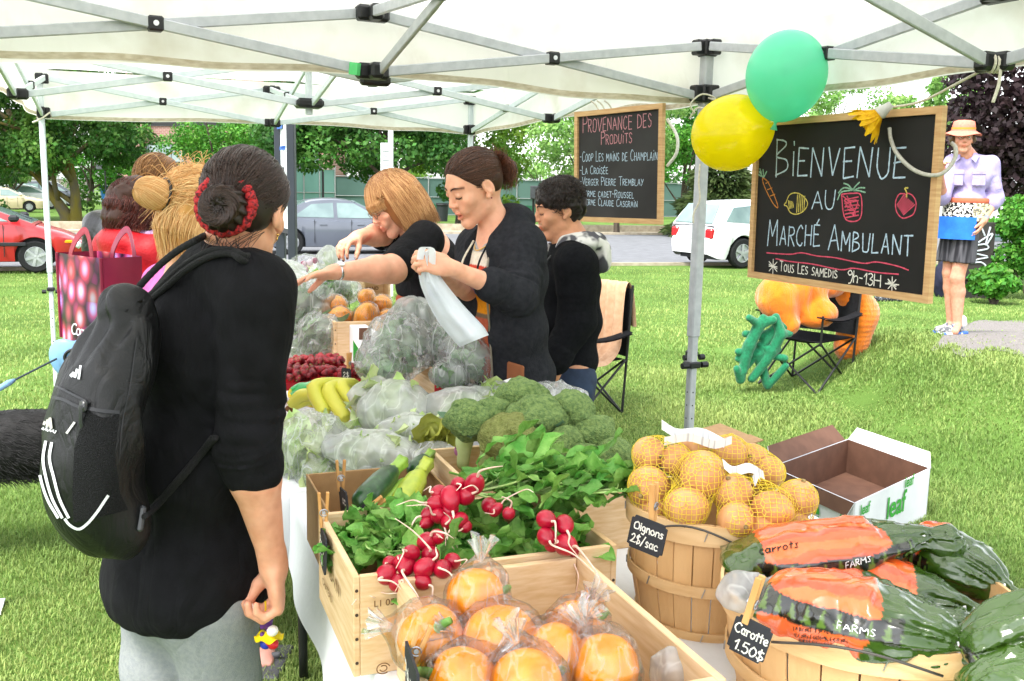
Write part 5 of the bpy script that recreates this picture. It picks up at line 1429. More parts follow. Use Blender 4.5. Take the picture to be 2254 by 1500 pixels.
# ---------------------------------------------- her black drawstring backpack
def backpack():
 f,r=WB['f'],WB['r']
 cinch=P(292,706,1.80); bot=P(225,1120,1.72)
 t=thing('backpack',bot,'black drawstring gym backpack with white stripes on the woman in black','backpack')
 S=SDF(); back=-f; up=(cinch-bot)/np.linalg.norm(cinch-bot)
 b2=back-up*(back@up); b2/=np.linalg.norm(b2); s2=np.cross(up,b2); R=np.array([s2,b2,up])
 S.ell(P(270,770,1.80),(.062,.045,.09),R,.05); S.ell(P(243,840,1.79),(.085,.055,.10),R,.05); S.ell(P(262,1160,1.79),(.085,.055,.05),R,.04); S.ell(P(208,920,1.77),(.118,.07,.14),R,.06); S.ell(P(200,1030,1.76),(.124,.078,.13),R,.06); S.ell(P(232,1118,1.78),(.11,.07,.085),R,.06)
 S.cap(P(283,735,1.80),P(288,708,1.80),.036,.028,.04); S.cap(P(286,708,1.80),P(276,676,1.80),.020,.036,.02); S.ell(P(262,690,1.80),(.045,.022,.028),R,.02)
 c0=P(205,980,1.77)
 gather=lambda X:-.010*np.clip(((X-P(230,850,1.8))@up)/.12,0,1)*np.abs(np.sin(((X-c0)@s2)*75+2*vnoise(X*9,3)))
 bag=cloth('sack',S,.0046,t,mat('nylon_black','#0c0d0e',.5,'#090a0b',scale=30,spec=.35,bump=.12,bscale=300,wrinkle=.5,wscale=12),plus(folds(.009,(10,10,5),12,.8),gather),1)
 bv=bvh_of(bag)
 W_=mat('print_white','#d9dcdf',.5,'#cfd3d6',scale=80); MESH=mat('mesh_pocket','#0b0b0c',.8,'#1a1b1d',scale=420,detail=1,spec=.2,bump=.8,bscale=420)
 pr=lambda n,st,m=W_,off=.002:print_on(n,st,bv,m,t,off)
 pr('piping',[(spline([(144,1141),(155,1155),(175,1164),(195,1150),(215,1125),(230,1102),(238,1090)],30),6)])
 for k,(x0,x1)in enumerate(((92,88),(103,97),(116,111))):
  pr('stripe',[(spline([(x0,968+3*k),(x1,1010),(x1+3+3*k,1050),(x1+18+2*k,1098),(x1+42,1140)],24),6)])
 Mz=mat('print_silver','#b8b4ac',.5)
 for k in range(3):pr('logo',[([(103+9*k-4,945-1+k*2),(109+8*k-8+1.2*k,932-9*k+4)],7)]if 0 else[([(100+8*k,936+4*k),(103+3.2*k+4*k-2*k,928-7*k+3*k)],6.0)],Mz,.003)
 lx=96
 glyph={'a':[[(7,-9),(2,-9),(0,-4),(3,0),(7,-3),(7,-10),(7,0)]],'d':[[(7,-9),(2,-9),(0,-4),(3,0),(7,-3)],[(7,-16),(7,0)]],'i':[[(2,-9),(2,0)],[(2,-14),(2,-12.5)]],'s':[[(6,-9),(1,-9),(1,-5),(6,-4),(6,0),(0,0)]]}
 st=[]; x=95
 for q in 'adidas':
  for pl in glyph[q]:st.append(([(x+a*.62,948+b_*.72+(x-95)*.24)for a,b_ in pl],2.0))
  x+=3.2 if q=='i' else 6.2
 pr('brand_lettering',st,W_,.003)
 for k in range(3):pr('logo',[([(158+9*k,830+3*k),(166+7*k,822-8*k)],7-k)],W_,.003)
 pk=[]
 for q in np.linspace(0,1,13):
  pk.append(([(196+62*q,905+6*q+12*math.sin(q*3)),(170+78*q,985+10*q),(165+92*q,1080+4*q),(168+108*q,1150-26*q)],10))
 pr('mesh_pocket',pk,MESH,.0016)
 pr('seam',[(spline([(118,876),(140,880),(165,892),(190,902)],20),7),(spline([(196,900),(225,905),(262,908)],20),8),(spline([(125,850),(160,868),(200,888)],20),5),(spline([(300,745),(285,850),(268,930),(262,1000)],24),2.5)],mat('nylon_edge','#222326',.4),.003)
 pr('label_tab',[([(150,955),(168,930)],5)],mat('tab_grey','#b9b9b4',.5),.004)
 h1=hit(bv,188,895); p0=h1[0]+h1[1]*.006
 MB().box(p0,.02,.012,.024,R,bev=.004).tube([p0+h1[1]*.006,p0-ZZ*.03+h1[1]*.01,p0-ZZ*.05+h1[1]*.006],.0045,8).build('zip_pull',mat('zip_black','#2a2b2e',.25,spec=.6),t,smooth='auto')
 rope=mat('rope_black','#101011',.8,'#1d1d1f',scale=300,bump=1.,bscale=500)
 def on(px,py,d):  # just off the tunic
  h_=hit(tb,px,py); return h_[0]+h_[1]*d if h_ else P(px,py,1.85)
 tb=bvh_of(*[c for c in WB['t'].children if c.name.startswith('tunic')])
 def strap(pts,rad=.0072):
  q=spline(pts,60); MB().tube(q,rad*(1+.06*np.sin(np.arange(60)*2.6)),9).build('strap',rope,t,smooth=True)
 top=P(298,700,1.78)
 strap([top,on(325,672,.012),on(370,628,.010),on(420,585,.010),on(470,560,.010),on(515,560,.010),on(540,572,.010),WB['nek']+(WB['sR']-WB['nek'])*.42+f*.055+[0,0,.03],WB['nek']+(WB['sR']-WB['nek'])*.26+f*.085+[0,0,-.07]])
 strap([top,on(330,678,.012),on(376,634,.010),on(428,591,.010),on(476,568,.010),on(515,567,.010),on(538,580,.008),WB['nek']+(WB['sR']-WB['nek'])*.50+f*.055+[0,0,.018],WB['nek']+(WB['sR']-WB['nek'])*.30+f*.085+[0,0,-.08]])
 strap([P(272,690,1.80),P(300,640,1.83),on(345,590,.012),on(390,553,.010),on(430,530,.008),on(452,524,.005)])
 for dx in(0,7):strap([P(318,1138,1.72),on(345+dx,1108,.012),on(400+dx,1045,.010),on(448+dx,992,.010),on(476+dx,962,.008)],.0062)
 gather_end(t,P(288,712,1.80),(-.25,-.1,1),.035,.038,np.random.default_rng(4),MATS['nylon_black'])
 MB().lathe([(.034,-.012),(.044,0),(.034,.012),(.026,0)],18,P(290,710,1.80),(s2,b2,up),closed=True).build('drawstring_collar',MATS['nylon_edge'],t,smooth=True)
 MB().box(P(306,1140,1.735),.035,.012,.05,R,bev=.004).build('corner_tab',mat('tab_leather','#3a3c40',.35,spec=.5),t)
backpack()
def toy():
 o=P(585,1352,1.90); t=thing('keychain_toy',o,'small beaded flower-fairy toy in purple, yellow and red held by the woman in black','keychain toy')
 pu,ye,re,bl,wh=[mat('toy_'+a,b_,.4)for a,b_ in(('purple','#5a2a78'),('yellow','#e6cf1a'),('red','#c8202a'),('blue','#2a3aa8'),('white','#ece8dd'))]
 u=.00091
 S=SDF(); S.ell(o+[0,0,-.010],(.012,.012,.012)); S.cap(o+[.004,0,-.02],o+[.008,0,-.05],.006,.008)
 for q in range(5):S.ell(o+np.array([.012*math.cos(q*2.1),-.008,-.008-.009*q]),.006,None,.004)
 cloth('hair',S,.002,t,pu,None,1)
 prof=[[.006,-.038],[.018,-.046],[.027,-.053],[.032,-.052]]
 MB().grid(np.array([[o+np.array([rr*math.cos(a)+.006,rr*math.sin(a),z+.004*math.sin(a*6)*(rr>.02)])for rr,z in prof]for a in np.linspace(0,2*PI,40)])).build('skirt',ye,t,smooth=True)
 for dx,dz,m_ in((.016,-.066,re),(.0,-.066,bl),(.008,-.060,re)):
  S=SDF(); S.ell(o+[dx,-.006,dz],.0125,None); cloth('bead',S,.0022,t,m_)
 S=SDF(); S.ell(o+[.016,-.018,-.032],.0085,None); S.ell(o+[.022,-.018,-.028],.006,None); cloth('bow',S,.002,t,wh)
 MB().tube([o+[.0,0,.03],o+[0,0,0]],.002,6).build('cord',ye,t)
toy(); YK=1.0
# ---------------------------------------------- the vendor with the ponytail, in an open charcoal hoodie
def legs(S,pel,r,f,top=.1,knee=.075,ank=.055,spread=.09,floor=.06):
 for s_ in(-1,1):
  a=pel+r*s_*spread; fo=foot_xy(a+f*.02*s_); k_=(a+fo)/2+f*.02; k_[2]=fo[2]+.48
  S.cap(a,k_,top,knee,.03); S.cap(k_,fo+[0,0,floor],knee,ank,.02)
def shoes(t,pel,r,f,m,spread=.09):
 for s_ in(-1,1):
  fo=foot_xy(pel+r*s_*spread); S=SDF(); S.cap(fo+[0,0,.05]-f*.05,fo+[0,0,.035]+f*.16,.045,.034,.02); S.box(fo+[0,0,.018]+f*.055,(.045,.145,.016),np.array([r,f,ZZ]),.014,.01)
  cloth('shoe',S,.008,t,m)
def stripes(bands,base_z):
 """Knitted stripes by height above base_z: [(z_top, colour)], lowest first."""
 zs=[b[0]for b in bands]; cs=np.array([hexc(b[1])for b in bands])
 def f(V):return cs[np.clip(np.searchsorted(zs,V[:,2]-base_z),0,len(cs)-1)]
 return f
def eyes(t,hd,iris='#3a2a1c'):
 for g in(-1,1):
  S=SDF(); S.ell(hd.w(g*.031,.0795,.003),.0115*hd.k,None); e=cloth('eyeball',S,.003,t,mat('eye_white','#e8e2da',.2,spec=.6),None,1)
  c=hd.w(g*.031,.0915,.002); MB().lathe([(0,.001),(.0052*hd.k,0),(.0055*hd.k,-.002)],12,c,(hd.R[0],hd.R[2],hd.R[1])).build('iris',mat('iris_brown',iris,.15,spec=.8),e,smooth=True)
def glasses(t,hd,m,w=.021,h=.0145):
 b=MB()
 for g in(-1,1):
  b.tube([hd.w(g*.033+w*math.cos(a)*(1.0),.100-.004*abs(math.cos(a)),-.001+h*math.sin(a))for a in np.linspace(0,2*PI,25)[:-1]],.0013,6,closed=True)
  b.tube([hd.w(g*.054,.096,.004),hd.w(g*.076,.04,.006),hd.w(g*.078,-.01,.0)],.0013,6)
 b.tube([hd.w(-.012,.102,.002),hd.w(0,.106,.005),hd.w(.012,.102,.002)],.0013,6)
 b.build('glasses',m,t,smooth=True)
def vendor_ponytail():
 Y=3.12
 az=212; f=np.array([math.cos(math.radians(az)),math.sin(math.radians(az)),0]); r=np.array([f[1],-f[0],0])  # r: her right, away from the camera
 hd=Head(P(1041,408,Y),head_axes(212,27,2),1.0)
 nek=P(1098,512,Y+.05); che=P(1112,605,Y+.06); wai=P(1118,720,Y+.09); pel=P(1130,835,Y+.12)
 t=person(foot_xy(pel),'dark-haired vendor with a ponytail in an open charcoal hoodie over a striped sweater')
 sL,eL,wL=P(1150,545,Y-.02),P(1140,652,Y-.14),P(990,590,Y-.30)
 sR,eR,wR=P(1050,548,Y+.26),P(1030,640,Y+.10),P(962,592,Y-.20)
 S=SDF(); hd.add(S,mouth_open=.0025)
 S.cap(hd.w(0,-.025,-.06),nek+f*.005,.047,.050,.02); S.cap(nek,che+[0,0,.05],.055,.09,.05)
 torso(S,pel,wai,che,nek,r,f,((.14,.10),(.12,.09),(.145,.095)))
 S.cap(sR,nek+[0,0,-.03],.045,.045,.05); S.cap(sL,nek+[0,0,-.03],.045,.045,.05)
 arm(S,sR,eR,wR,(.044,.036,.034,.023)); arm(S,sL,eL,wL,(.044,.037,.035,.0235))
 dl=np.array(P(930,572,Y-.33))-wL
 tp=hand(S,wL,dl,(.15,.55,-.35),False,(.75,.85,.95,1.0),.02,.98,(.8,.35,.5),.5)
 hand(S,wR,P(925,570,Y-.24)-wR,(.1,-.75,-.2),True,(.7,.8,.9,1.0),.02,.96,(.8,.35,.5),.5)
 legs(S,pel,r,f,.08,.06,.045)
 bo=body_mesh(S,.0034,t,SK_F,lambda V:hd.colour(V,brow=(.24,.16,.13),lip=(.88,.55,.52))); face_lines(t,hd,bo)
 # sweater
 S=SDF(); torso(S,pel+[0,0,.04],wai,che,nek,r,f,((.16,.118),(.142,.112),(.163,.116)))
 S.cap(sR,nek+[0,0,-.05],.06,.06,.05); S.cap(sL,nek+[0,0,-.05],.06,.06,.05)
 S.cap(nek+f*.07+[0,0,.07],che+f*.150+[0,0,.035],.062,.012,.01,True); S.cap(hd.w(0,-.02,-.03),nek+[0,0,-.01],.058,.062,.01,True)
 zz=lambda y:P(1040,y,Y-.05)[2]
 bands=[(zz(708),'#a8553c'),(zz(697),'#6b5a48'),(zz(655),'#d98a1a'),(zz(628),'#8a74c0'),(zz(606),'#b4aec6'),(zz(588),'#cf4a36'),(zz(556),'#e6dccb'),(9,'#a9a9aa')]
 S.box(pel+[0,0,-.30],(.4,.4,.17),np.array([r,f,ZZ]),.01,.01,True)
 cloth('sweater',S,.005,t,mat('sweater_knit','#ffffff',.9,'#ececec',scale=90,attr='Col',bump=.35,bscale=420,spec=.12),folds(.003,(10,10,6),2),1,stripes([(a,b_)for a,b_ in bands],0))
 # hoodie, open down the front
 S=SDF(); torso(S,pel+[0,0,.03],wai,che,nek,r,f,((.178,.138),(.168,.132),(.185,.134)),0,.07)
 S.cap(sR,nek+[0,0,-.04],.076,.072,.05); S.cap(sL,nek+[0,0,-.04],.076,.072,.05)
 S.cap(sL,eL,.078,.066,.03); cu=eL+(wL-eL)*.40; S.cap(eL,cu,.066,.056,.02); S.cap(cu-(wL-eL)*.12,cu,.058,.057,.006)
 S.cap(sR,eR,.076,.064,.03); cr=eR+(wR-eR)*.2; S.cap(eR,cr,.064,.056,.02)
 hc=hd.w(0,-.075,-.15)
 S.ell(hc+[0.02,.02,-.015],(.105,.075,.055),np.array([r,f,ZZ]),.04)
 for s_ in(-1,1):S.cap(hc+r*s_*.07,nek+f*.065+r*s_*.07+[0,0,-.05],.030,.022,.03)
 S.cap(hd.w(0,-.02,.0),nek+f*.02+[0,0,-.02],.062,.060,.012,True)
 off=r*.005
 S.chain([nek+f*.13+off+[0,0,.03],che+f*.16+off,wai+f*.17+off,pel+f*.17+off+[0,0,-.1]],[.075,.092,.088,.08],.006,True)
 S.box(pel+[0,0,-.235],(.4,.4,.17),np.array([r,f,ZZ]),.01,.01,True)
 cloth('hoodie',S,.0048,t,M_CHAR,plus(folds(.0055,(9,9,5),5),rings(sL,eL,.0035,30,.11,.3,1.1),rings(eL,cu,.0035,20,.1,-.2,.85)),1)
 zp=spline([nek+f*.06-r*.062+[0,0,-.0],che+f*.120-r*.078,wai+f*.118-r*.074,pel+f*.122-r*.07+[0,0,-.05]],40)
 MB().tube(zp,.0042,6).build('zip',mat('zip_metal','#8b8274',.4,metal=.5),t,smooth=True)
 for s_ in(-1,1):MB().tube(spline([nek+f*.07+r*.05*s_+[0,0,-.03],che+f*.14+r*.055*s_+[0,0,.04],che+f*.145+r*.05*s_+[0,0,-.05]],16),.0035,6).build('drawstring',M_CORD if s_>0 else M_CHAR,t)
 # knit hem, jeans, apron, necklace
 S=SDF(); S.ell(pel+[0,0,-.05],(.175,.135,.07),np.array([r,f,ZZ]),.02); S.box(pel+[0,0,-.2],(.3,.3,.13),None,.01,.01,True)
 cloth('knit_hem',S,.006,t,mat('rib_grey','#b3b3b1',.9,'#8f8f8e',scale=14,stretch=(1,1,.02),bump=.5,bscale=60),lambda X:.003*np.sin(np.arctan2((X-pel)@r,(X-pel)@f)*60))
 S=SDF(); S.ell(pel+[0,0,-.12],(.165,.125,.12),np.array([r,f,ZZ]),.05); legs(S,pel+[0,0,-.1],r,f,.10,.078,.07)
 cloth('jeans',S,.008,t,M_DENIM,folds(.004,(8,8,6),3)); shoes(t,pel,r,f,M_BLACKM)
 ap=P(1134,852,Y-.07); MB().box(ap,.10,.012,.16,(r,f,ZZ),bev=.005).build('apron',mat('apron_brown','#8a5230',.8),t)
 nc=[nek+f*.058*math.cos(a)+r*.062*math.sin(a)+ZZ*(-.005-.055*max(0,math.cos(a))**1.5+.02*(1-math.cos(a))*.5)+f*.03*max(0,math.cos(a))for a in np.linspace(0,2*PI,41)[:-1]]
 MB().tube(np.array(nc),.0026,8,closed=True).build('necklace',mat('cord_gold','#d6aa5c',.45),t,smooth=True)
 e=hd.w(-.080,-.006,-.045); MB().lathe([(0,-.002),(.003,0),(0,.002)],8,e,(hd.R[1],hd.R[2],hd.R[0])).build('earring',mat('ear_red','#7d2630',.3),t)
 # hair
 S=SDF(); E=lambda c,q,k=.02,sub=False:S.ell(hd.w(*c),np.array(q)*hd.k,hd.R,k,sub)
 E((0,-.014,.034),(.0785,.098,.082)); E((0,-.05,-.005),(.068,.056,.058),.03); E((0,.112,-.018),(.084,.062,.092),.012,True)
 for g in(-1,1):E((g*.086,.006,-.04),(.026,.032,.042),.012,True)
 E((0,-.07,-.10),(.07,.06,.035),.02,True)
 hairline(S,hd,.44)
 cloth('hair',S,.004,t,hb('hair_base_brown','#3a2216'),lambda X:.001*vnoise(hd.l(X)*[90,14,30],3),2)
 tie=(0,-.112,.012)
 strands('hair_strands',pulled_back(hd,tie,4200,15,face_cut=.56,r=(.081,.101,.086)),.00075,H_BR,t)
 Rg=np.random.default_rng(6); n=1100; b0=hd.w(0,-.108,.008); pts=[]
 gd=np.array([0,0,-1.0])
 for j in range(n):
  o=Rg.normal(size=3)*[.013,.010,.013]; L=Rg.uniform(.055,.085); o2=o+Rg.normal(size=3)*.004
  a0=hd.w(*(np.array([0,-.108,.008])+o*.55)); d1=-hd.R[1]*1.0+hd.R[2]*.35
  pts.append(spline([a0,a0+d1*L*.35+(hd.R[0]*o[0]+hd.R[2]*o[2])*1.0,a0+d1*L*.55+gd*L*.35+(hd.R[0]*o[0]+hd.R[2]*o[2])*1.3,a0+d1*L*.5+gd*L*.80+(hd.R[0]*o2[0]+hd.R[2]*o2[2])*1.2],10))
 S=SDF(); c1=b0-hd.R[1]*.045+[0,0,-.022]; S.ell(c1,(.034,.032,.040),None,.02); S.cap(b0,c1,.016,.024,.02)
 pt_=cloth('ponytail',S,.004,t,hb('hair_base_auburn','#3c2013'),lambda X:.003*vnoise(X*[40,40,12],3),1)
 strands('hair_strands',np.array(pts),.0007,hair_mat('hair_chestnut','#3a1d10','#6e3a1e'),pt_)
 MB().tube([b0+hd.k*.019*(math.cos(a)*hd.R[0]+math.sin(a)*hd.R[2])-hd.R[1]*.004 for a in np.linspace(0,2*PI,25)[:-1]],.005,7,closed=True).build('hair_tie',mat('tie_rose','#a0605c',.8),t,smooth=True)
 return dict(t=t,wL=wL,wR=wR,f=f,r=r,tip=np.mean([q[0]for q in tp[:4]],0))
YK=1.06
VP_=vendor_ponytail()
# ---------------------------------------------- the red-haired vendor reaching over the table
M_APR=mat('apron_print','#e2ded6',.85,'#1d1d20',scale=55,detail=1,contrast=(.49,.51),spec=.1)
M_APO=mat('apron_band','#b0583c',.85,'#a04e34',scale=30,spec=.1,bump=.2)
def vendor_red():
 Y=3.85
 az=208; f=np.array([math.cos(math.radians(az)),math.sin(math.radians(az)),0]); r=np.array([f[1],-f[0],0])
 hd=Head(P(862,446,Y),head_axes(207,34,-4),1.03)
 nek=P(922,505,Y+.06); che=P(938,560,Y+.12); wai=P(944,620,Y+.18); pel=P(952,700,Y+.22)
 t=person(foot_xy(pel),'red-haired vendor in glasses and a black T-shirt, bending over the far table')
 sL,eL,wL=P(935,530,Y-.08),P(866,592,Y-.32),P(738,599,Y-.48)
 sR,eR,wR=P(880,510,Y+.28),P(842,516,Y+.10),P(788,523,Y-.05)
 S=SDF(); hd.add(S); S.cap(hd.w(0,-.025,-.06),nek,.05,.055,.02); S.cap(nek,che,.06,.1,.05)
 torso(S,pel,wai,che,nek,r,f,((.16,.12),(.15,.12),(.16,.11)))
 S.cap(sR,nek,.05,.05,.05); S.cap(sL,nek,.05,.05,.05)
 arm(S,sR,eR,wR,(.055,.048,.044,.028)); arm(S,sL,eL,wL,(.060,.056,.050,.028))
 a=hand(S,wL,P(690,606,Y-.52)-wL,(-.15,-.35,-1),False,(.22,.18,.15,.2),.10,1.0,(.75,.35,.55),.2)
 b=hand(S,wR,P(764,533,Y-.10)-wR,(-.25,-.45,-1),True,(.55,.6,.55,.6),.08,.98,(.6,.3,.7),.3)
 legs(S,pel,r,f,.1,.07,.05)
 bo=body_mesh(S,.0042,t,SK_F,lambda V:hd.colour(V,brow=(.55,.38,.25),blush=.35,lash=False)); face_lines(t,hd,bo,'#8a5a34')
 nm=mat('nail_wine','#4a1420',.2,spec=.7); nails(a[:4],nm,t); nails(b,nm,t)
 S=SDF(); torso(S,pel+[0,0,.1],wai,che,nek,r,f,((.175,.14),(.172,.14),(.178,.13)),0,.07)
 S.cap(sR,nek+[0,0,-.02],.072,.07,.05); S.cap(sL,nek+[0,0,-.02],.072,.07,.05)
 S.cap(sL,sL+(eL-sL)*.86,.078,.074,.03); S.cap(sR,sR+(eR-sR)*.7,.074,.068,.03)
 S.cap(hd.w(0,-.02,-.03),nek+f*.03,.068,.082,.015,True); S.box(wai+[0,0,-.19],(.4,.4,.13),np.array([r,f,ZZ]),.01,.01,True)
 cloth('tshirt',S,.0055,t,M_KNITB,plus(folds(.005,(8,8,5),15),rings(sL,eL,.003,16,.12,.4,.9)),1)
 S=SDF(); bc=wai+[0,0,-.085]; S.ell(bc,(.172,.142,.075),np.array([r,f,ZZ]),.02); S.box(bc+[0,0,.105],(.3,.3,.08),None,.01,.01,True); S.box(bc+[0,0,-.125],(.3,.3,.08),None,.01,.01,True)
 cloth('apron_band',S,.006,t,M_APO)
 S=SDF(); ac=bc+[0,0,-.20]; S.ell(ac+[0,0,.06],(.178,.148,.17),np.array([r,f,ZZ]),.03); S.box(ac+[0,0,.24],(.3,.3,.08),None,.01,.01,True)
 cloth('apron',S,.006,t,M_APR,folds(.003,(7,7,5),2))
 S=SDF(); S.ell(pel,(.16,.12,.12),np.array([r,f,ZZ]),.05); legs(S,pel,r,f,.11,.08,.06); cloth('trousers',S,.009,t,M_BLK2); shoes(t,pel,r,f,M_BLACKM)
 # watch
 d=(wL-eL)/np.linalg.norm(wL-eL); x,y,z=frame(d); wc=wL-d*.015
 w_=MB().lathe([(.0295,-.006),(.0325,-.005),(.0325,.005),(.0295,.006)],22,wc,(x,y,z),closed=True).build('watch',mat('steel_watch','#c9ccd0',.25,metal=.85),t,smooth=True)
 up=np.array([-.1,-.6,.75]); up-=d*(up@d); up/=np.linalg.norm(up)
 MB().lathe([(0,.0),(.014,0),(.014,-.006),(0,-.006)],18,wc+up*.037,frame(up)).build('watch_face',mat('dial','#e9e6dc',.2,spec=.7),w_)
 glasses(t,hd,mat('specs_metal','#8a7560',.3,metal=.6))
 # bob
 S=SDF(); E=lambda c,q,k=.02,sub=False:S.ell(hd.w(*c),np.array(q)*hd.k,hd.R,k,sub)
 E((0,-.016,.034),(.092,.108,.090)); gv=np.array([0,0,-1.0]); g_l=hd.R@gv
 for g in(-1,1):
  E((g*.070,-.012,-.035),(.034,.062,.085),.04); E((g*.068,.018,-.075),(.026,.032,.055),.03)
 E((0,-.078,-.035),(.075,.045,.085),.04); E((0,.105,-.075),(.052,.075,.10),.01,True)
 cloth('hair',S,.0045,t,hb('hair_base_copper','#8f5a30'),lambda X:.004*vnoise(hd.l(X)*[38,38,7],3),2)
 Rg=np.random.default_rng(4); n=3600; pts=[]; d0=sphere_dirs(n*3,Rg); d0=d0[(d0[:,2]>.1)&((d0[:,1]<.62)|(d0[:,2]>.7))][:n]
 for q in d0:
  az_=math.atan2(q[0],q[1]); rad=np.array([math.sin(az_),math.cos(az_)])
  k0=np.array([q[0]*.098,q[1]*.113-.016,q[2]*.096+.034]); front=rad[1]>.45
  L=(.055 if front else .150)*Rg.uniform(.8,1.1)
  p1=np.array([rad[0]*.112,rad[1]*.122-.016,.005+Rg.normal()*.006]); p2=p1+np.array([rad[0]*.006,rad[1]*.002,-L*.6]); p3=p2+np.array([-rad[0]*.018,-rad[1]*.012+.008,-L*.45])+Rg.normal(size=3)*.006
  if front:p1=np.array([rad[0]*.088,rad[1]*.108-.012,.045]); p2=p1+[0,.006,-.022]; p3=p2+[0,.0,-.018*Rg.uniform(.5,1.4)]
  pts.append(hd.c+hd.k*(spline([k0,(k0+p1)/2*1.03,p1,p2,p3],12)@hd.R))
 strands('hair_strands',np.array(pts),.0009,H_RD,t)
YK=1.07
vendor_red()
# ---------------------------------------------- the boy in the black hooded sweatshirt
def boy():
 Y=3.78
 az=196; f=np.array([math.cos(math.radians(az)),math.sin(math.radians(az)),0]); r=np.array([f[1],-f[0],0])
 hd=Head(P(1229,457,Y),head_axes(192,15,3),.98)
 nek=P(1256,530,Y+.02); che=P(1252,625,Y+.03); wai=P(1252,705,Y+.03); pel=P(1244,805,Y+.03)
 t=person(foot_xy(pel),'curly dark-haired boy in a black hooded sweatshirt with a grey camouflage hood')
 sL,eL,wL=P(1268,585,Y-.16),P(1270,705,Y-.16),P(1225,790,Y-.20)
 sR,eR,wR=P(1225,580,Y+.2),P(1222,700,Y+.2),P(1200,780,Y+.1)
 S=SDF(); hd.add(S,False); S.cap(hd.w(0,-.028,-.06),nek,.047,.05,.02); S.cap(nek,che,.055,.09,.05)
 torso(S,pel,wai,che,nek,r,f,((.13,.1),(.12,.09),(.14,.09))); S.cap(sR,nek,.045,.045,.05); S.cap(sL,nek,.045,.045,.05)
 arm(S,sR,eR,wR); arm(S,sL,eL,wL); hand(S,wL,(-.3,0,-1),(0,.8,-.2),False); hand(S,wR,(-.2,0,-1),(0,-1,0),True); legs(S,pel,r,f,.08,.06,.05)
 bo=body_mesh(S,.004,t,SK_O,lambda V:hd.colour(V,brow=(.16,.12,.10),lip=(.9,.58,.52))); face_lines(t,hd,bo,'#17100c',lw=1.25)
 S=SDF(); torso(S,pel+[0,0,.03],wai,che,nek,r,f,((.165,.135),(.165,.135),(.172,.128)),0,.07)
 S.cap(sR,nek+[0,0,-.05],.078,.07,.05); S.cap(sL,nek+[0,0,-.05],.08,.07,.05); S.cap(sL,eL,.086,.074,.03); S.cap(eL,wL,.076,.062,.03); S.cap(sR,eR,.08,.07,.03); S.cap(eR,wR,.07,.06,.03)
 S.cap(hd.w(0,-.02,.0),nek+[0,0,-.01],.058,.062,.015,True); S.box(pel+[0,0,-.25],(.4,.4,.19),np.array([r,f,ZZ]),.01,.012,True)
 cloth('sweatshirt',S,.0055,t,M_BLK2,plus(folds(.007,(7,7,4),25),rings(sL,eL,.003,22,.12,.4,1.05),rings(eL,wL,.0035,20,.1,-.1,.9)),1)
 S=SDF(); hc=nek-f*.035-r*.01+[0,0,.0]
 S.ell(hc,(.125,.10,.030),np.array([r,f,ZZ]),.03); S.ell(hc-f*.075-r*.02+[0,0,-.06],(.10,.034,.08),np.array([r,f,ZZ]),.04)
 for s_ in(-1,1):S.cap(hc+r*s_*.08,nek+f*.06+r*s_*.055+[0,0,-.03],.036,.022,.03)
 S.cap(hd.w(0,-.02,.0),nek+f*.02+[0,0,-.02],.058,.062,.012,True)
 cloth('hood',S,.005,t,mat('camouflage','#d4d3cf',.9,'#55555a',scale=13,detail=2,contrast=(.46,.52),bump=.3,bscale=300,spec=.1,stretch=(1,1,.6)),folds(.013,(11,11,7),6,.8))
 for s_ in(-1,1):MB().tube(spline([nek+f*.075+r*s_*.03+[0,0,-.04],che+f*.13+r*s_*.035+[0,0,.06],che+f*.14+r*s_*.04+[0,0,-.04]],16),.0045,6).build('drawstring',M_BLACKM,t)
 S=SDF(); S.ell(pel+[0,0,-.08],(.15,.12,.12),np.array([r,f,ZZ]),.05); legs(S,pel+[0,0,-.05],r,f,.105,.08,.07); cloth('jeans',S,.008,t,M_DENIM,folds(.006,(8,8,6),3)); shoes(t,pel,r,f,M_BLACKM)
 S=SDF(); E=lambda c,q,k=.02,sub=False:S.ell(hd.w(*c),np.array(q)*hd.k,hd.R,k,sub)
 E((0,-.014,.038),(.084,.102,.081)); E((0,-.055,-.01),(.076,.06,.065),.03); E((0,.100,-.045),(.085,.055,.080),.012,True)
 for g in(-1,1):E((g*.088,.004,-.042),(.03,.034,.045),.01,True)
 cloth('hair',S,.0045,t,hb('hair_base_black','#1a120e'),lambda X:-.009*np.abs(vnoise(X*42,3))+.004*vnoise(X*70,5),0)
 Rg=np.random.default_rng(14); n=2200; d0=sphere_dirs(n*3,Rg); d0=d0[(d0[:,1]<.55+.3*d0[:,2])&(d0[:,2]>-.55)][:n]; pts=[]
 for q in d0:
  k0=np.array([q[0]*.082,q[1]*.100-.014,q[2]*.078+.038]); tg=np.cross(q,Rg.normal(size=3)); tg/=np.linalg.norm(tg); b_=np.cross(q,tg); a=np.linspace(0,Rg.uniform(2.5,5),9)
  pts.append(hd.c+hd.k*((k0+np.outer(.010*(1-np.cos(a)),tg)+np.outer(.010*np.sin(a),b_)+np.outer(a*.0035,q))@hd.R))
 strands('hair_strands',np.array(pts),.0008,hair_mat('hair_black','#150e0b','#2f2018'),t)
YK=1.06
boy(); YK=1.0
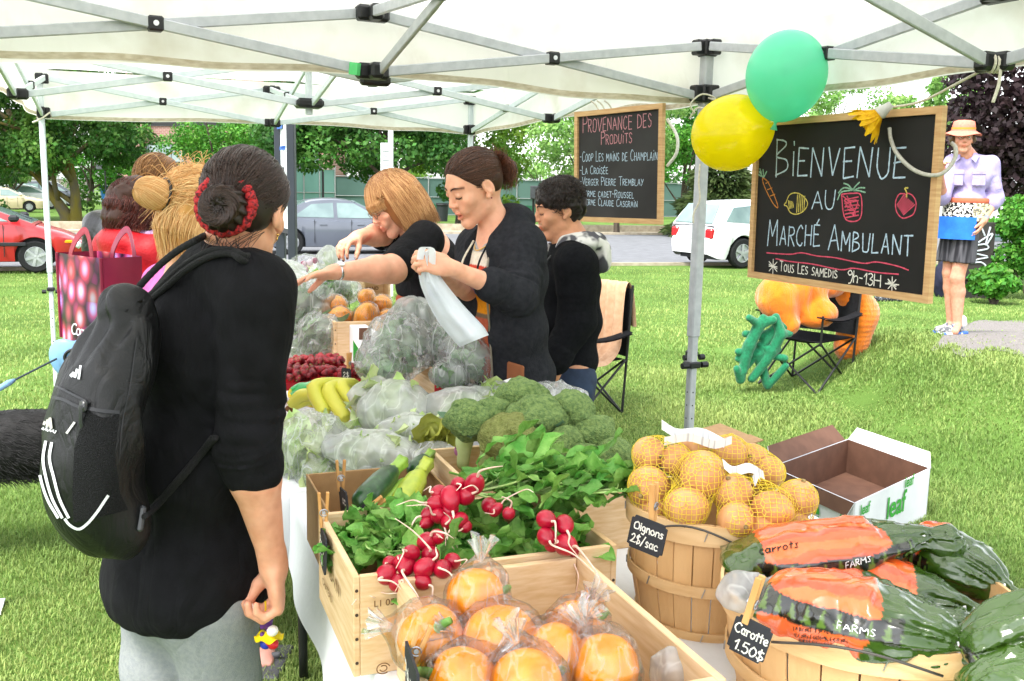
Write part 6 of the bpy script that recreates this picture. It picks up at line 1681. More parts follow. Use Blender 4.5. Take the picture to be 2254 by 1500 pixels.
# ---------------------------------------------- the man in the bucket hat
def man():
 Y=7.5
 foot0=G(2096,738); Y=float(foot0[1])+.05
 az=232; f=np.array([math.cos(math.radians(az)),math.sin(math.radians(az)),0]); r=np.array([f[1],-f[0],0])
 hd=Head(P(2120,303,Y),head_axes(256,4,0),1.04)
 nek=P(2132,345,Y+.03); che=P(2139,388,Y+.05); wai=P(2130,440,Y+.05); pel=P(2117,500,Y+.03)
 t=person(foot_xy(pel),'man in a salmon bucket hat, lavender shirt and striped shorts, on the grass')
 sL,eL,wL=P(2180,362,Y+.02),P(2189,437,Y+.02),P(2166,485,Y-.12)
 sR,eR,wR=P(2098,360,Y+.12),P(2072,432,Y+.05),P(2070,385,Y-.22)
 SKM=skin_mat('skin_weathered','#d39a80','#c68a70')
 S=SDF(); hd.add(S,False); S.cap(hd.w(0,-.025,-.06),nek,.058,.062,.02); S.cap(nek,che,.055,.075,.04)
 torso(S,pel,wai,che,nek,r,f,((.115,.08),(.115,.08),(.125,.075))); S.cap(sR,nek,.038,.038,.03); S.cap(sL,nek,.038,.038,.03)
 arm(S,sR,eR,wR,(.045,.042,.042,.028)); arm(S,sL,eL,wL,(.045,.042,.042,.030))
 hand(S,wL,P(2150,520,Y-.16)-wL,(-.8,.3,.0),False,(.25,.25,.25,.3),.05,1.1,(.75,.3,.3),.2); hand(S,wR,(-.1,-.4,.8),(.2,-.7,0),True,(.5,.5,.5,.5))
 feet=[]
 for hp,kn,an,to in(((2128,520),(2107,612),(2107,716),(2062,735)),((2098,515),(2090,600),(2096,694),(2073,700))):
  dy=-.03 if hp[0]>2110 else .11
  h_,k_,a_=P(*hp,Y+dy),P(*kn,Y+dy),P(*an,Y+dy); g_=float(ground_z(a_[0],a_[1])); a_[2]=g_+.09
  S.cap(h_,k_,.074,.058,.03); cf=k_+(a_-k_)*.3-f*.02; S.cap(k_,cf,.058,.062,.02); S.cap(cf,a_,.060,.038,.02); feet.append((a_,g_)); S.cap(a_,a_+[0,0,-.05]+f*.08,.04,.036,.02)
 body_mesh(S,.0055,t,SKM,lambda V:hd.colour(V,brow=(.42,.30,.24),lip=(.85,.58,.52),blush=.3))
 eyes(t,hd); glasses(t,hd,mat('specs_metal','#8a7560',.3,metal=.6))
 sh=mat('shirt_lavender','#aca3cc',.85,'#9e94c2',scale=10,bump=.2,bscale=300,spec=.12,wrinkle=.5,wscale=13)
 S=SDF(); torso(S,pel+[0,0,.07],wai,che,nek,r,f,((.155,.12),(.155,.118),(.172,.115)),0,.06)
 S.cap(sR,nek+[0,0,-.04],.07,.066,.05); S.cap(sL,nek+[0,0,-.04],.07,.066,.05); S.cap(sL,eL,.074,.080,.03); S.cap(eL,eL+(wL-eL)*.25,.076,.070,.02); S.cap(sR,eR,.08,.085,.03); S.cap(eR,eR+(wR-eR)*.1,.08,.075,.02)
 S.cap(hd.w(0,-.02,.0),nek+[0,0,.01],.062,.070,.015,True); S.cap(nek+f*.08+[0,0,.06],che+f*.17+[0,0,.02],.05,.01,.01,True); S.box(pel+[0,0,-.20],(.4,.4,.2),None,.01,.012,True)
 cloth('shirt',S,.0065,t,sh,plus(folds(.009,(8,8,5),35),rings(sL,eL,.005,14,.13,.2,1.0)),1)
 S=SDF(); S.ell(che+[0,0,.04],(.13,.098,.15),np.array([r,f,ZZ]),.05); cloth('undershirt',S,.01,t,mat('tee_grey','#77787c',.9),None)
 b=MB()
 for s_ in(-1,1):
  p0=nek+r*s_*.055+f*.055+[0,0,.03]; b.grid(np.array([[p0-f*.06+r*s_*.01,p0,p0+f*.035-r*s_*.01+[0,0,-.05]],[p0-f*.06+r*s_*.04+[0,0,-.035],p0+r*s_*.04+[0,0,-.04],p0+f*.04+r*s_*.03+[0,0,-.085]]]))
 b.build('collar',sh,t,smooth=True)
 for s_ in(-1,1):
  c=che+r*s_*.09+f*.13+[0,0,-.02]; MB().box(c,.11,.012,.13,(r,f,ZZ),bev=.005).build('breast_pocket',sh,t); MB().box(c+f*.006+[0,0,.05],.115,.012,.04,(r,f,ZZ),bev=.005).build('pocket_flap',sh,t)
 bz=P(2110,442,Y-.1)[2]
 S=SDF(); bc=np.array([wai[0],wai[1],bz]); S.ell(bc,(.180,.140,.09),np.array([r,f,ZZ]),.01); S.box(bc+[0,0,.11],(.3,.3,.085),None,.005,.005,True); S.box(bc+[0,0,-.11],(.3,.3,.085),None,.005,.005,True); cloth('apron_band',S,.006,t,mat('apron_salmon','#c96a4c',.85))
 def flap(name,z0,z1,a0,a1,m,rad=1.02):
  Q=[[bc+f*.150*rad*math.cos(a)+r*.190*rad*math.sin(a)+ZZ*(z-bz)+f*.012*(1-u)for a in np.linspace(a0,a1,16)]for u,z in zip(np.linspace(1,0,9),np.linspace(z1,z0,9))]
  MB().grid(np.array(Q)).build(name,m,t,smooth=True)
 zz=lambda y:P(2110,y,Y-.15)[2]
 flap('apron',zz(483),zz(447),-.95,1.5,M_APR,1.05); flap('apron_side',zz(487),zz(448),-1.3,-.45,mat('apron_yellow','#d8cba0',.85,'#6a675c',scale=40,detail=1,contrast=(.5,.54)),1.07)
 flap('money_pouch',zz(528),zz(478),-.55,1.35,mat('pouch_blue','#1f6fd6',.7,'#1a62c2',scale=12,bump=.2),1.30)
 S=SDF(); S.ell(pel+[0,0,.0],(.155,.12,.10),np.array([r,f,ZZ]),.04)
 for(hp,kn),dy in((((2128,520),(2116,592)),-.03),(((2098,515),(2085,585)),.11)):S.cap(P(*hp,Y+dy),P(*kn,Y+dy),.098,.104,.016)
 S.box(pel+[0,0,-.49],(.5,.5,.18),None,.01,.01,True)
 cloth('shorts',S,.007,t,mat('plaid_grey','#57575c',.9,'#28282c',scale=30,detail=1,stretch=(1,1,.03),spec=.12,contrast=(.4,.6)),folds(.008,(7,7,4),31))
 # hat
 ht=hd.w(0,-.012,.055); hx=(hd.R[0],hd.R[1],hd.R[2]); hm=mat('hat_salmon','#e08470',.85,'#d57866',scale=60,bump=.3,bscale=300)
 hat=MB().lathe([(.0005,.092),(.05,.090),(.084,.078),(.092,.04),(.098,.0)],32,ht,hx,sq=1.18).build('hat',hm,t,smooth=True)
 Q=[]
 for q in np.linspace(0,1,7):Q.append([ht+hd.R[0]*(.098+.052*q)*math.cos(a)+hd.R[1]*(.115+.052*q)*math.sin(a)+hd.R[2]*(-.032*q+.010*q*math.sin(3*a+1))for a in np.linspace(0,2*PI,49)])
 Q2=[[v-hd.R[2]*.004 for v in row]for row in Q[::-1]]
 MB().grid(np.array(Q+Q2)).build('brim',hm,hat,smooth=True)
 MB().lathe([(.0965,.012),(.0962,.030)],32,ht,hx,sq=1.18).build('hat_band',mat('band_orange','#f0963a',.7),hat,smooth=True)
 S=SDF()
 for g in(-1,1):
  for k in range(5):S.ell(hd.w(g*(.080+.006*(k%2)),.012-.022*k,-.006-.010*(k%3)),(.02,.02,.030),hd.R,.015)
 cloth('hair',S,.006,t,hb('hair_base_greybrown','#5e4630'),lambda X:.005*vnoise(X*60,3),0)
 # watch, shoes
 d=(wL-eL)/np.linalg.norm(wL-eL); x,y,z=frame(d); wc=wL-d*.03; MB().lathe([(.033,-.01),(.036,-.008),(.036,.008),(.033,.01)],18,wc,(x,y,z),closed=True).lathe([(0,.0),(.02,0),(.02,-.008)],14,wc+np.array([-.3,-.95,.1])*.042,frame((-.3,-.95,.1))).build('watch',mat('watch_dark','#8d8f93',.3,metal=.5),t)
 for a_,g_ in feet:
  ff=np.array([math.cos(math.radians(205)),math.sin(math.radians(205)),0]); rr=np.array([ff[1],-ff[0],0]); o=np.array([a_[0],a_[1],g_])-ff*.03
  S=SDF(); S.ell(o+ff*.02+[0,0,.07],(.046,.075,.055),np.array([rr,ff,ZZ]),.02); S.cap(o+ff*.04+[0,0,.055],o+ff*.19+[0,0,.042],.046,.036,.02); S.cap(o-ff*.02+[0,0,.09],o-ff*.02+[0,0,.16],.05,.042,.01,True)
  shoe=cloth('shoe',S,.006,t,mat('shoe_silver','#9b9c9c',.6,'#5b5d62',scale=24,detail=2,contrast=(.5,.54)))
  S=SDF(); S.box(o+ff*.075+[0,0,.018],(.048,.15,.018),np.array([rr,ff,ZZ]),.016,.01); cloth('sole',S,.006,shoe,mat('sole_blue','#d5d7da',.6,'#3a64b4',scale=16,detail=1,contrast=(.5,.54)))
  b=MB()
  for k in range(4):b.tube([o+ff*(.07+.028*k)+rr*.026+[0,0,.095-.012*k],o+ff*(.08+.028*k)-rr*.026+[0,0,.098-.012*k]],.005,6)
  b.build('laces',mat('lace_blue','#2c4f9c',.7),shoe); S=SDF(); S.cap(o-ff*.02+[0,0,.1],o-ff*.015+[0,0,.135],.047,.046); cloth('sock',S,.007,t,M_WHITE)
man()
# ---------------------------------------------- the three shoppers at the left, seen from behind
def shopper(hc,haz,hpit,az,pts,label,skin,hk=1.0,hw=((.18,.14),(.165,.13),(.185,.125)),sleeve=1.0,top=('jacket',None),legm=None,disp=None,armdown=True,shoulder=.19):
 f=np.array([math.cos(math.radians(az)),math.sin(math.radians(az)),0]); r=np.array([f[1],-f[0],0])
 hd=Head(hc,head_axes(haz,hpit),hk); nek,che,wai,pel=pts
 t=person(foot_xy(pel),label)
 S=SDF(); hd.add(S); S.cap(hd.w(0,-.025,-.06),nek,.05,.055,.02); S.cap(nek,che,.06,.1,.05)
 torso(S,pel,wai,che,nek,r,f,[(a-.03,b_-.03)for a,b_ in hw]); arms=[]
 for s_ in(1,-1):
  sh=che+r*s_*shoulder; sh[2]=nek[2]-(.105 if shoulder<.17 else .075); el=sh+r*s_*.03-f*.02+[0,0,-.28]; wr=el+f*(.18 if s_>0 else .14)+[0,0,-.12]
  S.cap(sh,nek+[0,0,-.03],.045,.045,.05); arm(S,sh,el,wr); hand(S,wr,wr-el,-r*s_+f*.01,s_>0); arms.append((sh,el,wr))
 legs(S,pel,r,f,.09,.065,.045)
 for s_ in(-1,1):
  fo=foot_xy(pel+r*s_*.09); S.cap(fo+[0,0,.06]-f*.03,fo+[0,0,.03]+f*.13,.038,.030,.02)
 body_mesh(S,.0055,t,skin,lambda V:hd.colour(V))
 S=SDF(); torso(S,pel+[0,0,.0],wai,che,nek,r,f,hw,0,.07)
 for sh,el,wr in arms:S.cap(sh,nek+[0,0,-.045],.07,.062,.05); S.cap(sh,sh+(el-sh)*min(1,sleeve),.075,.068,.03); sleeve>1 and S.cap(el,el+(wr-el)*(sleeve-1),.066,.055,.03)
 S.cap(hd.w(0,-.02,-.0),nek+[0,0,-.0],.056,.062,.012,True)
 if top[0]=='hood':
  S.ell(nek-f*.075+[0,0,-.03],(.135,.07,.06),np.array([r,f,ZZ]),.03); S.ell(nek-f*.10+[0,0,-.12],(.12,.035,.09),np.array([r,f,ZZ]),.03)
  S.cap(hd.w(0,-.02,-.0),nek+[0,0,-.0],.062,.075,.012,True)
 cloth(top[2]if len(top)>2 else 'jacket',S,.0065,t,top[1],disp or folds(.006,(8,8,5),41))
 S=SDF(); S.ell(pel,(.17,.13,.14),np.array([r,f,ZZ]),.05); legs(S,pel,r,f,.11,.085,.07,floor=.22); cloth('trousers',S,.009,t,legm or M_BLK2)
 return t,hd,f,r,arms
def blonde():
 Y=3.1
 t,hd,f,r,arms=shopper(P(446,462,Y),42,12,40,(P(424,568,Y+.02),P(408,700,Y+.05),P(404,810,Y+.05),P(405,960,Y+.05)),'blonde woman in a pink T-shirt with a short ponytail, beside the woman in black',SK_F,1.03,shoulder=.155,top=('tee',mat('tee_pink','#e87fc0',.85,'#dd70b4',scale=20,bump=.2,bscale=400,spec=.12),'tshirt'),sleeve=.6)
 S=SDF(); E=lambda c,q,k=.02,sub=False:S.ell(hd.w(*c),np.array(q)*hd.k,hd.R,k,sub)
 E((0,-.016,.036),(.090,.108,.092)); E((0,-.06,-.03),(.08,.06,.075),.03); E((0,.108,-.035),(.085,.062,.088),.012,True)
 E((.006,-.158,.016),(.044,.056,.044),.01); E((0,-.06,-.095),(.062,.045,.05),.03)
 cloth('hair',S,.005,t,hb('hair_base_blonde','#c8934f'),lambda X:.004*vnoise(hd.l(X)*[50,12,30],3),1)
 A=pulled_back(hd,(.0,-.115,.020),3400,25,face_cut=.5,r=(.091,.109,.094),jit=.004)
 strands('hair_strands',A,.0009,H_BL,t)
 Rg=np.random.default_rng(31); pts=[]
 for j in range(1500):  # the knot beyond the elastic, and loose wisps
  a=Rg.uniform(0,2*PI); th=np.linspace(.5,Rg.uniform(2.3,3.1),12); rr=.047*Rg.uniform(.90,1.05)*(1+.03*np.sin(th*3+a*2)); q=np.stack([rr*np.sin(th)*np.cos(a+.5*th),rr*1.25*np.cos(th),rr*np.sin(th)*np.sin(a+.5*th)],1)
  pts.append((hd.c+hd.k*((q+[.006,-.158,.016])@hd.R))[[0,1,2,3,4,5,6,7,9,11]])
 for j in range(380):
  d=sphere_dirs(1,Rg)[0]
  if d[1]>.5:continue
  a0=np.array([0,-.016,.036])+d*[.09,.108,.092]; dr=d*.5+Rg.normal(size=3)*.5+np.array([0,-.3,.25]); L=Rg.uniform(.025,.075)
  pts.append(hd.c+hd.k*(spline([a0,a0+dr*L*.4,a0+dr*L*.75+[0,0,-.01],a0+dr*L*.9+[0,-.02,-.05]],10)@hd.R))
 for j in range(1700):  # nape hair hanging to the collar
  aa=Rg.uniform(-2.2,2.2); a0=np.array([.083*math.sin(aa),-.016-.100*math.cos(aa)+Rg.normal()*.006,-.02+Rg.uniform(-.02,.03)]); pts.append(hd.c+hd.k*(spline([a0,a0+[0,-.01,-.05],a0*[.7,1,1]+[0,.012,-.11*Rg.uniform(.6,1.1)],a0*[.6,1,1]+[Rg.normal()*.01,.02,-.14*Rg.uniform(.7,1.1)]],10)@hd.R))
 strands('hair_strands',np.array(pts),.0008,H_BL,t)
 c=hd.w(.004,-.128,.020); MB().tube([c+hd.k*.046*(math.cos(a)*hd.R[0]+math.sin(a)*hd.R[2])for a in np.linspace(0,2*PI,30)[:-1]],.0045,7,closed=True).build('hair_elastic',M_BLACKM,t,smooth=True)
 for px,py in((352,1462),(575,1462)):
  p=G(px,py+14); S=SDF(); S.cap(p+[0,0,.045],p+[.06,.07,.03],.035,.028,.02); S.cap(p+[0,.0,.05],p+[0,.02,.2],.034,.038,.02);
  if px<400:cloth('foot',S,.006,t,mat('skin_heel','#d79a8c',.6))
  else:
   S=SDF(); [S.ell(p+np.array([.012*k-.02,.004*abs(k-1),.02]),(.009,.018,.010),None,.004)for k in range(5)]; S.ell(p+[.0,.05,.03],(.035,.05,.025)); cloth('foot',S,.005,t,mat('skin_heel','#d79a8c',.6))
  S=SDF(); S.box(p+[.03,.04,.008],(.045,.12,.010),rotm(ZZ,.6 if px<400 else 0),.008,.01); S.cap(p+[-.045,.0,.03],p+[.05,.03,.03],.008)if px<400 else S.cap(p+[-.045,.035,.02],p+[.05,.04,.04],.010); cloth('sandal',S,.006,t,mat('sandal_grey','#55565a',.7))
blonde()
def red_jacket():
 Y=3.9
 t,hd,f,r,arms=shopper(P(302,455,Y),48,8,45,(P(300,514,Y),P(292,600,Y),P(290,700,Y),P(292,800,Y)),'auburn-haired woman in a hooded red jacket, carrying the plum-printed tote',SK_F,.98,top=('hood',mat('nylon_red','#b8141f',.55,'#a3101b',scale=14,bump=.25,bscale=120,spec=.3)),sleeve=1.9)
 S=SDF(); E=lambda c,q,k=.02,sub=False:S.ell(hd.w(*c),np.array(q)*hd.k,hd.R,k,sub)
 E((0,-.014,.03),(.090,.108,.088)); E((0,-.055,-.045),(.088,.075,.075),.04); E((0,.105,-.05),(.07,.06,.1),.012,True)
 cloth('hair',S,.005,t,hb('hair_base_auburn','#3c2013'),lambda X:.010*vnoise(hd.l(X)*[22,22,16],3)+.004*vnoise(X*60,2),1)
 Rg=np.random.default_rng(9); pts=[]
 for j in range(2600):
  d=sphere_dirs(1,Rg)[0]
  if d[2]<.0 or d[1]>.6:continue
  a=math.atan2(d[0],d[1]); k0=d*[.091,.109,.09]+[0,-.014,.03]; rad=np.array([math.sin(a),math.cos(a),0])*[.096,.112,0]; L=Rg.uniform(.09,.135); w=Rg.uniform(0,6.28); tg=np.array([rad[1],-rad[0],0])/.1
  q=[k0,rad+[0,-.014,.02]]+[rad*(1.02-.10*s_)+[0,-.014,.02-L*s_]+tg*.010*math.sin(w+7*s_)+rad*.09*math.cos(w+7*s_)for s_ in(.3,.6,.8,1)]
  pts.append(hd.c+hd.k*(spline(q,14)@hd.R))
 strands('hair_strands',np.array(pts),.0009,H_AU,t)
 S=SDF(); nk=P(318,515,Y+.02)
 for a in np.linspace(0,2*PI,13)[:-1]:S.ell(nk+f*.07*math.cos(a)+r*.085*math.sin(a)+[0,0,-.01],(.03,.03,.028),None,.02)
 cloth('scarf',S,.006,t,mat('scarf_lilac','#b79ac0',.85,'#8d6f9c',scale=40,bump=.3),folds(.008,(20,20,20),4))
 return t
red_jacket()
def leather():
 Y=4.45
 t,hd,f,r,arms=shopper(P(352,398,Y),60,5,55,(P(322,468,Y),P(282,555,Y),P(276,640,Y),P(280,740,Y)),'brown-haired woman in a black leather jacket, furthest back of the shoppers',SK_T,.98,top=('jacket',mat('leather_black','#141416',.35,'#0c0c0e',scale=14,bump=.35,bscale=50,spec=.5)),sleeve=1.95,disp=folds(.016,(8,8,7),51),shoulder=.2)
 S=SDF(); E=lambda c,q,k=.02,sub=False:S.ell(hd.w(*c),np.array(q)*hd.k,hd.R,k,sub)
 E((0,-.014,.034),(.086,.104,.088)); E((0,-.05,-.03),(.08,.07,.08),.04); E((0,.108,-.05),(.07,.06,.1),.012,True)
 cloth('hair',S,.006,t,hb('hair_base_light_brown','#7a5230'),lambda X:.005*vnoise(hd.l(X)*[40,12,30],3),1)
 strands('hair_strands',pulled_back(hd,(0,-.09,-.06),1400,45,r=(.087,.105,.09),jit=.004),.0011,hair_mat('hair_light_brown','#6a4526','#a87a48'),t)
leather()
def tote():
 tl,bl=P(131,567,3.62),P(134,752,3.62); tr,br=P(226,557,3.40),P(226,756,3.40)
 X=tr-tl; W=np.linalg.norm(X); X[2]=0; X/=np.linalg.norm(X); n=np.cross(X,ZZ); h=(tl[2]+tr[2])/2-(bl[2]+br[2])/2
 c=(tl+tr+bl+br)/4; D=.15
 t=thing('tote_bag',c-ZZ*h/2,'glossy tote bag printed with plums and trimmed in dark red','bag')
 def panel(name,o,A,B,w,hh,m,bulge,nn):
  Q=[[o+A*(u-.5)*w+B*(v-.5)*hh+nn*bulge*(4*u*(1-u))*(.4+.6*(1-v))for u in np.linspace(0,1,20)]for v in np.linspace(0,1,20)]
  return MB().grid(np.array(Q)).build(name,m,t,smooth=True)
 m=bpy.data.materials.new('plum_print'); m.use_nodes=True; T=m.node_tree; N=T.nodes; L=T.links; b_=N['Principled BSDF']; b_.inputs['Roughness'].default_value=.28
 tc=N.new('ShaderNodeTexCoord'); mp=N.new('ShaderNodeMapping'); mp.inputs['Scale'].default_value=(1,1,.78); L.new(tc.outputs['Object'],mp.inputs[0])
 v=N.new('ShaderNodeTexVoronoi'); v.inputs['Scale'].default_value=15; v.inputs['Randomness'].default_value=.8; L.new(mp.outputs[0],v.inputs['Vector'])
 cr=N.new('ShaderNodeValToRGB'); e=cr.color_ramp.elements; e[0].position=0; e[0].color=_c4('#e9d3e4'); e[1].position=.75; e[1].color=_c4('#2a1226')
 for p_,c_ in((.22,'#b58fc4'),(.42,'#b33a66'),(.56,'#7a2a52')):q=e.new(p_); q.color=_c4(c_)
 L.new(v.outputs['Distance'],cr.inputs[0]); hsv=N.new('ShaderNodeMix'); hsv.data_type='RGBA'; hsv.blend_type='SOFT_LIGHT'; hsv.inputs[0].default_value=.55; L.new(cr.outputs[0],hsv.inputs[6]); L.new(v.outputs['Color'],hsv.inputs[7]); L.new(hsv.outputs[2],b_.inputs['Base Color'])
 dr=mat('tote_red','#7d1a35',.4,'#6d1530',scale=8,spec=.4)
 fp=panel('front_panel',c,X,ZZ,W,h,m,.025,n); panel('back_panel',c-n*D,X,ZZ,W,h,m,-.02,n)
 gx=X*W/2
 panel('gusset',c-n*D/2+gx,-n,ZZ,D,h,dr,.015,X); panel('gusset',c-n*D/2-gx,-n,ZZ,D,h,dr,-.015,X); panel('base_panel',c-n*D/2-ZZ*h/2,X,n,W,D,dr,0,ZZ)
 for sg in(-1,1):
  MB().tube([c+gx*sg-ZZ*h/2+n*.002,c+gx*sg+ZZ*h/2+n*.002],.006,6).build('edge_binding',dr,t)
 for k,off in enumerate((n*.004,-n*(D+.004))):
  a=c+off+ZZ*h*.12-X*W*.16; b=c+off+ZZ*h*.12+X*W*.28
  q=spline([a,a+ZZ*h*.4,(a+b)/2+ZZ*h*.66-n*.02,b+ZZ*h*.4+X*.01,b],30); bb=MB(); T_=np.gradient(q,axis=0); T_/=np.linalg.norm(T_,axis=1)[:,None]; S_=np.cross(n,T_)
  bb.grid(np.stack([q-S_*.013,q+S_*.013,q+S_*.013-n*.003,q-S_*.013-n*.003,q-S_*.013],1)); bb.build('handle',dr if k else mat('tote_handle','#86202f',.5),t,smooth=True)
 cu=bpy.data.curves.new('script','FONT'); cu.body='Compliments'; cu.size=.062; cu.shear=.3; cu.extrude=.0006; cu.space_character=.86
 ob=bpy.data.objects.new('lettering_tmp',cu); COL.objects.link(ob); me=bpy.data.meshes.new_from_object(ob.evaluated_get(bpy.context.evaluated_depsgraph_get())); bpy.data.objects.remove(ob)
 co=np.array([list(v_.co)for v_ in me.vertices]); o=PL(158,735,c+n*.024,n); V=o+np.outer(co[:,0],X)+np.outer(co[:,1],ZZ)+np.outer(co[:,2]+.004,n)
 np_mesh('brand_lettering',V,[list(p.vertices)for p in me.polygons],mat('print_white','#d9dcdf',.5),t)
tote()
def leash():
 c=P(148,790,3.45); t=thing('dog_leash',c,'pale blue retractable dog leash held under the plum tote','leash')
 bl=mat('leash_blue','#7ea9cc',.35,'#739ec2',scale=20); x,y,z=frame((.2,-1,.1))
 S=SDF(); S.ell(c,(.062,.022,.075),rotm((0,1,0),.5),.02); S.ell(c+[.055,.02,.03],(.03,.018,.05),None,.03); cloth('case',S,.004,t,bl)
 MB().tube([c+np.array([.05+.045*math.cos(a),-.03,.01+.03*math.sin(a)])for a in np.linspace(0,2*PI,24)[:-1]],.006,7,closed=True).build('grip',M_BLACKM,t,smooth=True)
 MB().tube([P(125,790,3.42),P(30,838,3.3)],.0035,6).build('cord',mat('leash_cord','#2f3c48',.6),t); MB().tube([P(32,837,3.3),P(20,843,3.28),P(-30,873,3.2)],[.006,.011,.009],8).build('cord_sleeve',bl,t,smooth=True)
leash()
def dog():
 Y=4.0; o=foot_xy(P(-40,1000,Y)); d=np.array([.96,.28,0]); s=np.array([-d[1],d[0],0]); fur=mat('fur_black','#070707',.7,'#0d0c0d',scale=40,stretch=(.3,1,1),spec=.3,bump=.4,bscale=60)
 t=thing('dog',o,'big black dog standing at the left edge, behind the backpack','dog')
 z0=o[2]; top=P(40,915,Y)[2]; bot=P(40,1080,Y)[2]; mz=(top+bot)/2+.01; hh=(top-bot)/2
 S=SDF(); A=o+d*-.42; B=o+d*.40
 S.ell(np.array([*(o+d*-.26)[:2],mz]),(.30,.15,hh*1.12),np.array([d,s,ZZ]),.06); S.ell(np.array([*(o+d*.16)[:2],mz+.015]),(.36,.13,hh*.92),np.array([d,s,ZZ]),.08); S.ell(np.array([*(o+d*.42)[:2],mz+.02]),(.17,.125,hh*.98),np.array([d,s,ZZ]),.06)
 n0=np.array([*(o-d*.48)[:2],mz+.06]); hd=n0-d*.22+[0,0,.20]; S.cap(n0,hd,.12,.09,.05); S.ell(hd-d*.05,(.11,.085,.085),np.array([d,s,ZZ]),.03); S.cap(hd-d*.12+[0,0,-.02],hd-d*.25+[0,0,-.045],.055,.038,.03)
 for g in(-1,1):
  S.ell(hd+s*g*.075+[0,0,.02],(.04,.018,.075),np.array([d,s,ZZ]),.015)
  fr=np.array([*(o-d*.38+s*g*.10)[:2],mz-.05]); S.chain([fr,fr+d*.02+[0,0,-.18],np.array([fr[0],fr[1],z0+.16]),np.array([fr[0],fr[1],z0+.05])],[.075,.05,.038,.035],.03); S.ell(np.array([fr[0],fr[1],z0+.03])-d*.03,(.06,.04,.03),np.array([d,s,ZZ]),.02)
  hp=np.array([*(o+d*.46+s*g*.09)[:2],mz]); kn=hp-d*.07+[0,0,-.20]; hk=hp+d*.10; hk[2]=z0+.20; an=hk-d*.03; an[2]=z0+.04
  S.chain([hp,kn,hk,an],[.11,.065,.036,.034],.035); S.ell(an-d*.04,(.065,.038,.03),np.array([d,s,ZZ]),.02)
 tl=np.array([*(o+d*.58)[:2],mz+.08]); S.chain([tl,tl+d*.16+[0,0,-.06],tl+d*.25+[0,0,-.2],tl+d*.30+[0,0,-.32]],[.045,.05,.05,.02],.03)
 V,F=S.mesh(.011,lambda X:.006*vnoise(X*30,4)); V=smooth_v(V,F,1); np_mesh('body',V,F,fur,t,True)
 N=np.cross(V[F[:,1]]-V[F[:,0]],V[F[:,3]]-V[F[:,0]]); N/=np.linalg.norm(N,axis=1)[:,None]+1e-9
 Rg=np.random.default_rng(3); q=Rg.integers(0,len(F),18000); p=V[F[q]].mean(1); nn=N[q]; fl=d+np.array([0,0,-.5]); k=np.linspace(0,1,5)[None,:,None]; L=Rg.uniform(.014,.036,len(q))[:,None,None]*np.where(p[:,2]<mz-hh*.5,1.4,1)[:,None,None]
 strands('fur',p[:,None]+L*(nn[:,None]*k*.32+(fl+Rg.normal(size=p.shape)*.25)[:,None]*k**1.4*.8),.0009,hair_mat('fur_strand','#050505','#121112',.6),t)
dog()
# ================================================================== tables and produce
O_=np.array([-.272,1.637,0])
def TP(a,b,z):return O_+UU*a+VV*b+ZZ*z
AX=(VV,UU,ZZ)
M_WOOD=mat('crate_pine','#dfc39d',.65,'#cba87a',scale=7,detail=8,stretch=(1.2,1.2,14),bump=.12,contrast=(.3,.7))
M_WOODH=mat('crate_pine_side','#e0c5a0',.65,'#cdaa7c',scale=5,detail=8,stretch=(2.5,9,26),twist=-AU,bump=.12,contrast=(.3,.7))
M_SPR=mat('spring_steel','#a8abb0',.3,metal=.7)
M_NAIL=mat('nail_iron','#4b3d33',.6,metal=.3)
M_CLOTH=mat('tablecloth_white','#e6e7ea',.7,'#dcdee2',scale=4,bump=.2,bscale=30)
def table(a0,a1,b0,b1,z,label,drop=.22,seed=1):
 t=thing('folding_table',TP((a0+a1)/2,(b0+b1)/2,0),label,'table','white-clothed market tables')
 MB().box(TP((a0+a1)/2,(b0+b1)/2,z-.03),b1-b0,a1-a0,.04,AX,bev=.008).build('tabletop',MATS['sign_white'],t)
 for a in(a0+.28,a1-.28):
  q=[TP(a,b0+.10,.0),TP(a,b0+.10,z-.16),TP(a,b0+.13,z-.09),TP(a,b0+.22,z-.06),TP(a,b1-.22,z-.06),TP(a,b1-.13,z-.09),TP(a,b1-.10,z-.16),TP(a,b1-.10,0)]
  MB().tube(np.concatenate([spline(q[:4],20),spline(q[4:],20)]),.0145,10).build('leg',M_BLACKM,t,smooth=True)
 e=.012; per=[]; n=50
 for p,q in(((a0,b0),(a1,b0)),((a1,b0),(a1,b1)),((a1,b1),(a0,b1)),((a0,b1),(a0,b0))):
  for s in np.linspace(0,1,n,endpoint=False):per.append((p[0]+(q[0]-p[0])*s,p[1]+(q[1]-p[1])*s))
 per=np.array(per+per[:1]); c=per.mean(0); rows=[[TP(*(c+(p-c)*s),z+.002)for p in per]for s in(0.02,.5,.97)]
 for k,dz in enumerate((.0,.04,.1,.16,drop)):
  row=[]
  for j,p in enumerate(per):
   d=(p-c)/np.linalg.norm(p-c); w=e+.03*(dz/drop)*(1+vnoise(np.array([j*.13,dz*3,seed]))+.4*math.sin(j*.5)); row.append(TP(*(p+d*w),z-dz*(1+.12*vnoise(np.array([j*.06,1,seed])))))
  rows.append(row)
 o=MB().grid(np.array(rows)).build('tablecloth',M_CLOTH,None,True,origin=TP((a0+a1)/2,(b0+b1)/2,z)); tag(o,'white cloth covering '+label.split(',')[0],'tablecloth','white tablecloths')
table(-.72,1.10,.05,.80,.74,'the nearest market table, under the radish and pepper crates',seed=1)
table(-.72,.62,.83,1.45,.70,'the low table at right, under the two wooden baskets',seed=2)
table(1.13,2.96,.02,.78,.74,'the middle market table, under the strawberries and greens',seed=3)
table(3.0,5.0,.0,.78,.74,'the furthest market table, under the wrapped salads',seed=4)
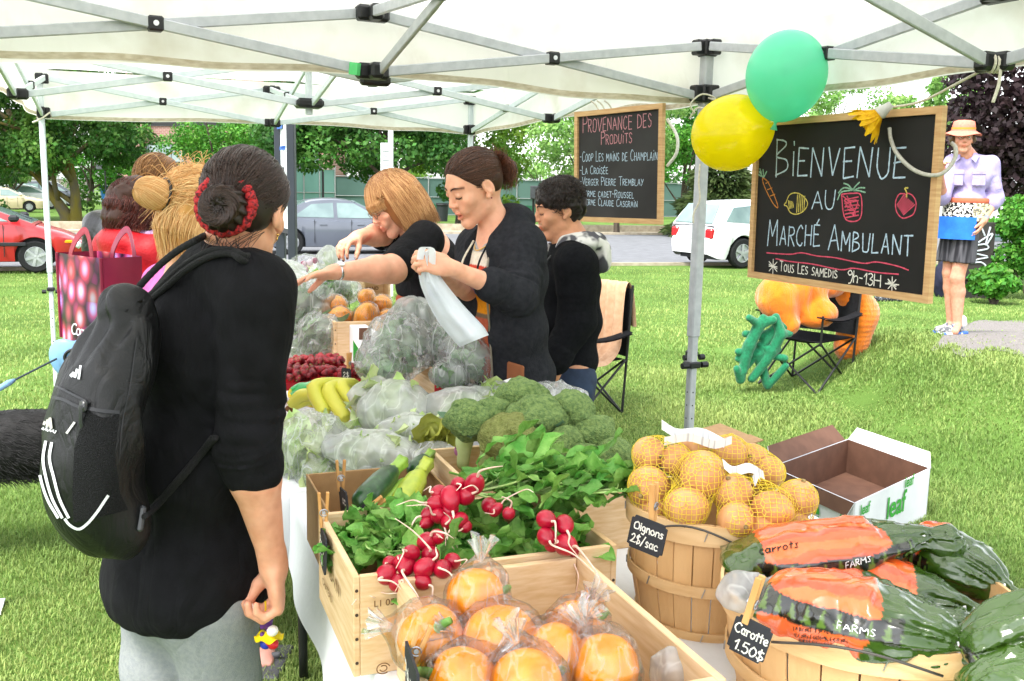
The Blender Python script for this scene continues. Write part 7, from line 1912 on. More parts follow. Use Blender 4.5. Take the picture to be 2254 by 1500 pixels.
def text3d(body,o,X,Yv,size,m,parent,name='lettering',shear=0.,space=1.):
 X=X/np.linalg.norm(X); n=np.cross(X,Yv); cu=bpy.data.curves.new('t','FONT'); cu.body=body; cu.size=size; cu.shear=shear; cu.space_character=space; cu.offset=size*.018
 ob=bpy.data.objects.new('t',cu); COL.objects.link(ob); me=bpy.data.meshes.new_from_object(ob.evaluated_get(bpy.context.evaluated_depsgraph_get())); bpy.data.objects.remove(ob)
 co=np.array([list(v.co)for v in me.vertices]); V=np.asarray(o)+np.outer(co[:,0],X)+np.outer(co[:,1],Yv)+n*.002
 return np_mesh(name,V,[list(p.vertices)for p in me.polygons],m,parent)
def crate(a,b,da,db,h,z,label,th=.012,m=None,rz=0.,nails_=True,name='wooden_crate'):
 """a,b: near left corner on the table; da deep, db wide."""
 o=TP(a,b,z); U=UU*math.cos(rz)-VV*math.sin(rz); V=VV*math.cos(rz)+UU*math.sin(rz); ax=(V,U,ZZ); c=o+U*da/2+V*db/2; mm=m or M_WOODH
 t=thing(name,c,label,'crate')
 for s in(0,1):MB().box(o+U*da/2+V*(th/2+s*(db-th))+ZZ*h/2,th,da,h,ax,bev=.0015).build('end_board',m or M_WOOD,t)
 for s in(0,1):MB().box(o+V*db/2+U*(th/2+s*(da-th))+ZZ*h/2,db-2*th-.001,th,h-.001,ax,bev=.0015).build('side_board',mm,t)
 MB().box(c+ZZ*.006,db-2*th-.002,da-2*th-.002,.01,ax).build('base_board',mm,t)
 if nails_:
  b_=MB()
  for s in(.006,db-.006):
   for k in range(4):q=o+V*s+ZZ*h*(.14+.24*k); b_.tube([q-U*.0006,q+U*.004],.0032,8)
  b_.build('nails',M_NAIL,t)
 return t,o,U,V
def pin(p,d,side,parent,m=None):
 """A clothes peg: two tapered prongs and a spring."""
 d=d/np.linalg.norm(d); n=np.cross(d,side); t=MB(); w=m or mat('peg_wood','#d3a468',.6,'#bd8a4e',scale=30,stretch=(1,1,.2))
 for s in(-1,1):t.beam(p-d*.032+n*s*.0045,p+d*.042+n*s*.009,.010,.0065,n,bev=.001)
 pg=t.build('clothes_peg',w,parent)
 MB().tube([p+side*.0065+n*.008*math.cos(a)+d*.007*math.sin(a)for a in np.linspace(0,5.5,14)],.0012,6).tube([p-side*.008,p+side*.008],.004,8).build('spring',mat('spring_steel','#a8abb0',.3,metal=.7),pg)
M_TAG=mat('tag_slate','#26272a',.7,'#323337',scale=12,spec=.25)
def price_tag(tl,tr,bl,Y,Yr,lines,label,peg,pegdir=(0,0,1)):
 """A small notched slate clipped on with a peg; corners given where the photo shows them."""
 TL,TR,BL=P(*tl,Y),P(*tr,Yr),P(*bl,Y); X=TR-TL; w=np.linalg.norm(X); X/=w; Yv=TL-BL; Yv-=X*(Yv@X); h=np.linalg.norm(Yv); Yv/=h; n=np.cross(X,Yv); c=BL
 t=thing('price_sign',c+X*w/2,label,'price sign','chalk price signs pegged to the crates'); k=min(w,h)*.1
 poly=[(k,0),(w-k,0),(w-k*.8,k*.8),(w,k),(w,h-k),(w-k*.8,h-k*.8),(w-k,h),(k,h),(k*.8,h-k*.8),(0,h-k),(0,k),(k*.8,k*.8)]
 MB().prism(poly,c-n*.004,X,Yv,n,.004).build('slate',M_TAG,t)
 for j,(tx,y,hh,x0,x1)in enumerate(lines):
  st,L=text_strokes(tx,'lc',.02,seed=j+3); b=MB(); sx=(x1-x0)*w/L
  for q in st:
   if len(q)<8:q=np.concatenate([np.linspace(q[i],q[i+1],5)for i in range(len(q)-1)])
   ribbon(b,c+np.outer(x0*w+q[:,0]*sx,X)+np.outer(y*h+q[:,1]*hh*h,Yv),max(.0022,w*.032),n,.0012)
  b.build('chalk_lettering',CH_W,t)
 pd=np.asarray(pegdir,float); pin(P(*peg,Y-.006),pd,X,t)
 return t
 # ---------------------------------------------- leaves
def leaf(b,p,d,up,L,W,rnd,stem=.35,wave=.12,cup=.5,bend=.6,lobes=5,i=0):
 d=d/np.linalg.norm(d); s=np.cross(d,up); s/=np.linalg.norm(s)+1e-9; u=np.cross(s,d); Q=[]; n=9; c=np.array(p,float); ph=rnd.uniform(0,6)
 for k in range(n):
  f=k/(n-1); w=W*(math.sin(PI*min(1,max(0,(f-stem)/(1-stem))*.93+.05))**.7 if f>stem else .05)*(1+.16*math.cos(f*2*PI*lobes+ph)); dd=d*math.cos(bend*f)-u*math.sin(bend*f); uu=u*math.cos(bend*f)+d*math.sin(bend*f)
  row=[]
  for g in(-1,-.55,0,.55,1):row.append(c+s*w*.5*g+uu*(cup*W*.22*g*g+wave*W*math.sin(ph+f*11+g*3.1)*abs(g)*(f>stem)))
  Q.append(row); c=c+dd*L/(n-1)
 b.grid(np.array(Q),i)
LF_RAD=mat('leaf_radish','#5a9438',.5,'#86b45a',scale=28,detail=4,island=.3,trans=.3,spec=.35,bump=.6,bscale=110)
M_RAD=mat('radish_skin','#b00a2e',.32,'#940826',scale=26,detail=6,spec=.5,bump=.08,bscale=70); M_ROOT=mat('radish_root','#e8d3c2',.6,'#d5b09c',scale=40)
M_STALK=mat('stalk_green','#93b660',.5,'#b4cb86',scale=30)
def radish(t,c,ax,r,L=1.2,rnd=None):
 x,y,z=frame(ax); f=np.linspace(0,PI,13); k=10; prof=[(max(.0005,r*math.sin(a)*(1+.12*math.cos(a))),-r*L*math.cos(a))for a in f]
 prof[-1]=(r*.08,r*L*1.08); o=MB().lathe(prof,18,c,(x,y,z)).build('radish',M_RAD,t,smooth=True)
 e=np.asarray(c)+z*r*L; q=rnd.normal(size=(2,3))*r*.9; ln=r*rnd.uniform(1.8,4.2)
 MB().tube(spline([e-z*r*.1,e+z*ln*.3,e+z*ln*.7+q[0],e+z*ln+q[0]*1.4+q[1]-ZZ*r*.6],14),np.linspace(r*.16,.0007,14),6).build('root',M_ROOT,o,smooth=True)
def radish_bunch(pxs,Y,label,tie,ldir,nleaf,spread,seed,L=(.12,.2),lz=.35,area=None):
 rnd=np.random.default_rng(seed); tie=np.asarray(tie,float); t=thing('radish_bunch',tie,label,'radishes','radish bunches in the wooden crate')
 for px,py,rr,*dy in pxs:
  c=P(px,py,Y-.025+(dy[0]if dy else 0)); a=(c-tie)/np.linalg.norm(c-tie)+rnd.normal(size=3)*.35; a[2]+=.1; radish(t,c,a,rr/1150,rnd.uniform(1.02,1.45),rnd)
 b=MB(); st=MB(); ld=np.asarray(ldir,float)
 for k in range(int(nleaf*2.1)):
  d=ld+rnd.normal(size=3)*spread; d[2]=abs(d[2])*.6+rnd.uniform(-.25,lz); d/=np.linalg.norm(d); p=tie+rnd.normal(size=3)*[.04,.04,.010]+ld*rnd.uniform(.05,.14)if area is None else tie+UU*rnd.uniform(-1,1)*area[0]+VV*rnd.uniform(-1,1)*area[1]+ZZ*rnd.normal()*.008; l=rnd.uniform(*L)*.62
  leaf(b,p,d,ZZ+rnd.normal(size=3)*.35,l,rnd.uniform(.032,.056),rnd,rnd.uniform(.12,.35),.20,.55,rnd.uniform(.2,1.2));
  if k%3==0:st.tube(spline([tie,p+d*l*.2,p+d*l*.45],6),[.003,.0028,.0025,.002,.0016,.001],5)
 b.build('leaves',LF_RAD,t,smooth=True); st.build('stalks',M_STALK,t,smooth=True)
CR1,o1,_,_=crate(0,0,.36,.52,.19,.742,'long pine wine crate full of radish bunches, nearest the woman in black')
b1=MB()
ink=mat('brand_burn','#7a5a3a',.8)
text3d('L1 05 0',P(822,1336,1.645),VV,ZZ,.017,ink,CR1)
Xe=-UU; oe=TP(.30,-.0015,0)
for tx,a_,z_,s_ in(('DOMAINE',.33,.885,.026),('GRAND VIN',.31,.845,.034),('CHATEAU',.30,.80,.022)):text3d(tx,TP(a_,-.0012,z_),Xe,ZZ,s_,ink,CR1,space=1.05)
b=MB(); rc=P(843,1470,1.638)
for k in range(2):b.tube([rc+VV*.012*math.cos(a)*(1-.45*k)+ZZ*.010*math.sin(a)*(1-.45*k)-UU*.003 for a in np.linspace(.3+k*PI,5.4+k*PI,18)],.0011,5)
b.build('stamp',ink,CR1)
radish_bunch([(1045,1065,23,-.02),(1009,1068,19,.0),(992,1097,23,-.03),(1026,1093,20,-.02),(966,1086,20,.0),(961,1108,20,-.02),(991,1122,19,-.03),(944,1132,18,-.02),(965,1136,18,-.04),(988,1150,19,-.05),(1012,1146,18,-.05),(1024,1160,15,-.05),(1078,1114,19,.0),(940,1150,15,-.03)],1.90,'big radish bunch with its roots in the middle, on top of the pile',TP(.24,.30,.985),(.8,.45,.2),52,.5,1,(.12,.2),.5)
radish_bunch([(850,1266,22),(831,1281,20,.02),(893,1246,22,.02),(940,1193,21,.06),(947,1222,20,.04),(935,1250,21,.0),(974,1253,20,.0),(876,1284,19,-.01),(931,1281,18,-.01),(808,1291,17,.0),(912,1285,16,0.01),(905,1218,18,.03),(882,1238,17,.04),(962,1182,17,.06),(996,1236,18,.02),(858,1240,16,.05)],1.69,'radish bunch at the crate\'s near left corner, leaves to the left',TP(.13,.16,.89),(-.5,.5,.1),36,.4,2,(.10,.17))
radish_bunch([(1203,1144,21),(1243,1156,21),(1203,1182,20,-.02),(1246,1200,24,-.03),(1216,1198,18,-.01),(1262,1212,14,.0)],1.80,'small radish bunch at the right end of the crate',TP(.20,.42,.985),(.9,.1,.15),40,.5,3,(.11,.18))
radish_bunch([(1120,1130,15),(1092,1122,14,.02)],1.86,'leafy radish bunch in the front of the crate, roots buried',TP(.17,.29,.895),(.3,-.2,.2),80,.9,4,(.12,.18),.25,(.14,.20))
radish_bunch([(860,1195,13),(905,1180,13)],1.92,'leafy radish bunch along the back left of the crate',TP(.27,.15,.90),(-.2,.1,.05),36,.55,5,(.08,.15),.15)
# ---------------------------------------------- film bags
F_CLEAR=film('film_clear',.16,streak=.34,cs=13,haze=.30,rough=.09); F_MILK=film('film_milky',.34,streak=.2,cs=13,haze=.42,rough=.1); F_PEP=film('film_fine',.0,cs=18,streak=.22,rough=.06,haze=.14)
def film_bag(t,prims,h,m,seed,amp=.012,s=(16,16,16),name='plastic_film',ties=()):
 S=SDF()
 for c,r,*R in prims:S.ell(c,r,R[0]if R else None,.03)
 for p0,p1,r0,r1 in ties:S.cap(p0,p1,r0,r1,.025)
 s=np.array(s,float)
 def d(X):
  a=vnoise(X*s+vnoise(X*7,seed)[:,None]*1.4,seed+1); q=vnoise(X*s*2.4,seed+2); k_=vnoise(X*s*[1.5,1.5,.8]+vnoise(X*5,seed+4)[:,None]*2,seed+3); return-amp*.45*np.exp(-(k_/.17)**2)-amp*(1-np.abs(a)*2.2)*.8-amp*.45*(1-2*np.abs(q))
 V,F=S.mesh(h,d); V=smooth_v(V,F,1,.4); return np_mesh(name,V,F,m,t,True)
def greens_in(t,prims,n,L,W,m,seed,stemdir=None,shrink=.72,name='leaves'):
 rnd=np.random.default_rng(seed); b=MB()
 for k in range(n):
  c,r=prims[rnd.integers(len(prims))][:2]; d=rnd.normal(size=3); d/=np.linalg.norm(d); p=np.asarray(c)+d*np.asarray(r)*np.ones(3)*shrink*rnd.uniform(.5,1)
  g=rnd.normal(size=3)if stemdir is None else np.asarray(stemdir)+rnd.normal(size=3)*.35
  leaf(b,p-g/np.linalg.norm(g)*L*.5,g,d+rnd.normal(size=3)*.4,L*rnd.uniform(.6,1.2),W*rnd.uniform(.6,1.2),rnd,.15,.16,.5,rnd.uniform(-.3,.7))
 return b.build(name,m,t,smooth=True)
LF_LET=mat('leaf_lettuce','#a9c474',.5,'#d3dfae',scale=16,island=.22,trans=.3,bump=.3,bscale=60); LF_OLV=mat('leaf_olive','#8a9034',.5,'#a9b04e',scale=14,island=.18,trans=.25,bump=.4,bscale=50)
LF_SPI=mat('leaf_spinach','#6f9468',.5,'#a3bb98',scale=20,island=.3,trans=.2); LF_HERB=mat('leaf_herb','#3f7f2c',.5,'#68a048',scale=20,island=.35,trans=.2)
# peppers
M_PEP=mat('pepper_orange','#f78a00',.2,'#fba010',scale=7,spec=.55,bump=.03,bscale=20); M_PST=mat('pepper_stem','#5d8f3c',.5,'#86a656',scale=40)
CR2,o2,_,_=crate(-.515,.075,.50,.36,.185,.742,'square pine crate of bagged orange peppers, nearest the camera',.014)
def pepper_bag(px,py,Y,r,up,label,seed,tie=None,stem=None,squash=.86):
 c=P(px,py,Y); rnd=np.random.default_rng(seed); t=thing('pepper_bag',c,label,'bagged pepper','orange peppers in plastic bags'); x,y,z=frame(up); S=SDF(); R=np.array([x,y,z]); off=rnd.uniform(0,2)
 for k in range(4):a=off+PI/2*k+rnd.normal()*.12; S.ell(c+r*.32*(x*math.cos(a)+y*math.sin(a))-z*r*.04,np.array([.66,.66,squash*rnd.uniform(.92,1.06)])*r,R,r*.30)
 S.ell(c+z*r*.95,np.array([.26,.26,.2])*r,R,r*.25,True)
 pp=cloth('pepper',S,.0042,t,M_PEP,None,2)
 q=spline([c+z*r*.62,c+z*r*.95,c+z*r*1.2+x*r*.18],8); MB().tube(q,np.linspace(r*.17,r*.11,8),8).lathe([(r*.34,-.004),(r*.26,.006),(0,.008)],10,c+z*r*.66,(x,y,z)).build('stem',M_PST,pp,smooth=True)
 e=np.array(tie if tie is not None else(rnd.normal()*.5,-.2,1.0),float); e/=np.linalg.norm(e); a0=c+e*r*.9; a1=c+e*(r+.045)
 film_bag(t,[(c,(r*1.10,r*1.10,r*1.04),R)],.0046,F_PEP,seed,.006,(20,20,20),ties=[(a0,a1-e*.028,.03,.009)])
 gather_end(t,a1-e*.034,e,.036,.021,rnd,F_CLEAR)
for k,(px,py,Y,r,up,tie,lb)in enumerate([(1048,1296,1.51,.050,(.8,.3,.1),(.1,.2,1),'bagged orange pepper on top, leaning on the radish crate'),(1100,1404,1.43,.066,(-.6,.8,.3),(-.9,-.2,.35),'biggest bagged orange pepper, middle of the crate'),(950,1385,1.44,.054,(.3,-.5,.6),(-1,-.1,.3),'bagged orange pepper in the crate\'s back left corner, above the peg'),(1012,1490,1.34,.058,(-.9,.1,.3),(.9,.2,.7),'bagged orange pepper in the near left of the crate'),(1218,1428,1.40,.055,(-.5,.9,.2),(.7,.3,.9),'bagged orange pepper right of the biggest one, stem up'),(1326,1452,1.38,.056,(.5,.5,-.3),(-.5,.3,1),'bagged orange pepper against the crate\'s right side'),(1268,1366,1.48,.048,(.8,.1,.4),(.3,-.3,.8),'bagged orange pepper with a crumpled knot in the back right corner'),(1162,1492,1.32,.056,(.9,.5,.2),(-.3,.1,1),'bagged orange pepper at the bottom edge of the view')]):
 pepper_bag(px,py+20,Y-.012,r,up,lb,60+k,tie)
 # zucchini in a carton
M_CARD=mat('cardboard','#b08d62',.85,'#a5825a',scale=30,bump=.1); M_CARDW=mat('carton_white','#dfe1e4',.6,'#d3d6da',scale=6); M_CARDB=mat('carton_brown','#705040',.8,'#634638',scale=12)
crate(.385,.03,.33,.30,.17,.742,'open brown carton of zucchini behind the radish crate',.005,M_CARD,nails_=False,name='cardboard_box')
def zuke(p0,p1,r,m,label,m2):
 p0,p1=np.asarray(p0),np.asarray(p1); t=thing('zucchini',p0,label,'zucchini','zucchini in the carton'); d=p1-p0; L=np.linalg.norm(d); x,y,z=frame(d)
 pr=[(.0005,0),(r*.55,r*.12),(r*.9,r*.5),(r,L*.25),(r*.98,L*.6),(r*.84,L*.85),(r*.55,L*.97),(r*.5,L)]
 MB().lathe([(a*(1+0),b_)for a,b_ in pr],20,p0,(x,y,z)).build('fruit',m,t,smooth=True)
 S=MB(); n=20; rows=[[p0+z*(L+h)+(x*math.cos(q)+y*math.sin(q))*r*k*(1+.12*math.cos(5*q))for q in np.linspace(0,2*PI,n+1)]for k,h in((.56,-.006),(.48,.012),(.52,.035),(.60,.05),(.0,.05))]
 S.grid(np.array(rows)).build('stem',m2,t,smooth=True)
M_ZD=mat('zucchini_dark','#1d3f1f',.3,'#2c5528',scale=60,stretch=(1,1,1),spec=.5,contrast=(.45,.65)); M_ZL=mat('zucchini_light','#7ba23a',.35,'#92b548',scale=60,spec=.45); M_ZP=mat('zucchini_pale','#b0bb3e',.35,'#98ab3a',scale=40,spec=.45)
zuke(P(792,1112,2.05),P(866,1036,2.22),.030,M_ZD,'dark green zucchini, leftmost in the carton',M_ZL); zuke(P(826,1140,2.08),P(905,1060,2.24),.028,M_ZL,'mid green zucchini in the middle of the carton',M_ZL)
zuke(P(858,1150,2.06),P(926,1042,2.26),.031,M_ZP,'pale yellow-green zucchini, rightmost in the carton',M_ZP); zuke(P(910,1040,2.30),P(936,1012,2.40),.024,M_ZD,'dark zucchini showing only its end behind the pale one',M_ZL)
# broccoli
crate(.42,.36,.36,.45,.19,.742,'pine crate heaped with broccoli, behind the radish crate')
M_BRO=mat('broccoli_floret','#587340',.85,'#7f9656',scale=120,detail=3,bump=1.,bscale=260,contrast=(.35,.65)); M_BRO2=mat('broccoli_floret_olive','#6f763c',.85,'#898f50',scale=120,detail=3,bump=1.,bscale=260); M_BST=mat('broccoli_stem','#9db56a',.5,'#b9c98c',scale=20)
def broccoli(px,py,Y,r,label,seed,olive=False,band=True):
 c=P(px,py,Y); rnd=np.random.default_rng(seed); t=thing('broccoli',c,label,'broccoli','broccoli heads in the crate'); S=SDF(); up=np.array([rnd.normal()*.2,-.35+rnd.normal()*.15,1]); up/=np.linalg.norm(up)
 for k in range(17):
  d=rnd.normal(size=3); d/=np.linalg.norm(d);
  if d@up<-.25:d=d-2*up*(d@up)
  S.ell(c+d*np.array([1,1,.8])*r*.62,r*rnd.uniform(.30,.44),None,.010)
 S.ell(c,r*.7,None,.02)
 cloth('floret',S,.0040,t,M_BRO2 if olive else M_BRO,lambda X:.0065*np.abs(vnoise(X*105,seed))-.0035+.0060*vnoise(X*42,seed+1),0)
 S=SDF(); s0=c-up*r*.5; s1=s0-up*r*1.5+[rnd.normal()*.02,-.015,0]; S.cap(s0,s1,r*.34,r*.25,.02)
 for k in range(4):a=rnd.uniform(0,6.3); S.cap(s0-up*r*.5,c+np.array([math.cos(a),math.sin(a),0])*r*.5-up*r*.2,r*.14,r*.2,.02)
 st=cloth('stem',S,.005,t,M_BST); b=MB()
 for k in range(3):leaf(b,s0-up*r*.4,np.array([rnd.normal(),rnd.normal()-.4,.5]),up,r*1.6,r*.5,rnd,.3)
 b.build('leaf',mat('leaf_blue_green','#46664a',.5,'#5d7d60',scale=20,trans=.15),st,smooth=True)
 if band:x,y,z=frame(up); MB().lathe([(r*.30,-.008),(r*.325,0),(r*.30,.008)],16,s0-up*r*.9,(x,y,z)).build('rubber_band',mat('band_mauve','#a8648c',.5),t,smooth=True)
for k,(px,py,Y,r,ol,lb)in enumerate([(1030,945,2.42,.058,0,'broccoli head at the left end of the heap'),(1088,935,2.46,.056,0,'broccoli head second from the left, next to a dark leaf'),(1152,902,2.50,.070,0,'topmost broccoli head on the heap'),(1182,945,2.42,.075,0,'largest broccoli head, front and centre of the heap'),(1128,985,2.36,.074,1,'olive-tinged broccoli head low in the heap above the radish leaves'),(1255,930,2.46,.066,0,'broccoli head on the right shoulder of the heap'),(1310,975,2.40,.052,0,'small broccoli head at the far right of the heap'),(1345,1020,2.34,.048,0,'broccoli head in the crate\'s right front corner, beside the onions'),(1240,1000,2.36,.052,0,'broccoli head tilted to show its cut stem'),(1285,1030,2.32,.040,0,'smallest broccoli head, stem towards the camera')]):
 broccoli(px,py-14,Y,r*1.12,lb,80+k,ol)
 # ---------------------------------------------- baskets of onions and carrots
M_BSK=mat('basket_wood','#d6ae7a',.6,'#c79c68',scale=6,detail=7,stretch=(3,3,.6),bump=.12)
M_BSK2=mat('basket_hoop','#dcba8a',.6,'#cca572',scale=9,detail=7,stretch=(1,1,5),bump=.12)
def basket(c,r0,r1,h,label,ns=26):
 t=thing('bushel_basket',c,label,'basket','round wooden produce baskets'); c=np.asarray(c)
 for k in range(ns):
  a0,a1=2*PI*k/ns,2*PI*(k+.94)/ns; o=.002*(k%2); Q=[]
  for f in np.linspace(0,1,8):
   r=r0+(r1-r0)*f+.012*math.sin(PI*f)+o; Q.append([c+np.array([r*math.cos(a),r*math.sin(a),h*f])for a in np.linspace(a0,a1,4)]+[c+np.array([(r-.004)*math.cos(a),(r-.004)*math.sin(a),h*f])for a in np.linspace(a1,a0,4)])
  MB().grid(np.array([q+q[:1]for q in Q])).build('stave',M_BSK,t)
 for f,w,th in((.16,.022,.004),(.52,.022,.004),(.93,.040,.006)):
  r=r0+(r1-r0)*f+.012*math.sin(PI*f)+.005; z=h*f; MB().lathe([(r,z-w/2),(r+th,z-w/2),(r+th,z+w/2),(r,z+w/2)],64,c,closed=True).build('hoop',M_BSK2,t,smooth='auto')
  b=MB()
  for k in range(0,ns,3):a=2*PI*(k+.5)/ns; d=np.array([math.cos(a),math.sin(a),0]); b.beam(c+d*(r+th+.0012)+ZZ*(z-.009),c+d*(r+th+.0012)+ZZ*(z+.009)+np.cross(ZZ,d)*.006,.0015,.0025,d)
  b.build('staples',M_SPR,t)
 MB().lathe([(0,.004),(r0-.002,.004)],32,c).build('floor_board',M_BSK,t)
 r=r1+.008
 for s in(0,PI):
  q=[c+np.array([(r+.012)*math.cos(a+s+4.3),(r+.012)*math.sin(a+s+4.3),h*.9-.05*(1-abs(a)/.5)**.5*0+.028*math.cos(a*3.14)])for a in np.linspace(-.5,.5,16)]; MB().tube(q,.0022,6).build('wire_handle',mat('wire_dark','#55524e',.4,metal=.6),t,smooth=True)
basket((.415,1.945,.702),.125,.160,.285,'tall slatted basket of onions beside the radish crate')
basket((.615,1.585,.702),.185,.235,.25,'wide slatted basket of bagged carrots, bottom right')
M_ONI=mat('onion_skin','#cf9d6c',.42,'#b87e4a',scale=9,detail=6,stretch=(4,4,.25),spec=.4,contrast=(.3,.7)); M_NET=mat('net_yellow','#e8cf3a',.5)
def onion_net(ons,label,seed,necks):
 rnd=np.random.default_rng(seed); C=[(P(px,py,Y),r/1130)for px,py,r,Y in ons]; t=thing('onion_bag',C[0][0],label,'bag of onions','net bags of onions'); S=SDF()
 for c,r in C:
  ax=rnd.normal(size=3); ax[1]-=.6; x,y,z=frame(ax); f=np.linspace(0,PI,15); o=MB().lathe([(max(.001,r*math.sin(a)),-r*.88*math.cos(a)+(r*.12*max(0,math.cos(a-PI))**6))for a in f],22,c,(x,y,z)).build('onion',M_ONI,t,smooth=True)
  MB().lathe([(r*.16,-.003),(r*.10,.006),(0,.007)],9,c+z*r*.93,(x,y,z)).build('root_end',mat('onion_root','#a08a5a',.9,'#6e5a38',scale=150),o); S.ell(c,r*1.05,None,.03)
 for a,e in necks:a,e=P(*a),P(*e); S.cap(a,e,.03,.008,.03)
 V,F=S.mesh(.0125); V=smooth_v(V,F,3,.5); E=np.unique(np.sort(np.concatenate([F[:,[0,1]],F[:,[1,2]],F[:,[2,3]],F[:,[3,0]]]),1),axis=0); E=np.concatenate([E,F[::2,[0,2]]])if 0 else E
 strands('net',np.stack([V[E[:,0]],(V[E[:,0]]+V[E[:,1]])/2,V[E[:,1]]],1),.00062,M_NET,t)
 for a,e in necks:
  e=P(*e); d=rnd.normal(size=3); d[2]=abs(d[2])*.3; d/=np.linalg.norm(d); q=spline([e,e+d*.05+ZZ*.012,e+d*.10,e+d*.135+ZZ*.012],14); s=np.cross(d,ZZ+d*.2); s=s/np.linalg.norm(s)*.3+ZZ*.95; MB().grid(np.stack([q-s*.010,q+s*.010],1)).build('paper_label',mat('label_paper','#e6e6e3',.5,'#b9babd',scale=60,stretch=(3,.1,.1),contrast=(.55,.6)),t)
onion_net([(1428,1000,42,1.98),(1428,1072,50,1.92),(1490,1015,40,1.96),(1545,1046,56,1.88),(1512,1118,50,1.83),(1440,1130,40,1.90)],'net bag of onions at the left of the basket, over the price sign',3,[((1460,985,1.96),(1462,972,1.95))])
onion_net([(1612,1086,46,1.86),(1620,1146,42,1.80),(1700,1124,48,1.82),(1756,1098,46,1.88),(1745,1150,36,1.86),(1680,1165,34,1.80)],'net bag of onions at the right front of the basket',4,[((1680,1090,1.84),(1672,1052,1.84))])
onion_net([(1528,985,36,2.02),(1606,1000,42,1.99),(1655,1012,40,2.02),(1692,1040,40,1.98),(1580,1040,40,2.02)],'net bag of onions at the back of the basket, furthest from the camera',5,[((1600,985,1.98),(1594,976,1.97)),((1690,1050,1.94),(1682,1048,1.93))])
M_CAR=mat('carrot_bag','#ffffff',.22,'#eeeeee',scale=9,attr='Col',spec=.6,coat=.5,bump=.12,bscale=26)
def carrot_bag(A,B,ry,rz,label,seed,words=(),rang=(.14,.66),tail=None,flip=1,roll=0.,bw=(-.55,.30)):
 A,B=P(*A),P(*B); d=B-A; L=np.linalg.norm(d); x,y,z=frame(d,(0,0,1)); x,y=-x*1,y  # x across towards the camera, y up
 if x[1]>0:x=-x
 if y[2]<0:y=-y
 c_,s_=math.cos(roll),math.sin(roll); x,y=c_*x+s_*y,-s_*x+c_*y
 t=thing('carrot_bag',(A+B)/2,label,'bag of carrots','bags of carrots in the wide basket'); S=SDF(); R=np.array([x,y,z])
 for k in range(7):f=k/6; q=1-.35*abs(2*f-1)**3; S.ell(A+d*(.10+.74*f),(ry*q,rz*q,L*.13),R,.03)
 S.cap(A+d*.86,A+d*.97,rz*.55,.014,.03); S.cap(A+d*.97,A+d*1.10-ZZ*.02,.014,.04,.02); S.box(A+d*.02,(ry*.85,.006,L*.05),R,.005,.03)
 loc=lambda X:(((X-A)@z)/L,((X-A)@x)/ry,((X-A)@y)/rz)
 def disp(X):
  u,v,w=loc(X); rid=-.0048*np.abs(np.sin(v*4.2+.8*vnoise(X*5,seed)))*((u>rang[0])&(u<rang[1])); pl=np.clip((u-rang[1]+.08)/.25,0,1); return rid+.0045*vnoise(X*24,seed)+pl*.013*np.abs(vnoise(np.stack([u*2.2,np.cos(np.arctan2(w,v))*4.5,np.sin(np.arctan2(w,v))*4.5],-1),seed+2))-.0025*(1-2*np.abs(vnoise(X*38,seed+4)))
 def colr(V):
  u,v,w=loc(V); an=np.arctan2(w,v); C=np.tile(np.array(hexc('#2f4a10')),(len(V),1)); wob=.006*vnoise(V*9,seed); org=(u>rang[0]+wob)&(u<rang[1]+wob+.05*np.sin(an*2)); C[org]=hexc('#e0561f')
  C[org&(np.sin(v*10+2*vnoise(V*7,seed))>.35)]=hexc('#ea6e30'); C[org&(np.abs(np.sin(v*4.2+.8*vnoise(V*5,seed)))>.93)]=hexc('#b8481a'); bd=(v>.2)&(w<bw[1])&(w>bw[0])&(u>rang[0]-.04)&(u<rang[1]+.16); C[bd]=hexc('#14160f'); zig=bd&(np.abs(((u*13)%1)-.5)<.34*np.clip((bw[1]-w)/(bw[1]-bw[0]),0,1))&(w>bw[0]+.08); C[zig]=hexc('#55702a'); lo=(v>.1)&(w<=bw[0])&org; C[lo]=hexc('#e0602c'); return C
 body=cloth('film',S,.0042,t,M_CAR,disp,1,colr); bv=bvh_of(body)
 for tx,pts,sz,col in words:
  st,Lw=text_strokes(tx,'lc' if tx[0].islower()else 'sc',.0,1); (ax_,ay),(bx,by)=pts; k=math.hypot(bx-ax_,by-ay)/Lw; ux,uy=(bx-ax_)/(k*Lw),(by-ay)/(k*Lw); out=[]
  for q in st:
   if len(q)<8:q=np.concatenate([np.linspace(q[i],q[i+1],4)for i in range(len(q)-1)])
   out.append(([(ax_+ux*k*p[0]+uy*sz*p[1]*.0+uy*p[1]*sz*.3,ay+uy*k*p[0]-p[1]*sz)for p in q],max(1.6,sz*.16)))
  print_on('lettering',out,bv,col,t,.002)
 e=A+d*.97; MB().lathe([(.013,-.008),(.019,-.006),(.019,.006),(.013,.008)],14,e,(x,y,z),closed=True).build('twist_tie',MATS['label_paper'],t,smooth=True)
 return t
INK=mat('ink_black','#14110c',.5)
carrot_bag((2010,1185,1.78),(2215,1300,1.62),.070,.042,'carrot bag at the back right, mostly green, its knot by the right edge',11,(),(.0,.28))
carrot_bag((1790,1262,1.70),(2130,1340,1.56),.078,.040,'carrot bag in the middle layer with its barcode up',12,(),(.04,.66))
carrot_bag((1606,1232,1.70),(2035,1180,1.69),.082,.038,'uppermost carrot bag, lying across the pile with the word carrots',13,(('carrots',((1672,1222),(1756,1206)),17,INK),('FARMS',((1862,1251),(1916,1236)),13,MATS['label_paper'])),(.15,.74))
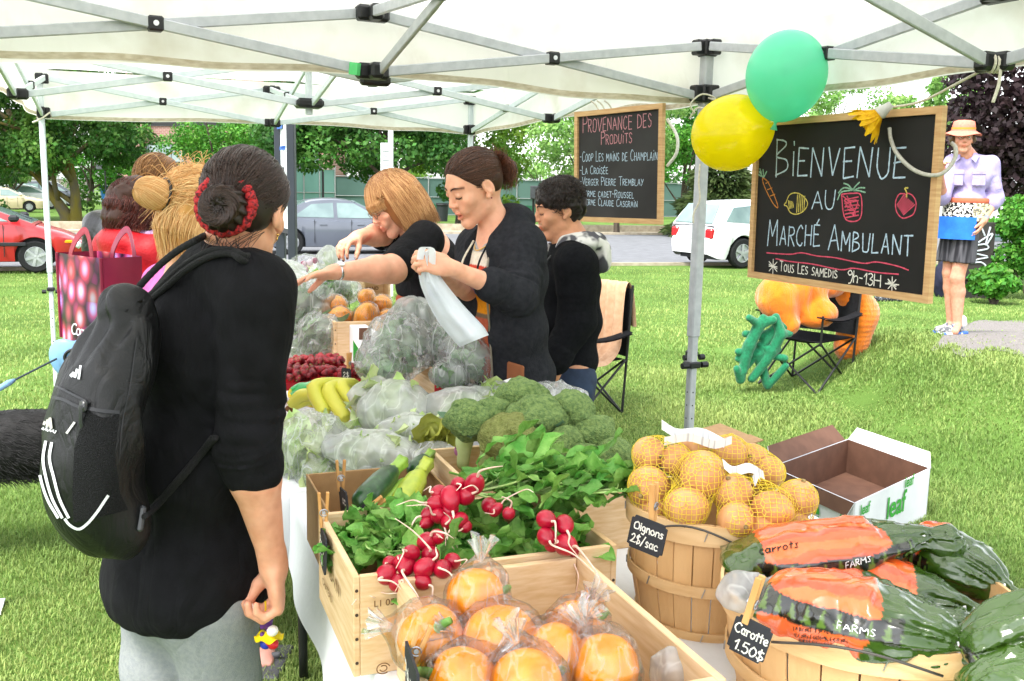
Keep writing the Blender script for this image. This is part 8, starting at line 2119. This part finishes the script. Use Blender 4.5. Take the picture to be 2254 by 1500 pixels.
carrot_bag((1682,1318,1.50),(2128,1425,1.36),.078,.062,'front carrot bag printed FARMS and POIDS NET, touching the basket rim',14,(('FARMS',((1842,1384),(1926,1402)),15,MATS['label_paper']),('POIDS NET WT 907g 2 lb',((1748,1388),(1834,1396)),9,INK),('U.S. NO.1 / CATEGORIE E.-U. NO.1',((1750,1401),(1866,1415)),8,INK),('PRODUCT OF U.S.A. / PRODUIT DES E.-U.',((1760,1413),(1870,1431)),8,INK)),(.02,.56),bw=(.10,.60))
carrot_bag((2125,1425,1.36),(2400,1340,1.32),.066,.045,'dark green carrot bag end at the right edge of the view',15,(),(-.2,-.1))
carrot_bag((2140,1530,1.26),(2420,1500,1.24),.06,.045,'dark green carrot bag in the bottom right corner',17,(),(-.2,-.1))
carrot_bag((1700,1300,1.66),(2050,1350,1.50),.08,.040,'carrot bag squeezed under the uppermost one',16,(('FARMS',((1880,1322),(1930,1325)),10,MATS['label_paper']),),(.02,.60))
t=thing('empty_bag',P(1660,1320,1.50),'crumpled clear plastic bag behind the carrot price sign','plastic bag'); film_bag(t,[(P(1655,1310,1.52),(.045,.03,.035)),(P(1700,1335,1.54),(.035,.03,.05))],.005,F_MILK,5,.01)
t=thing('empty_bag',P(1470,1475,1.5),'small crumpled clear bag between the pepper crate and the onion basket','plastic bag'); film_bag(t,[(P(1475,1470,1.42),(.022,.02,.025)),(P(1490,1490,1.43),(.022,.02,.018))],.004,F_MILK,6,.008)
price_tag((1390,1130),(1467,1160),(1378,1200),1.74,1.70,[('Oignons',.60,.24,.12,.92),('2$/sac',.18,.26,.10,.85)],'chalk price sign for onions pegged to the tall basket',(1438,1112))
price_tag((1612,1345),(1692,1385),(1597,1425),1.36,1.33,[('Carotte',.55,.26,.08,.95),('1.50$',.10,.28,.2,.95)],'chalk price sign for carrots pegged to the wide basket',(1656,1328),(.25,0,1))
price_tag((893,1415),(922,1500),(893,1560),1.36,1.18,[('Poivrons',.55,.22,.1,.9),('1$',.1,.3,.2,.6)],'chalk price sign on the pepper crate, seen almost edge-on',(915,1432),(.35,.1,1))
price_tag((706,1160),(717,1192),(703,1232),1.93,1.80,[('Radis',.55,.24,.1,.9),('1$',.12,.28,.2,.7)],'chalk price sign on the radish crate\'s left end, almost edge-on',(712,1128),(0,.02,1))
price_tag((746,1072),(762,1086),(750,1128),2.20,2.08,[('Zucc',.5,.3,.1,.9)],'chalk price sign pegged to the left side of the zucchini carton',(750,1052),(0,.02,1))
price_tag((786,1108),(806,1112),(784,1140),2.06,2.04,[('Co',.5,.34,.1,.8)],'tiny chalk sign inside the front of the zucchini carton',(812,1122),(.5,0,.4))
# ---------------------------------------------- lettuce, bananas, strawberries and the far table
def produce_bag(name,label,cat,prims,m,seed,leaves=None,ties=(),h=.006,amp=.013,s=(9,9,7),group=None):
 t=thing(name,prims[0][0],label,cat,group)
 if leaves:greens_in(t,prims,*leaves)
 film_bag(t,prims,h,m,seed,amp,s,ties=ties); return t
E_=lambda px,py,Y,*r:(P(px,py,Y),tuple(np.array(r if len(r)==3 else(r[0],)*3)*YK))
YK=1.09
GB='plastic bags of lettuce on the nearest table'
produce_bag('lettuce_bag','clear bag of lettuce standing root down at the table\'s left edge','bagged lettuce',[E_(690,980,2.62,.10,.08,.085),E_(705,1045,2.55,.055,.05,.05),E_(650,1000,2.64,.05,.05,.09)],F_CLEAR,21,(60,.16,.07,LF_LET,1,(0,.3,1)),[(P(704,1055,2.55),P(706,1092,2.52),.04,.022)],group=GB)
produce_bag('lettuce_bag','clear bag of lettuce lying behind the zucchini carton','bagged lettuce',[E_(800,990,2.55,.11,.08,.045),E_(870,1000,2.50,.06,.06,.035)],F_MILK,22,(34,.13,.07,LF_LET,2),group=GB)
produce_bag('lettuce_bag','large clear bag of lettuce in front of the bananas','bagged lettuce',[E_(870,905,2.85,.115,.09,.085),E_(900,960,2.66,.09,.07,.05),E_(820,880,2.95,.07,.07,.06)],F_MILK,23,(60,.15,.08,LF_LET,3),group=GB)
produce_bag('lettuce_bag','whitish bag of lettuce beside the broccoli','bagged lettuce',[E_(1030,905,2.82,.13,.09,.06),E_(1090,880,2.86,.06,.05,.05)],F_MILK,24,(24,.13,.08,LF_LET,4),group=GB)
produce_bag('lettuce_bag','flat bag of lettuce at the table edge, left of the bananas\' front','bagged lettuce',[E_(735,968,2.78,.10,.07,.035),E_(660,962,2.8,.07,.06,.04)],F_CLEAR,26,(40,.14,.07,LF_LET,6),group=GB)
t=thing('leaf_lettuce',P(965,980,2.5),'olive green leaf lettuce poking out of its bag beside the broccoli','lettuce'); greens_in(t,[E_(960,975,2.52,.055,.05,.06)],26,.11,.085,LF_OLV,9,(.1,-.2,1)); film_bag(t,[E_(950,1010,2.48,.06,.05,.04)],.006,F_CLEAR,27)
produce_bag('empty_bag','clear bag with dark crumple behind the broccoli, by the camp chair','plastic bag',[E_(1225,880,2.85,.085,.06,.05)],F_CLEAR,28)
MB_=MB(); Q=[[P(1075+50*u+12*v,850+60*v-18*u*(1-v),2.88-.05*v+.02*math.sin(u*6))for u in np.linspace(0,1,9)]for v in np.linspace(0,1,9)]
tag(MB_.grid(np.array(Q)).build('paper_sheet',mat('paper_white','#ececec',.6,trans=.2),None,True,origin=Q[4][4]),'loose white tissue paper standing behind the broccoli','paper')
YK=1.19
M_BAN=mat('banana_skin','#c9c548',.4,'#b3ba42',scale=9,spec=.4,contrast=(.3,.7)); M_BANT=mat('banana_tip','#6b4a28',.8)
def bananas(crown,tips,label,r=.020,bulge=(0,-.02,.05)):
 c=np.asarray(crown); t=thing('banana_bunch',c,label,'bananas','bunches of green-yellow bananas')
 for k,e in enumerate(tips):
  e=np.asarray(e); m=(c+e)/2+np.asarray(bulge)+np.array([.012*(k-1),0,0]); q=spline([c,c*.8+m*.2+[0,0,.008],m,e*.8+m*.2,e],22); MB().tube(q,r*np.interp(np.linspace(0,1,22),[0,.1,.22,.5,.85,.96,1],[.35,.4,.85,1,.85,.4,.22]),8).build('banana',M_BAN,t,smooth=True)
 S=SDF(); S.ell(c,(.022,.016,.014),None); cloth('crown',S,.004,t,M_BANT)
bananas(P(784,852,2.88),[P(716,914,2.72),P(764,928,2.70),P(806,918,2.74)],'front bunch of bananas with its brown crown up',.028,(-.075,-.02,.05))
bananas(P(640,900,2.98),[P(700,868,2.95),P(730,876,2.98)],'bananas lying behind the front bunch, tips right',.026,(0,0,.02))
bananas(P(850,812,3.02),[P(842,852,2.98),P(850,856,2.96),P(860,852,2.98)],'small banana bunch with its stalk standing up before the greens',.014,(0,-.03,.0))
t=thing('snack_bag',P(680,870,3.05),'printed green and yellow bag lying behind the bananas','printed bag'); S=SDF(); S.ell(P(690,868,3.08),(.10,.05,.05)); cloth('film',S,.006,t,mat('print_green','#1f9a48',.3,'#e8cf30',scale=14,contrast=(.52,.56),coat=.4),folds(.008,(20,20,20),2))
YK=1.24
def strawberry_tub(a,b,z,label,seed,w=.17,d=.13):
 c=TP(a,b,z); t=thing('strawberry_basket',c,label,'strawberries','red punnets of strawberries'); rnd=np.random.default_rng(seed); m=mat('punnet_red','#b01626',.4)
 bb=MB(); q=[[c+VV*w/2*x*(.85+.15*f)+UU*d/2*y*(.85+.15*f)+ZZ*.034*f for x,y in((-1,-1),(1,-1),(1,1),(-1,1),(-1,-1))]for f in(0,.5,1)]; bb.grid(np.array(q)).add([q[0][k]for k in range(4)],[(0,1,2,3)]); bb.build('punnet',m,t)
 ms=mat('strawberry_red','#970f12',.35,'#560810',scale=60,spec=.5,bump=.5,bscale=420,island=.2); ml=mat('calyx_green','#5f8a35',.6,'#7fa14a',scale=50)
 for k in range(26):
  p=c+VV*rnd.uniform(-.5,.5)*w*.92+UU*rnd.uniform(-.5,.5)*d*.92; p[2]+=.048+.026*rnd.uniform(); ax=rnd.normal(size=3); x,y,zz=frame(ax); r=rnd.uniform(.0125,.017)
  s=MB().lathe([(.001,-r*1.25),(r*.45,-r*1.0),(r*.85,-r*.25),(r,r*.35),(r*.7,r*.85),(.001,r*.95)],12,p,(x,y,zz)).build('strawberry',ms,t,smooth=True)
  if k%2==0:
   cb=MB(); [cb.add([p+zz*r*.9,p+zz*r*.85+(x*math.cos(g-.3)+y*math.sin(g-.3))*r*.5,p+zz*r*.8+(x*math.cos(g)+y*math.sin(g))*r*1.25,p+zz*r*.85+(x*math.cos(g+.3)+y*math.sin(g+.3))*r*.5],[(0,1,2,3)])for g in np.linspace(0,6.28,6)[:-1]]; cb.build('calyx',ml,s)
for k,(px,py,Y,lb)in enumerate([(655,815,3.30,'punnet of strawberries nearest the wicker rim, left'),(722,812,3.34,'punnet of strawberries at the back right'),(690,838,3.14,'punnet of strawberries in the front row, middle'),(640,845,3.10,'punnet of strawberries at the front left, half hidden by the woman in black'),(748,840,3.16,'punnet of strawberries in front of the price sign')]):
 q=P(px,py,Y)-O_; strawberry_tub(float(q@UU),float(q@VV),.80,lb,40+k,.16,.12)
YK=1.25
q=P(745,735,3.45); ca,cb=float((q-O_)@UU),float((q-O_)@VV)
crate(ca,cb-.02,.36,.30,.26,.745,'pine crate of orange squash on the far table',.014)
M_SQ=mat('squash_orange','#ffb038',.4,'#fb9c1c',scale=12,spec=.4)
def squash(px,py,Y,r,axis,label,seed,L=1.2):
 c=P(px,py,Y); t=thing('squash',c,label,'squash','orange squash wrapped in film'); x,y,z=frame(axis); n=40; f=np.linspace(0,PI,16); rows=[[c+(x*math.cos(a)+y*math.sin(a))*max(.001,r*math.sin(g))*(1+.05*math.cos(10*a))-z*r*L*math.cos(g)for a in np.linspace(0,2*PI,n+1)]for g in f]
 MB().grid(np.array(rows)).build('fruit',M_SQ,t,smooth=True); film_bag(t,[(c,(r*1.12,r*1.12,r*L*1.08),np.array([x,y,z]))],.0065,F_PEP,seed,.006,(24,24,24))
for k,(px,py,Y,r,ax,L,lb)in enumerate([(806,645,3.68,.034,(0,0,1),1.0,'topmost round orange squash of the pile'),(805,690,3.62,.048,(.3,0,1),1.35,'tall ribbed squash in the middle of the pile'),(748,690,3.66,.046,(1,.2,.2),1.1,'orange squash at the left of the pile'),(735,665,3.74,.046,(1,0,.3),1.2,'tan melon-like squash behind the left one'),(765,725,3.55,.044,(1,.1,0),1.2,'low orange squash at the front left of the crate'),(852,695,3.66,.042,(1,0,.3),1.2,'orange squash at the right, by the bagged greens'),(838,662,3.74,.040,(1,0,.1),1.2,'orange squash at the back right of the pile')]):squash(px,py+10,Y,r*1.12,ax,lb,90+k,L)
YK=1.34
GS='bags of leafy greens'
produce_bag('greens_bag','tall clear bag of greens with long pale stems, leftmost on the far table','bagged greens',[E_(660,680,3.45,.10,.08,.10),E_(690,660,3.50,.08,.07,.06),E_(640,745,3.40,.05,.05,.08)],F_CLEAR,31,(70,.13,.045,LF_SPI,11,(.5,0,.8)),group=GS)
produce_bag('greens_bag','cone-shaped clear bag of greens lying in front of the tall one','bagged greens',[E_(700,725,3.30,.07,.06,.05),E_(715,735,3.28,.07,.06,.06),E_(660,770,3.28,.05,.05,.035)],F_CLEAR,32,(60,.13,.045,LF_SPI,12,(.8,0,.5)),[(P(660,770,3.28),P(632,790,3.27),.04,.015)],group=GS)
YK=1.12
crate(*[float((P(955,850,3.05)-O_)@v)for v in(UU,VV)],.33,.36,.17,.745,'pine crate of bagged greens in front of the ponytailed vendor',.014)
b=MB(); b.prism([(0,0),(.07,0),(.07,.03),(0,.045)],P(956,868,3.0),VV,ZZ,-UU,.002); tag(b.build('fruit_label',mat('label_red','#c8202c',.4,'#e6d23a',scale=40,contrast=(.6,.64)),None,origin=P(956,868,3.0)),'small red and yellow printed label on the greens crate','label')
for k,(pr,lb)in enumerate([([E_(880,760,3.10,.11,.09,.10),E_(840,800,3.05,.08,.08,.07)],'biggest bag of greens, front left of the vendor'),([E_(905,715,3.25,.085,.08,.085),E_(920,690,3.28,.05,.05,.05)],'bag of greens stacked behind the biggest one'),([E_(1035,790,3.02,.095,.08,.085),E_(1060,760,3.04,.055,.05,.06)],'round bag of greens under the white carrier bag'),([E_(985,755,3.12,.07,.07,.07)],'bag of greens between the biggest bag and the carrier bag'),([E_(990,825,2.98,.06,.05,.045)],'small bag of greens along the crate\'s front')]):
 produce_bag('greens_bag',lb,'bagged greens',pr,F_MILK if k==1 else F_CLEAR,33+k,(100,.07,.045,LF_SPI,13+k),amp=.012,s=(10,10,7),group=GS)
YK=1.26
t=thing('fruit_carton',P(800,770,3.30),'white and green printed carton beside the squash crate','carton'); MB().box(P(800,765,3.36),.075,.24,.17,AX,bev=.003).build('carton',M_CARDW,t)
b=MB(); [b.prism(pl,P(777,800,3.235)-UU*.004,VV,ZZ,-UU,.003)for pl in([(0,.01),(.055,.01),(.0,.10)],)]; b.build('print',mat('print_leaf_green','#3aa23c',.5),t); MB().box(P(803,735,3.24),.05,.004,.05,AX).build('window_cutout',M_CARDB,t)
YK=1.3
produce_bag('greens_bag','upright bundle of kale in film at the back of the far table','bagged greens',[E_(725,630,4.05,.11,.07,.05),E_(745,640,4.0,.09,.06,.05)],F_CLEAR,41,(70,.12,.05,LF_HERB,21,(0,0,1)),group=GS)
t=thing('wine_box',P(825,650,4.1),'wooden wine box standing on end beside the red-haired vendor','box'); c=P(826,618,4.12); MB().box(c+UU*.09,.14,.012,.19,AX).build('back_board',M_WOOD,t)
for s in(-1,1):MB().box(c+VV*s*.072+UU*.03,.012,.13,.20,AX).build('side_board',M_WOOD,t); MB().box(c+ZZ*s*.10+UU*.03,.156,.13,.012,AX).build('end_board',M_WOODH,t)
text3d('GRAND',c-VV*.055-ZZ*.06+UU*.082,VV,ZZ,.026,ink,t)
YK=1.45
for k,(pr,lb,m,lv)in enumerate([([E_(622,600,4.1,.09,.08,.05)],'white-wrapped produce at the far left of the table, half behind the woman in black',F_MILK,(30,.1,.05,LF_LET,31)),([E_(720,572,4.5,.05,.05,.055),E_(728,558,4.5,.02,.02,.03)],'bag of fennel with a knotted top by the silver watch',F_MILK,(16,.07,.04,LF_LET,32)),([E_(640,625,3.9,.10,.08,.05),E_(615,650,3.8,.07,.07,.06)],'white-wrapped salad under the reaching hand',F_MILK,(40,.1,.05,LF_LET,33))]):produce_bag('salad_bag',lb,'bagged salad',pr,m,50+k,lv,group='wrapped salads at the end of the far table')
t=thing('red_onion_bag',P(672,583,4.4),'clear bag of striped red onions at the back of the far table','bag of onions')
for k,(px,py)in enumerate(((655,590),(668,582),(682,578),(692,574),(672,594))):MB().lathe([(max(.001,.022*math.sin(a)),-.022*math.cos(a))for a in np.linspace(0,PI,11)],14,P(px,py,4.4)).build('onion',mat('onion_red','#8e1f4c',.35,'#d9c2cc',scale=30,stretch=(1,1,.1),contrast=(.5,.56)),t,smooth=True)
film_bag(t,[E_(672,582,4.4,.06,.045,.04)],.006,F_PEP,57)
YK=1.28
crate(*[float((P(708,662,3.75)-O_)@v)for v in(UU,VV)],.30,.34,.15,.745,'shallow pale crate behind the squash',.012)
MB_=MB(); cc=P(668,800,3.5); [MB_.lathe([(.16+.004*math.sin(k),.002+.011*k),(.168,.008+.011*k),(.16,.013+.011*k)],50,[cc[0],cc[1],cc[2]-.05],sq=.8)for k in range(6)]; tag(MB_.build('wicker_basket',mat('wicker','#c9a06a',.7,'#a87c48',scale=90,stretch=(1,1,.3),bump=.6,bscale=120),None,True,origin=cc),'shallow wicker basket rim behind the strawberries','basket')
YK=1.22
price_tag((752,810),(772,812),(752,838),3.10,3.08,[('2$',.3,.4,.2,.8)],'chalk price sign standing among the strawberries, framed in pine',(768,800),(.05,0,1)); price_tag((772,872),(784,874),(772,904),2.88,2.86,[('1$',.3,.4,.2,.8)],'chalk price sign behind the front banana crown',(792,848),(.6,0,.35))
# ---------------------------------------------- the carrier bag in the vendor's hands
YK=1.06
def carrier():
 t=thing('carrier_bag',P(960,640,2.82),'thin white carrier bag the ponytailed vendor is pulling open over the greens','carrier bag'); m=mat('bag_white','#e8edf2',.4,'#dde3ea',scale=8,spec=.4,trans=.35,bump=.25,bscale=24); Lf=[(922,560),(922,610),(934,650),(962,705),(1000,752),(1012,764)]; Rt=[(950,548),(960,590),(978,620),(1020,672),(1062,716),(1076,738)]
 Lf,Rt=spline(np.array(Lf,float),26),spline(np.array(Rt,float),26)
 for s in(0,1):
  Q=[]
  for k in range(26):
   f=k/25; row=[]
   for u in np.linspace(0,1,15):q=Lf[k]*(1-u)+Rt[k]*u; dep=(.045*math.sin(PI*u)*(.35+f))*(1 if s else-1)+.008*math.sin(u*19+f*3+s)*(1-f*.5)+.006*float(vnoise(np.array([u*6,f*7,s+3.]))); row.append(P(q[0],q[1],2.80+.06*f+dep))
   Q.append(row)
  MB().grid(np.array(Q)).build('bag_wall',m,t,smooth=True)
 q=spline([P(925,572,2.78),P(930,548,2.77),P(943,545,2.76),P(952,556,2.77),P(950,600,2.79),P(946,622,2.79)],30); MB().grid(np.stack([q+VV*.010,q,q-VV*.010+UU*.006],1)).build('handle',m,t,smooth=True)
carrier()
# ---------------------------------------------- the white carton on the grass
YK=1.0
def leaf_carton():
 near=G(1872,1232); c3=P(1872,1108,float(near[1])); R3,L3=P(2040,1028,4.75),P(1690,1012,4.72); h=c3[2]-near[2]; X=(R3-c3)*[1,1,0]; Y=(L3-c3)*[1,1,0]; w,d=np.linalg.norm(X),np.linalg.norm(Y); X/=w; Y=Y/d; o=near
 t=thing('cardboard_box',o+X*w/2+Y*d/2,'white printed lettuce carton with brown inside, open on the grass','carton'); th=.006
 def wall(a,b_,nrm,nm='wall',hh=h,z=0):
  MB().add([a+ZZ*z,b_+ZZ*z,b_+ZZ*(z+hh),a+ZZ*(z+hh)]+[q+nrm*th+ZZ*z_ for q,z_ in((a,z),(b_,z),(b_,z+hh),(a,z+hh))],[(0,1,2,3),(4,7,6,5),(0,4,5,1),(1,5,6,2),(2,6,7,3),(3,7,4,0)],0).build(nm,[M_CARDW,M_CARDB],t)
  me=bpy.data.objects[[x.name for x in t.children][-1]]; me.data.polygons[1].material_index=1
 n1=np.cross(X,ZZ); n1=n1 if n1[1]>0 else-n1
 wall(o,o+X*w,n1); wall(o,o+Y*d,X); wall(o+Y*d+X*.002,o+Y*d+X*w,-n1); wall(o+X*w,o+X*w+Y*d,-X)
 MB().box(o+X*w/2+Y*d/2+ZZ*.07,w*.97,d*.97,.008,(X,Y,ZZ)).build('base',M_CARDB,t)
 def flap(a,b_,out,up,L,nm='flap',inner=True):
  v=(out*math.cos(up)+ZZ*math.sin(up)); e=.06*(b_-a); Q=[a,b_,b_-e+v*L,a+e+v*L]; nn=np.cross(b_-a,v); nn/=np.linalg.norm(nn); b=MB().add(Q+[q+nn*.004 for q in Q],[(0,1,2,3),(4,7,6,5),(0,4,5,1),(1,5,6,2),(2,6,7,3),(3,7,4,0)]); b.I=[0,1,0,0,0,0]; return b.build(nm,[M_CARDW,M_CARDB],t)
 T=ZZ*h; flap(o+Y*d+T,o+Y*d+X*w*.95+T,Y,.75,.11); flap(o+X*w+T,o+X*w+Y*d+T,X,1.0,.08); flap(o+T,o+Y*d*.9+T,-X,-1.3,.07)
 gr=mat('print_leaf_green','#3aa23c',.5); bk=mat('print_black','#1d1f1f',.5); f1=-n1*.004
 text3d('leaf',o+X*w*.40+ZZ*h*.42+f1,X,ZZ,.15,gr,t); text3d('24',o+Y*d*.16+ZZ*h*.62-X*.004,-Y,ZZ,.05,gr,t); text3d('le',o+Y*d*.55+ZZ*h*.40-X*.004,-Y,ZZ,.16,gr,t); text3d('ONE·WAX·CERA',o+Y*d*.98+ZZ*h*.86-X*.004,-Y,ZZ,.052,bk,t)
 text3d('leaf',o+X*w*.62+ZZ*h*.86+f1,X,ZZ,.075,gr,t); text3d('leaf',o+X*w*.06+ZZ*h*.74+f1,X,ZZ,.07,gr,t)
 q=o+Y*(d+.45)+X*-.05; tag(MB().box(q+ZZ*.16,.40,.3,.32,(X,Y,ZZ),bev=.004).box(q+ZZ*.325-Y*.2,.38,.12,.006,(X,Y,ZZ)).build('cardboard_box',M_CARD,None,origin=q),'plain brown carton behind the white lettuce carton','carton')
leaf_carton()
# ---------------------------------------------- camp chairs, cloth, carrot costume
def camp_chair(o,az,label,s=1.0):
 a=math.radians(az); f=np.array([math.cos(a),math.sin(a),0]); r=np.array([f[1],-f[0],0]); o=np.asarray(o); t=thing('camp_chair',o,label,'camping chair','black folding camp chairs'); Cn=lambda x,y,z:o+r*x*s+f*y*s+ZZ*z*s; bk=mat('canvas_black','#1c1d20',.8,'#141517',scale=40,bump=.3,bscale=500,spec=.15)
 w,d=.27,.25
 for g in(-1,1):
  MB().tube([Cn(g*w,-d,0),Cn(g*w*1.02,-d-.06,.95)],.010*s,8).build('rear_leg',M_BLACKM,t); MB().tube([Cn(g*w,d,0),Cn(g*w,-d-.02,.40)],.009*s,8).build('side_brace',M_BLACKM,t); MB().tube([Cn(g*w,-d,0),Cn(g*w,d,.40)],.009*s,8).build('side_brace',M_BLACKM,t)
  MB().tube([Cn(g*w,d,.38),Cn(g*(w+.01),d+.01,.62)],.009*s,8).build('arm_post',M_BLACKM,t); MB().tube([Cn(-g*w,d,0),Cn(g*w,d,.40)],.009*s,8).build('front_brace',M_BLACKM,t); MB().tube([Cn(-g*w,-d,0),Cn(g*w,-d,.40)],.009*s,8).build('rear_brace',M_BLACKM,t)
  MB().grid(np.array([[Cn(g*(w+.01)+x,-d-.04+(2*d+.08)*v,.615-.035*math.sin(PI*v)-.01*(x<0)+e)for x in(-.035,0,.035)]for e in(0,-.012)for v in(np.linspace(0,1,9)if e==0 else np.linspace(1,0,9))])).build('armrest',bk,t,smooth=True)
 MB().grid(np.array([[Cn(u*w*2-w,-d+2*d*v,.41-.05*math.sin(PI*u)*math.sin(PI*v)+e)for u in np.linspace(0,1,11)]for e in(0,-.006)for v in(np.linspace(0,1,11)if e==0 else np.linspace(1,0,11))])).build('seat',bk,t,smooth=True)
 MB().grid(np.array([[Cn(u*w*2.04-w*1.02,-d-.03-.05*math.sin(PI*u)-.04*v+e,.42+.50*v)for u in np.linspace(0,1,11)]for e in(0,-.006)for v in(np.linspace(0,1,9)if e==0 else np.linspace(1,0,9))])).build('backrest',bk,t,smooth=True)
 return Cn
Cn=camp_chair(G(1260,905),222,'black folding camp chair with a beige cloth over it, behind the boy')
t=thing('draped_cloth',Cn(.05,-.3,.9),'beige knitted cloth draped over the camp chair behind the boy','cloth'); Q=[]
for k,(y,z)in enumerate(spline([(-.40,.62),(-.38,.86),(-.335,.955),(-.29,.90),(-.25,.70),(-.20,.50),(-.05,.405),(.12,.40),(.20,.39)],40)):Q.append([Cn(-.25+.30*u+.04*math.sin(k*.12)-.002*k,y+.018*math.sin(u*21+k*.08),z+.012+.014*math.cos(u*26+k*.1)*(k>20))for u in np.linspace(0,1,30)])
MB().grid(np.array(Q)).build('cloth',mat('cloth_beige','#cfa98a',.9,'#c39a7a',scale=30,bump=.3,bscale=300),t,smooth=True)
oc=G(1770,848); Cn=camp_chair(oc,222,'black folding camp chair holding the stuffed carrot costume',1.05)
def costume():
 Y=float(oc[1]); t=thing('carrot_costume',Cn(0,0,.5),'stuffed orange carrot costume with green felt leaves slumped over the camp chair','costume'); og=mat('felt_orange','#e27a08',.95,'#d66c04',scale=8,detail=6,wrinkle=.8,wscale=6,bump=.5,bscale=140,sheen=.4,contrast=(.3,.7))
 q=lambda px,py,dy=0:P(px,py,Y+dy); S=SDF(); S.chain([q(1735,715,-.22),q(1710,655,-.15),q(1760,640,-.02),q(1810,625,.08)],[.09,.15,.17,.13],.08); S.ell(q(1800,690,-.12),(.16,.13,.12),None,.08); S.ell(q(1838,600,.12),(.14,.14,.2),None,.08)
 cloth('body',S,.012,t,og,plus(folds(.022,(5,5,5),61),folds(.008,(14,14,3),62)),1)
 S=SDF(); S.chain([q(1860,610,.22),q(1888,690,.26),q(1872,760,.26)],[.13,.16,.15],.08); cloth('tip',S,.012,t,og,plus(folds(.014,(5,5,5),63),lambda X:.003*np.sin(X[:,2]*150+2*vnoise(X*5,2))),1)
 fg=mat('felt_green','#157a52',.95,'#0f6644',scale=50,bump=.5,bscale=200,sheen=.3); rnd=np.random.default_rng(5)
 for pts,arms_ in(([(1712,715),(1690,740),(1668,780),(1690,850)],[(1730,720),(1640,735),(1735,790),(1625,775),(1730,805),(1640,810)]),([(1700,705),(1672,715),(1650,760),(1630,835)],[(1648,700),(1625,790),(1680,700),(1622,812)]),([(1706,700),(1718,735),(1700,775),(1655,835)],[(1738,735),(1712,770),(1672,760)])):
  S=SDF(); n=len(pts); dy=-.30+rnd.uniform(-.04,.04); p=[q(*a,dy)for a in pts]; S.chain(p,[.038,.046,.046,.034],.02)
  for a in arms_:e=q(*a,dy+rnd.uniform(-.06,.03)); j=min(range(n),key=lambda k:np.linalg.norm(p[k]-e)); S.cap(p[j],p[j]+(e-p[j])*min(1,.22/np.linalg.norm(e-p[j])),.033,.029,.02)
  cloth('felt_leaf',S,.009,t,fg,folds(.006,(12,12,12),3),1)
costume()
t=thing('folded_stroller',G(2075,655),'dark folded stroller with a white frame tube behind the man','stroller'); q=G(2075,655); S=SDF(); S.ell(q+[0,.1,.30],(.16,.12,.34)); cloth('cover',S,.014,t,mat('navy_cloth','#1a1c33',.8),folds(.03,(6,6,4),3)); MB().tube(spline([q+[.0,-.1,0],q+[-.03,-.12,.3],q+[-.06,-.1,.42]],10),.012,8).build('frame_tube',M_WHITE,t)
for px,lb in((1940,'dark shoe lying in the grass under the welcome board, left of its pair'),(1970,'dark shoe lying in the grass under the welcome board, right of its pair')):p=G(px,664); S=SDF(); S.cap(p+[-.08,0,.04],p+[.1,0,.035],.045,.036); S.ell(p+[-.07,0,.08],(.05,.045,.05)); tag(cloth('shoe_on_grass',S,.008,None,mat('shoe_dark','#23252a',.7,'#8c8f94',scale=30,contrast=(.55,.6))),lb,'shoe','pair of shoes on the grass')
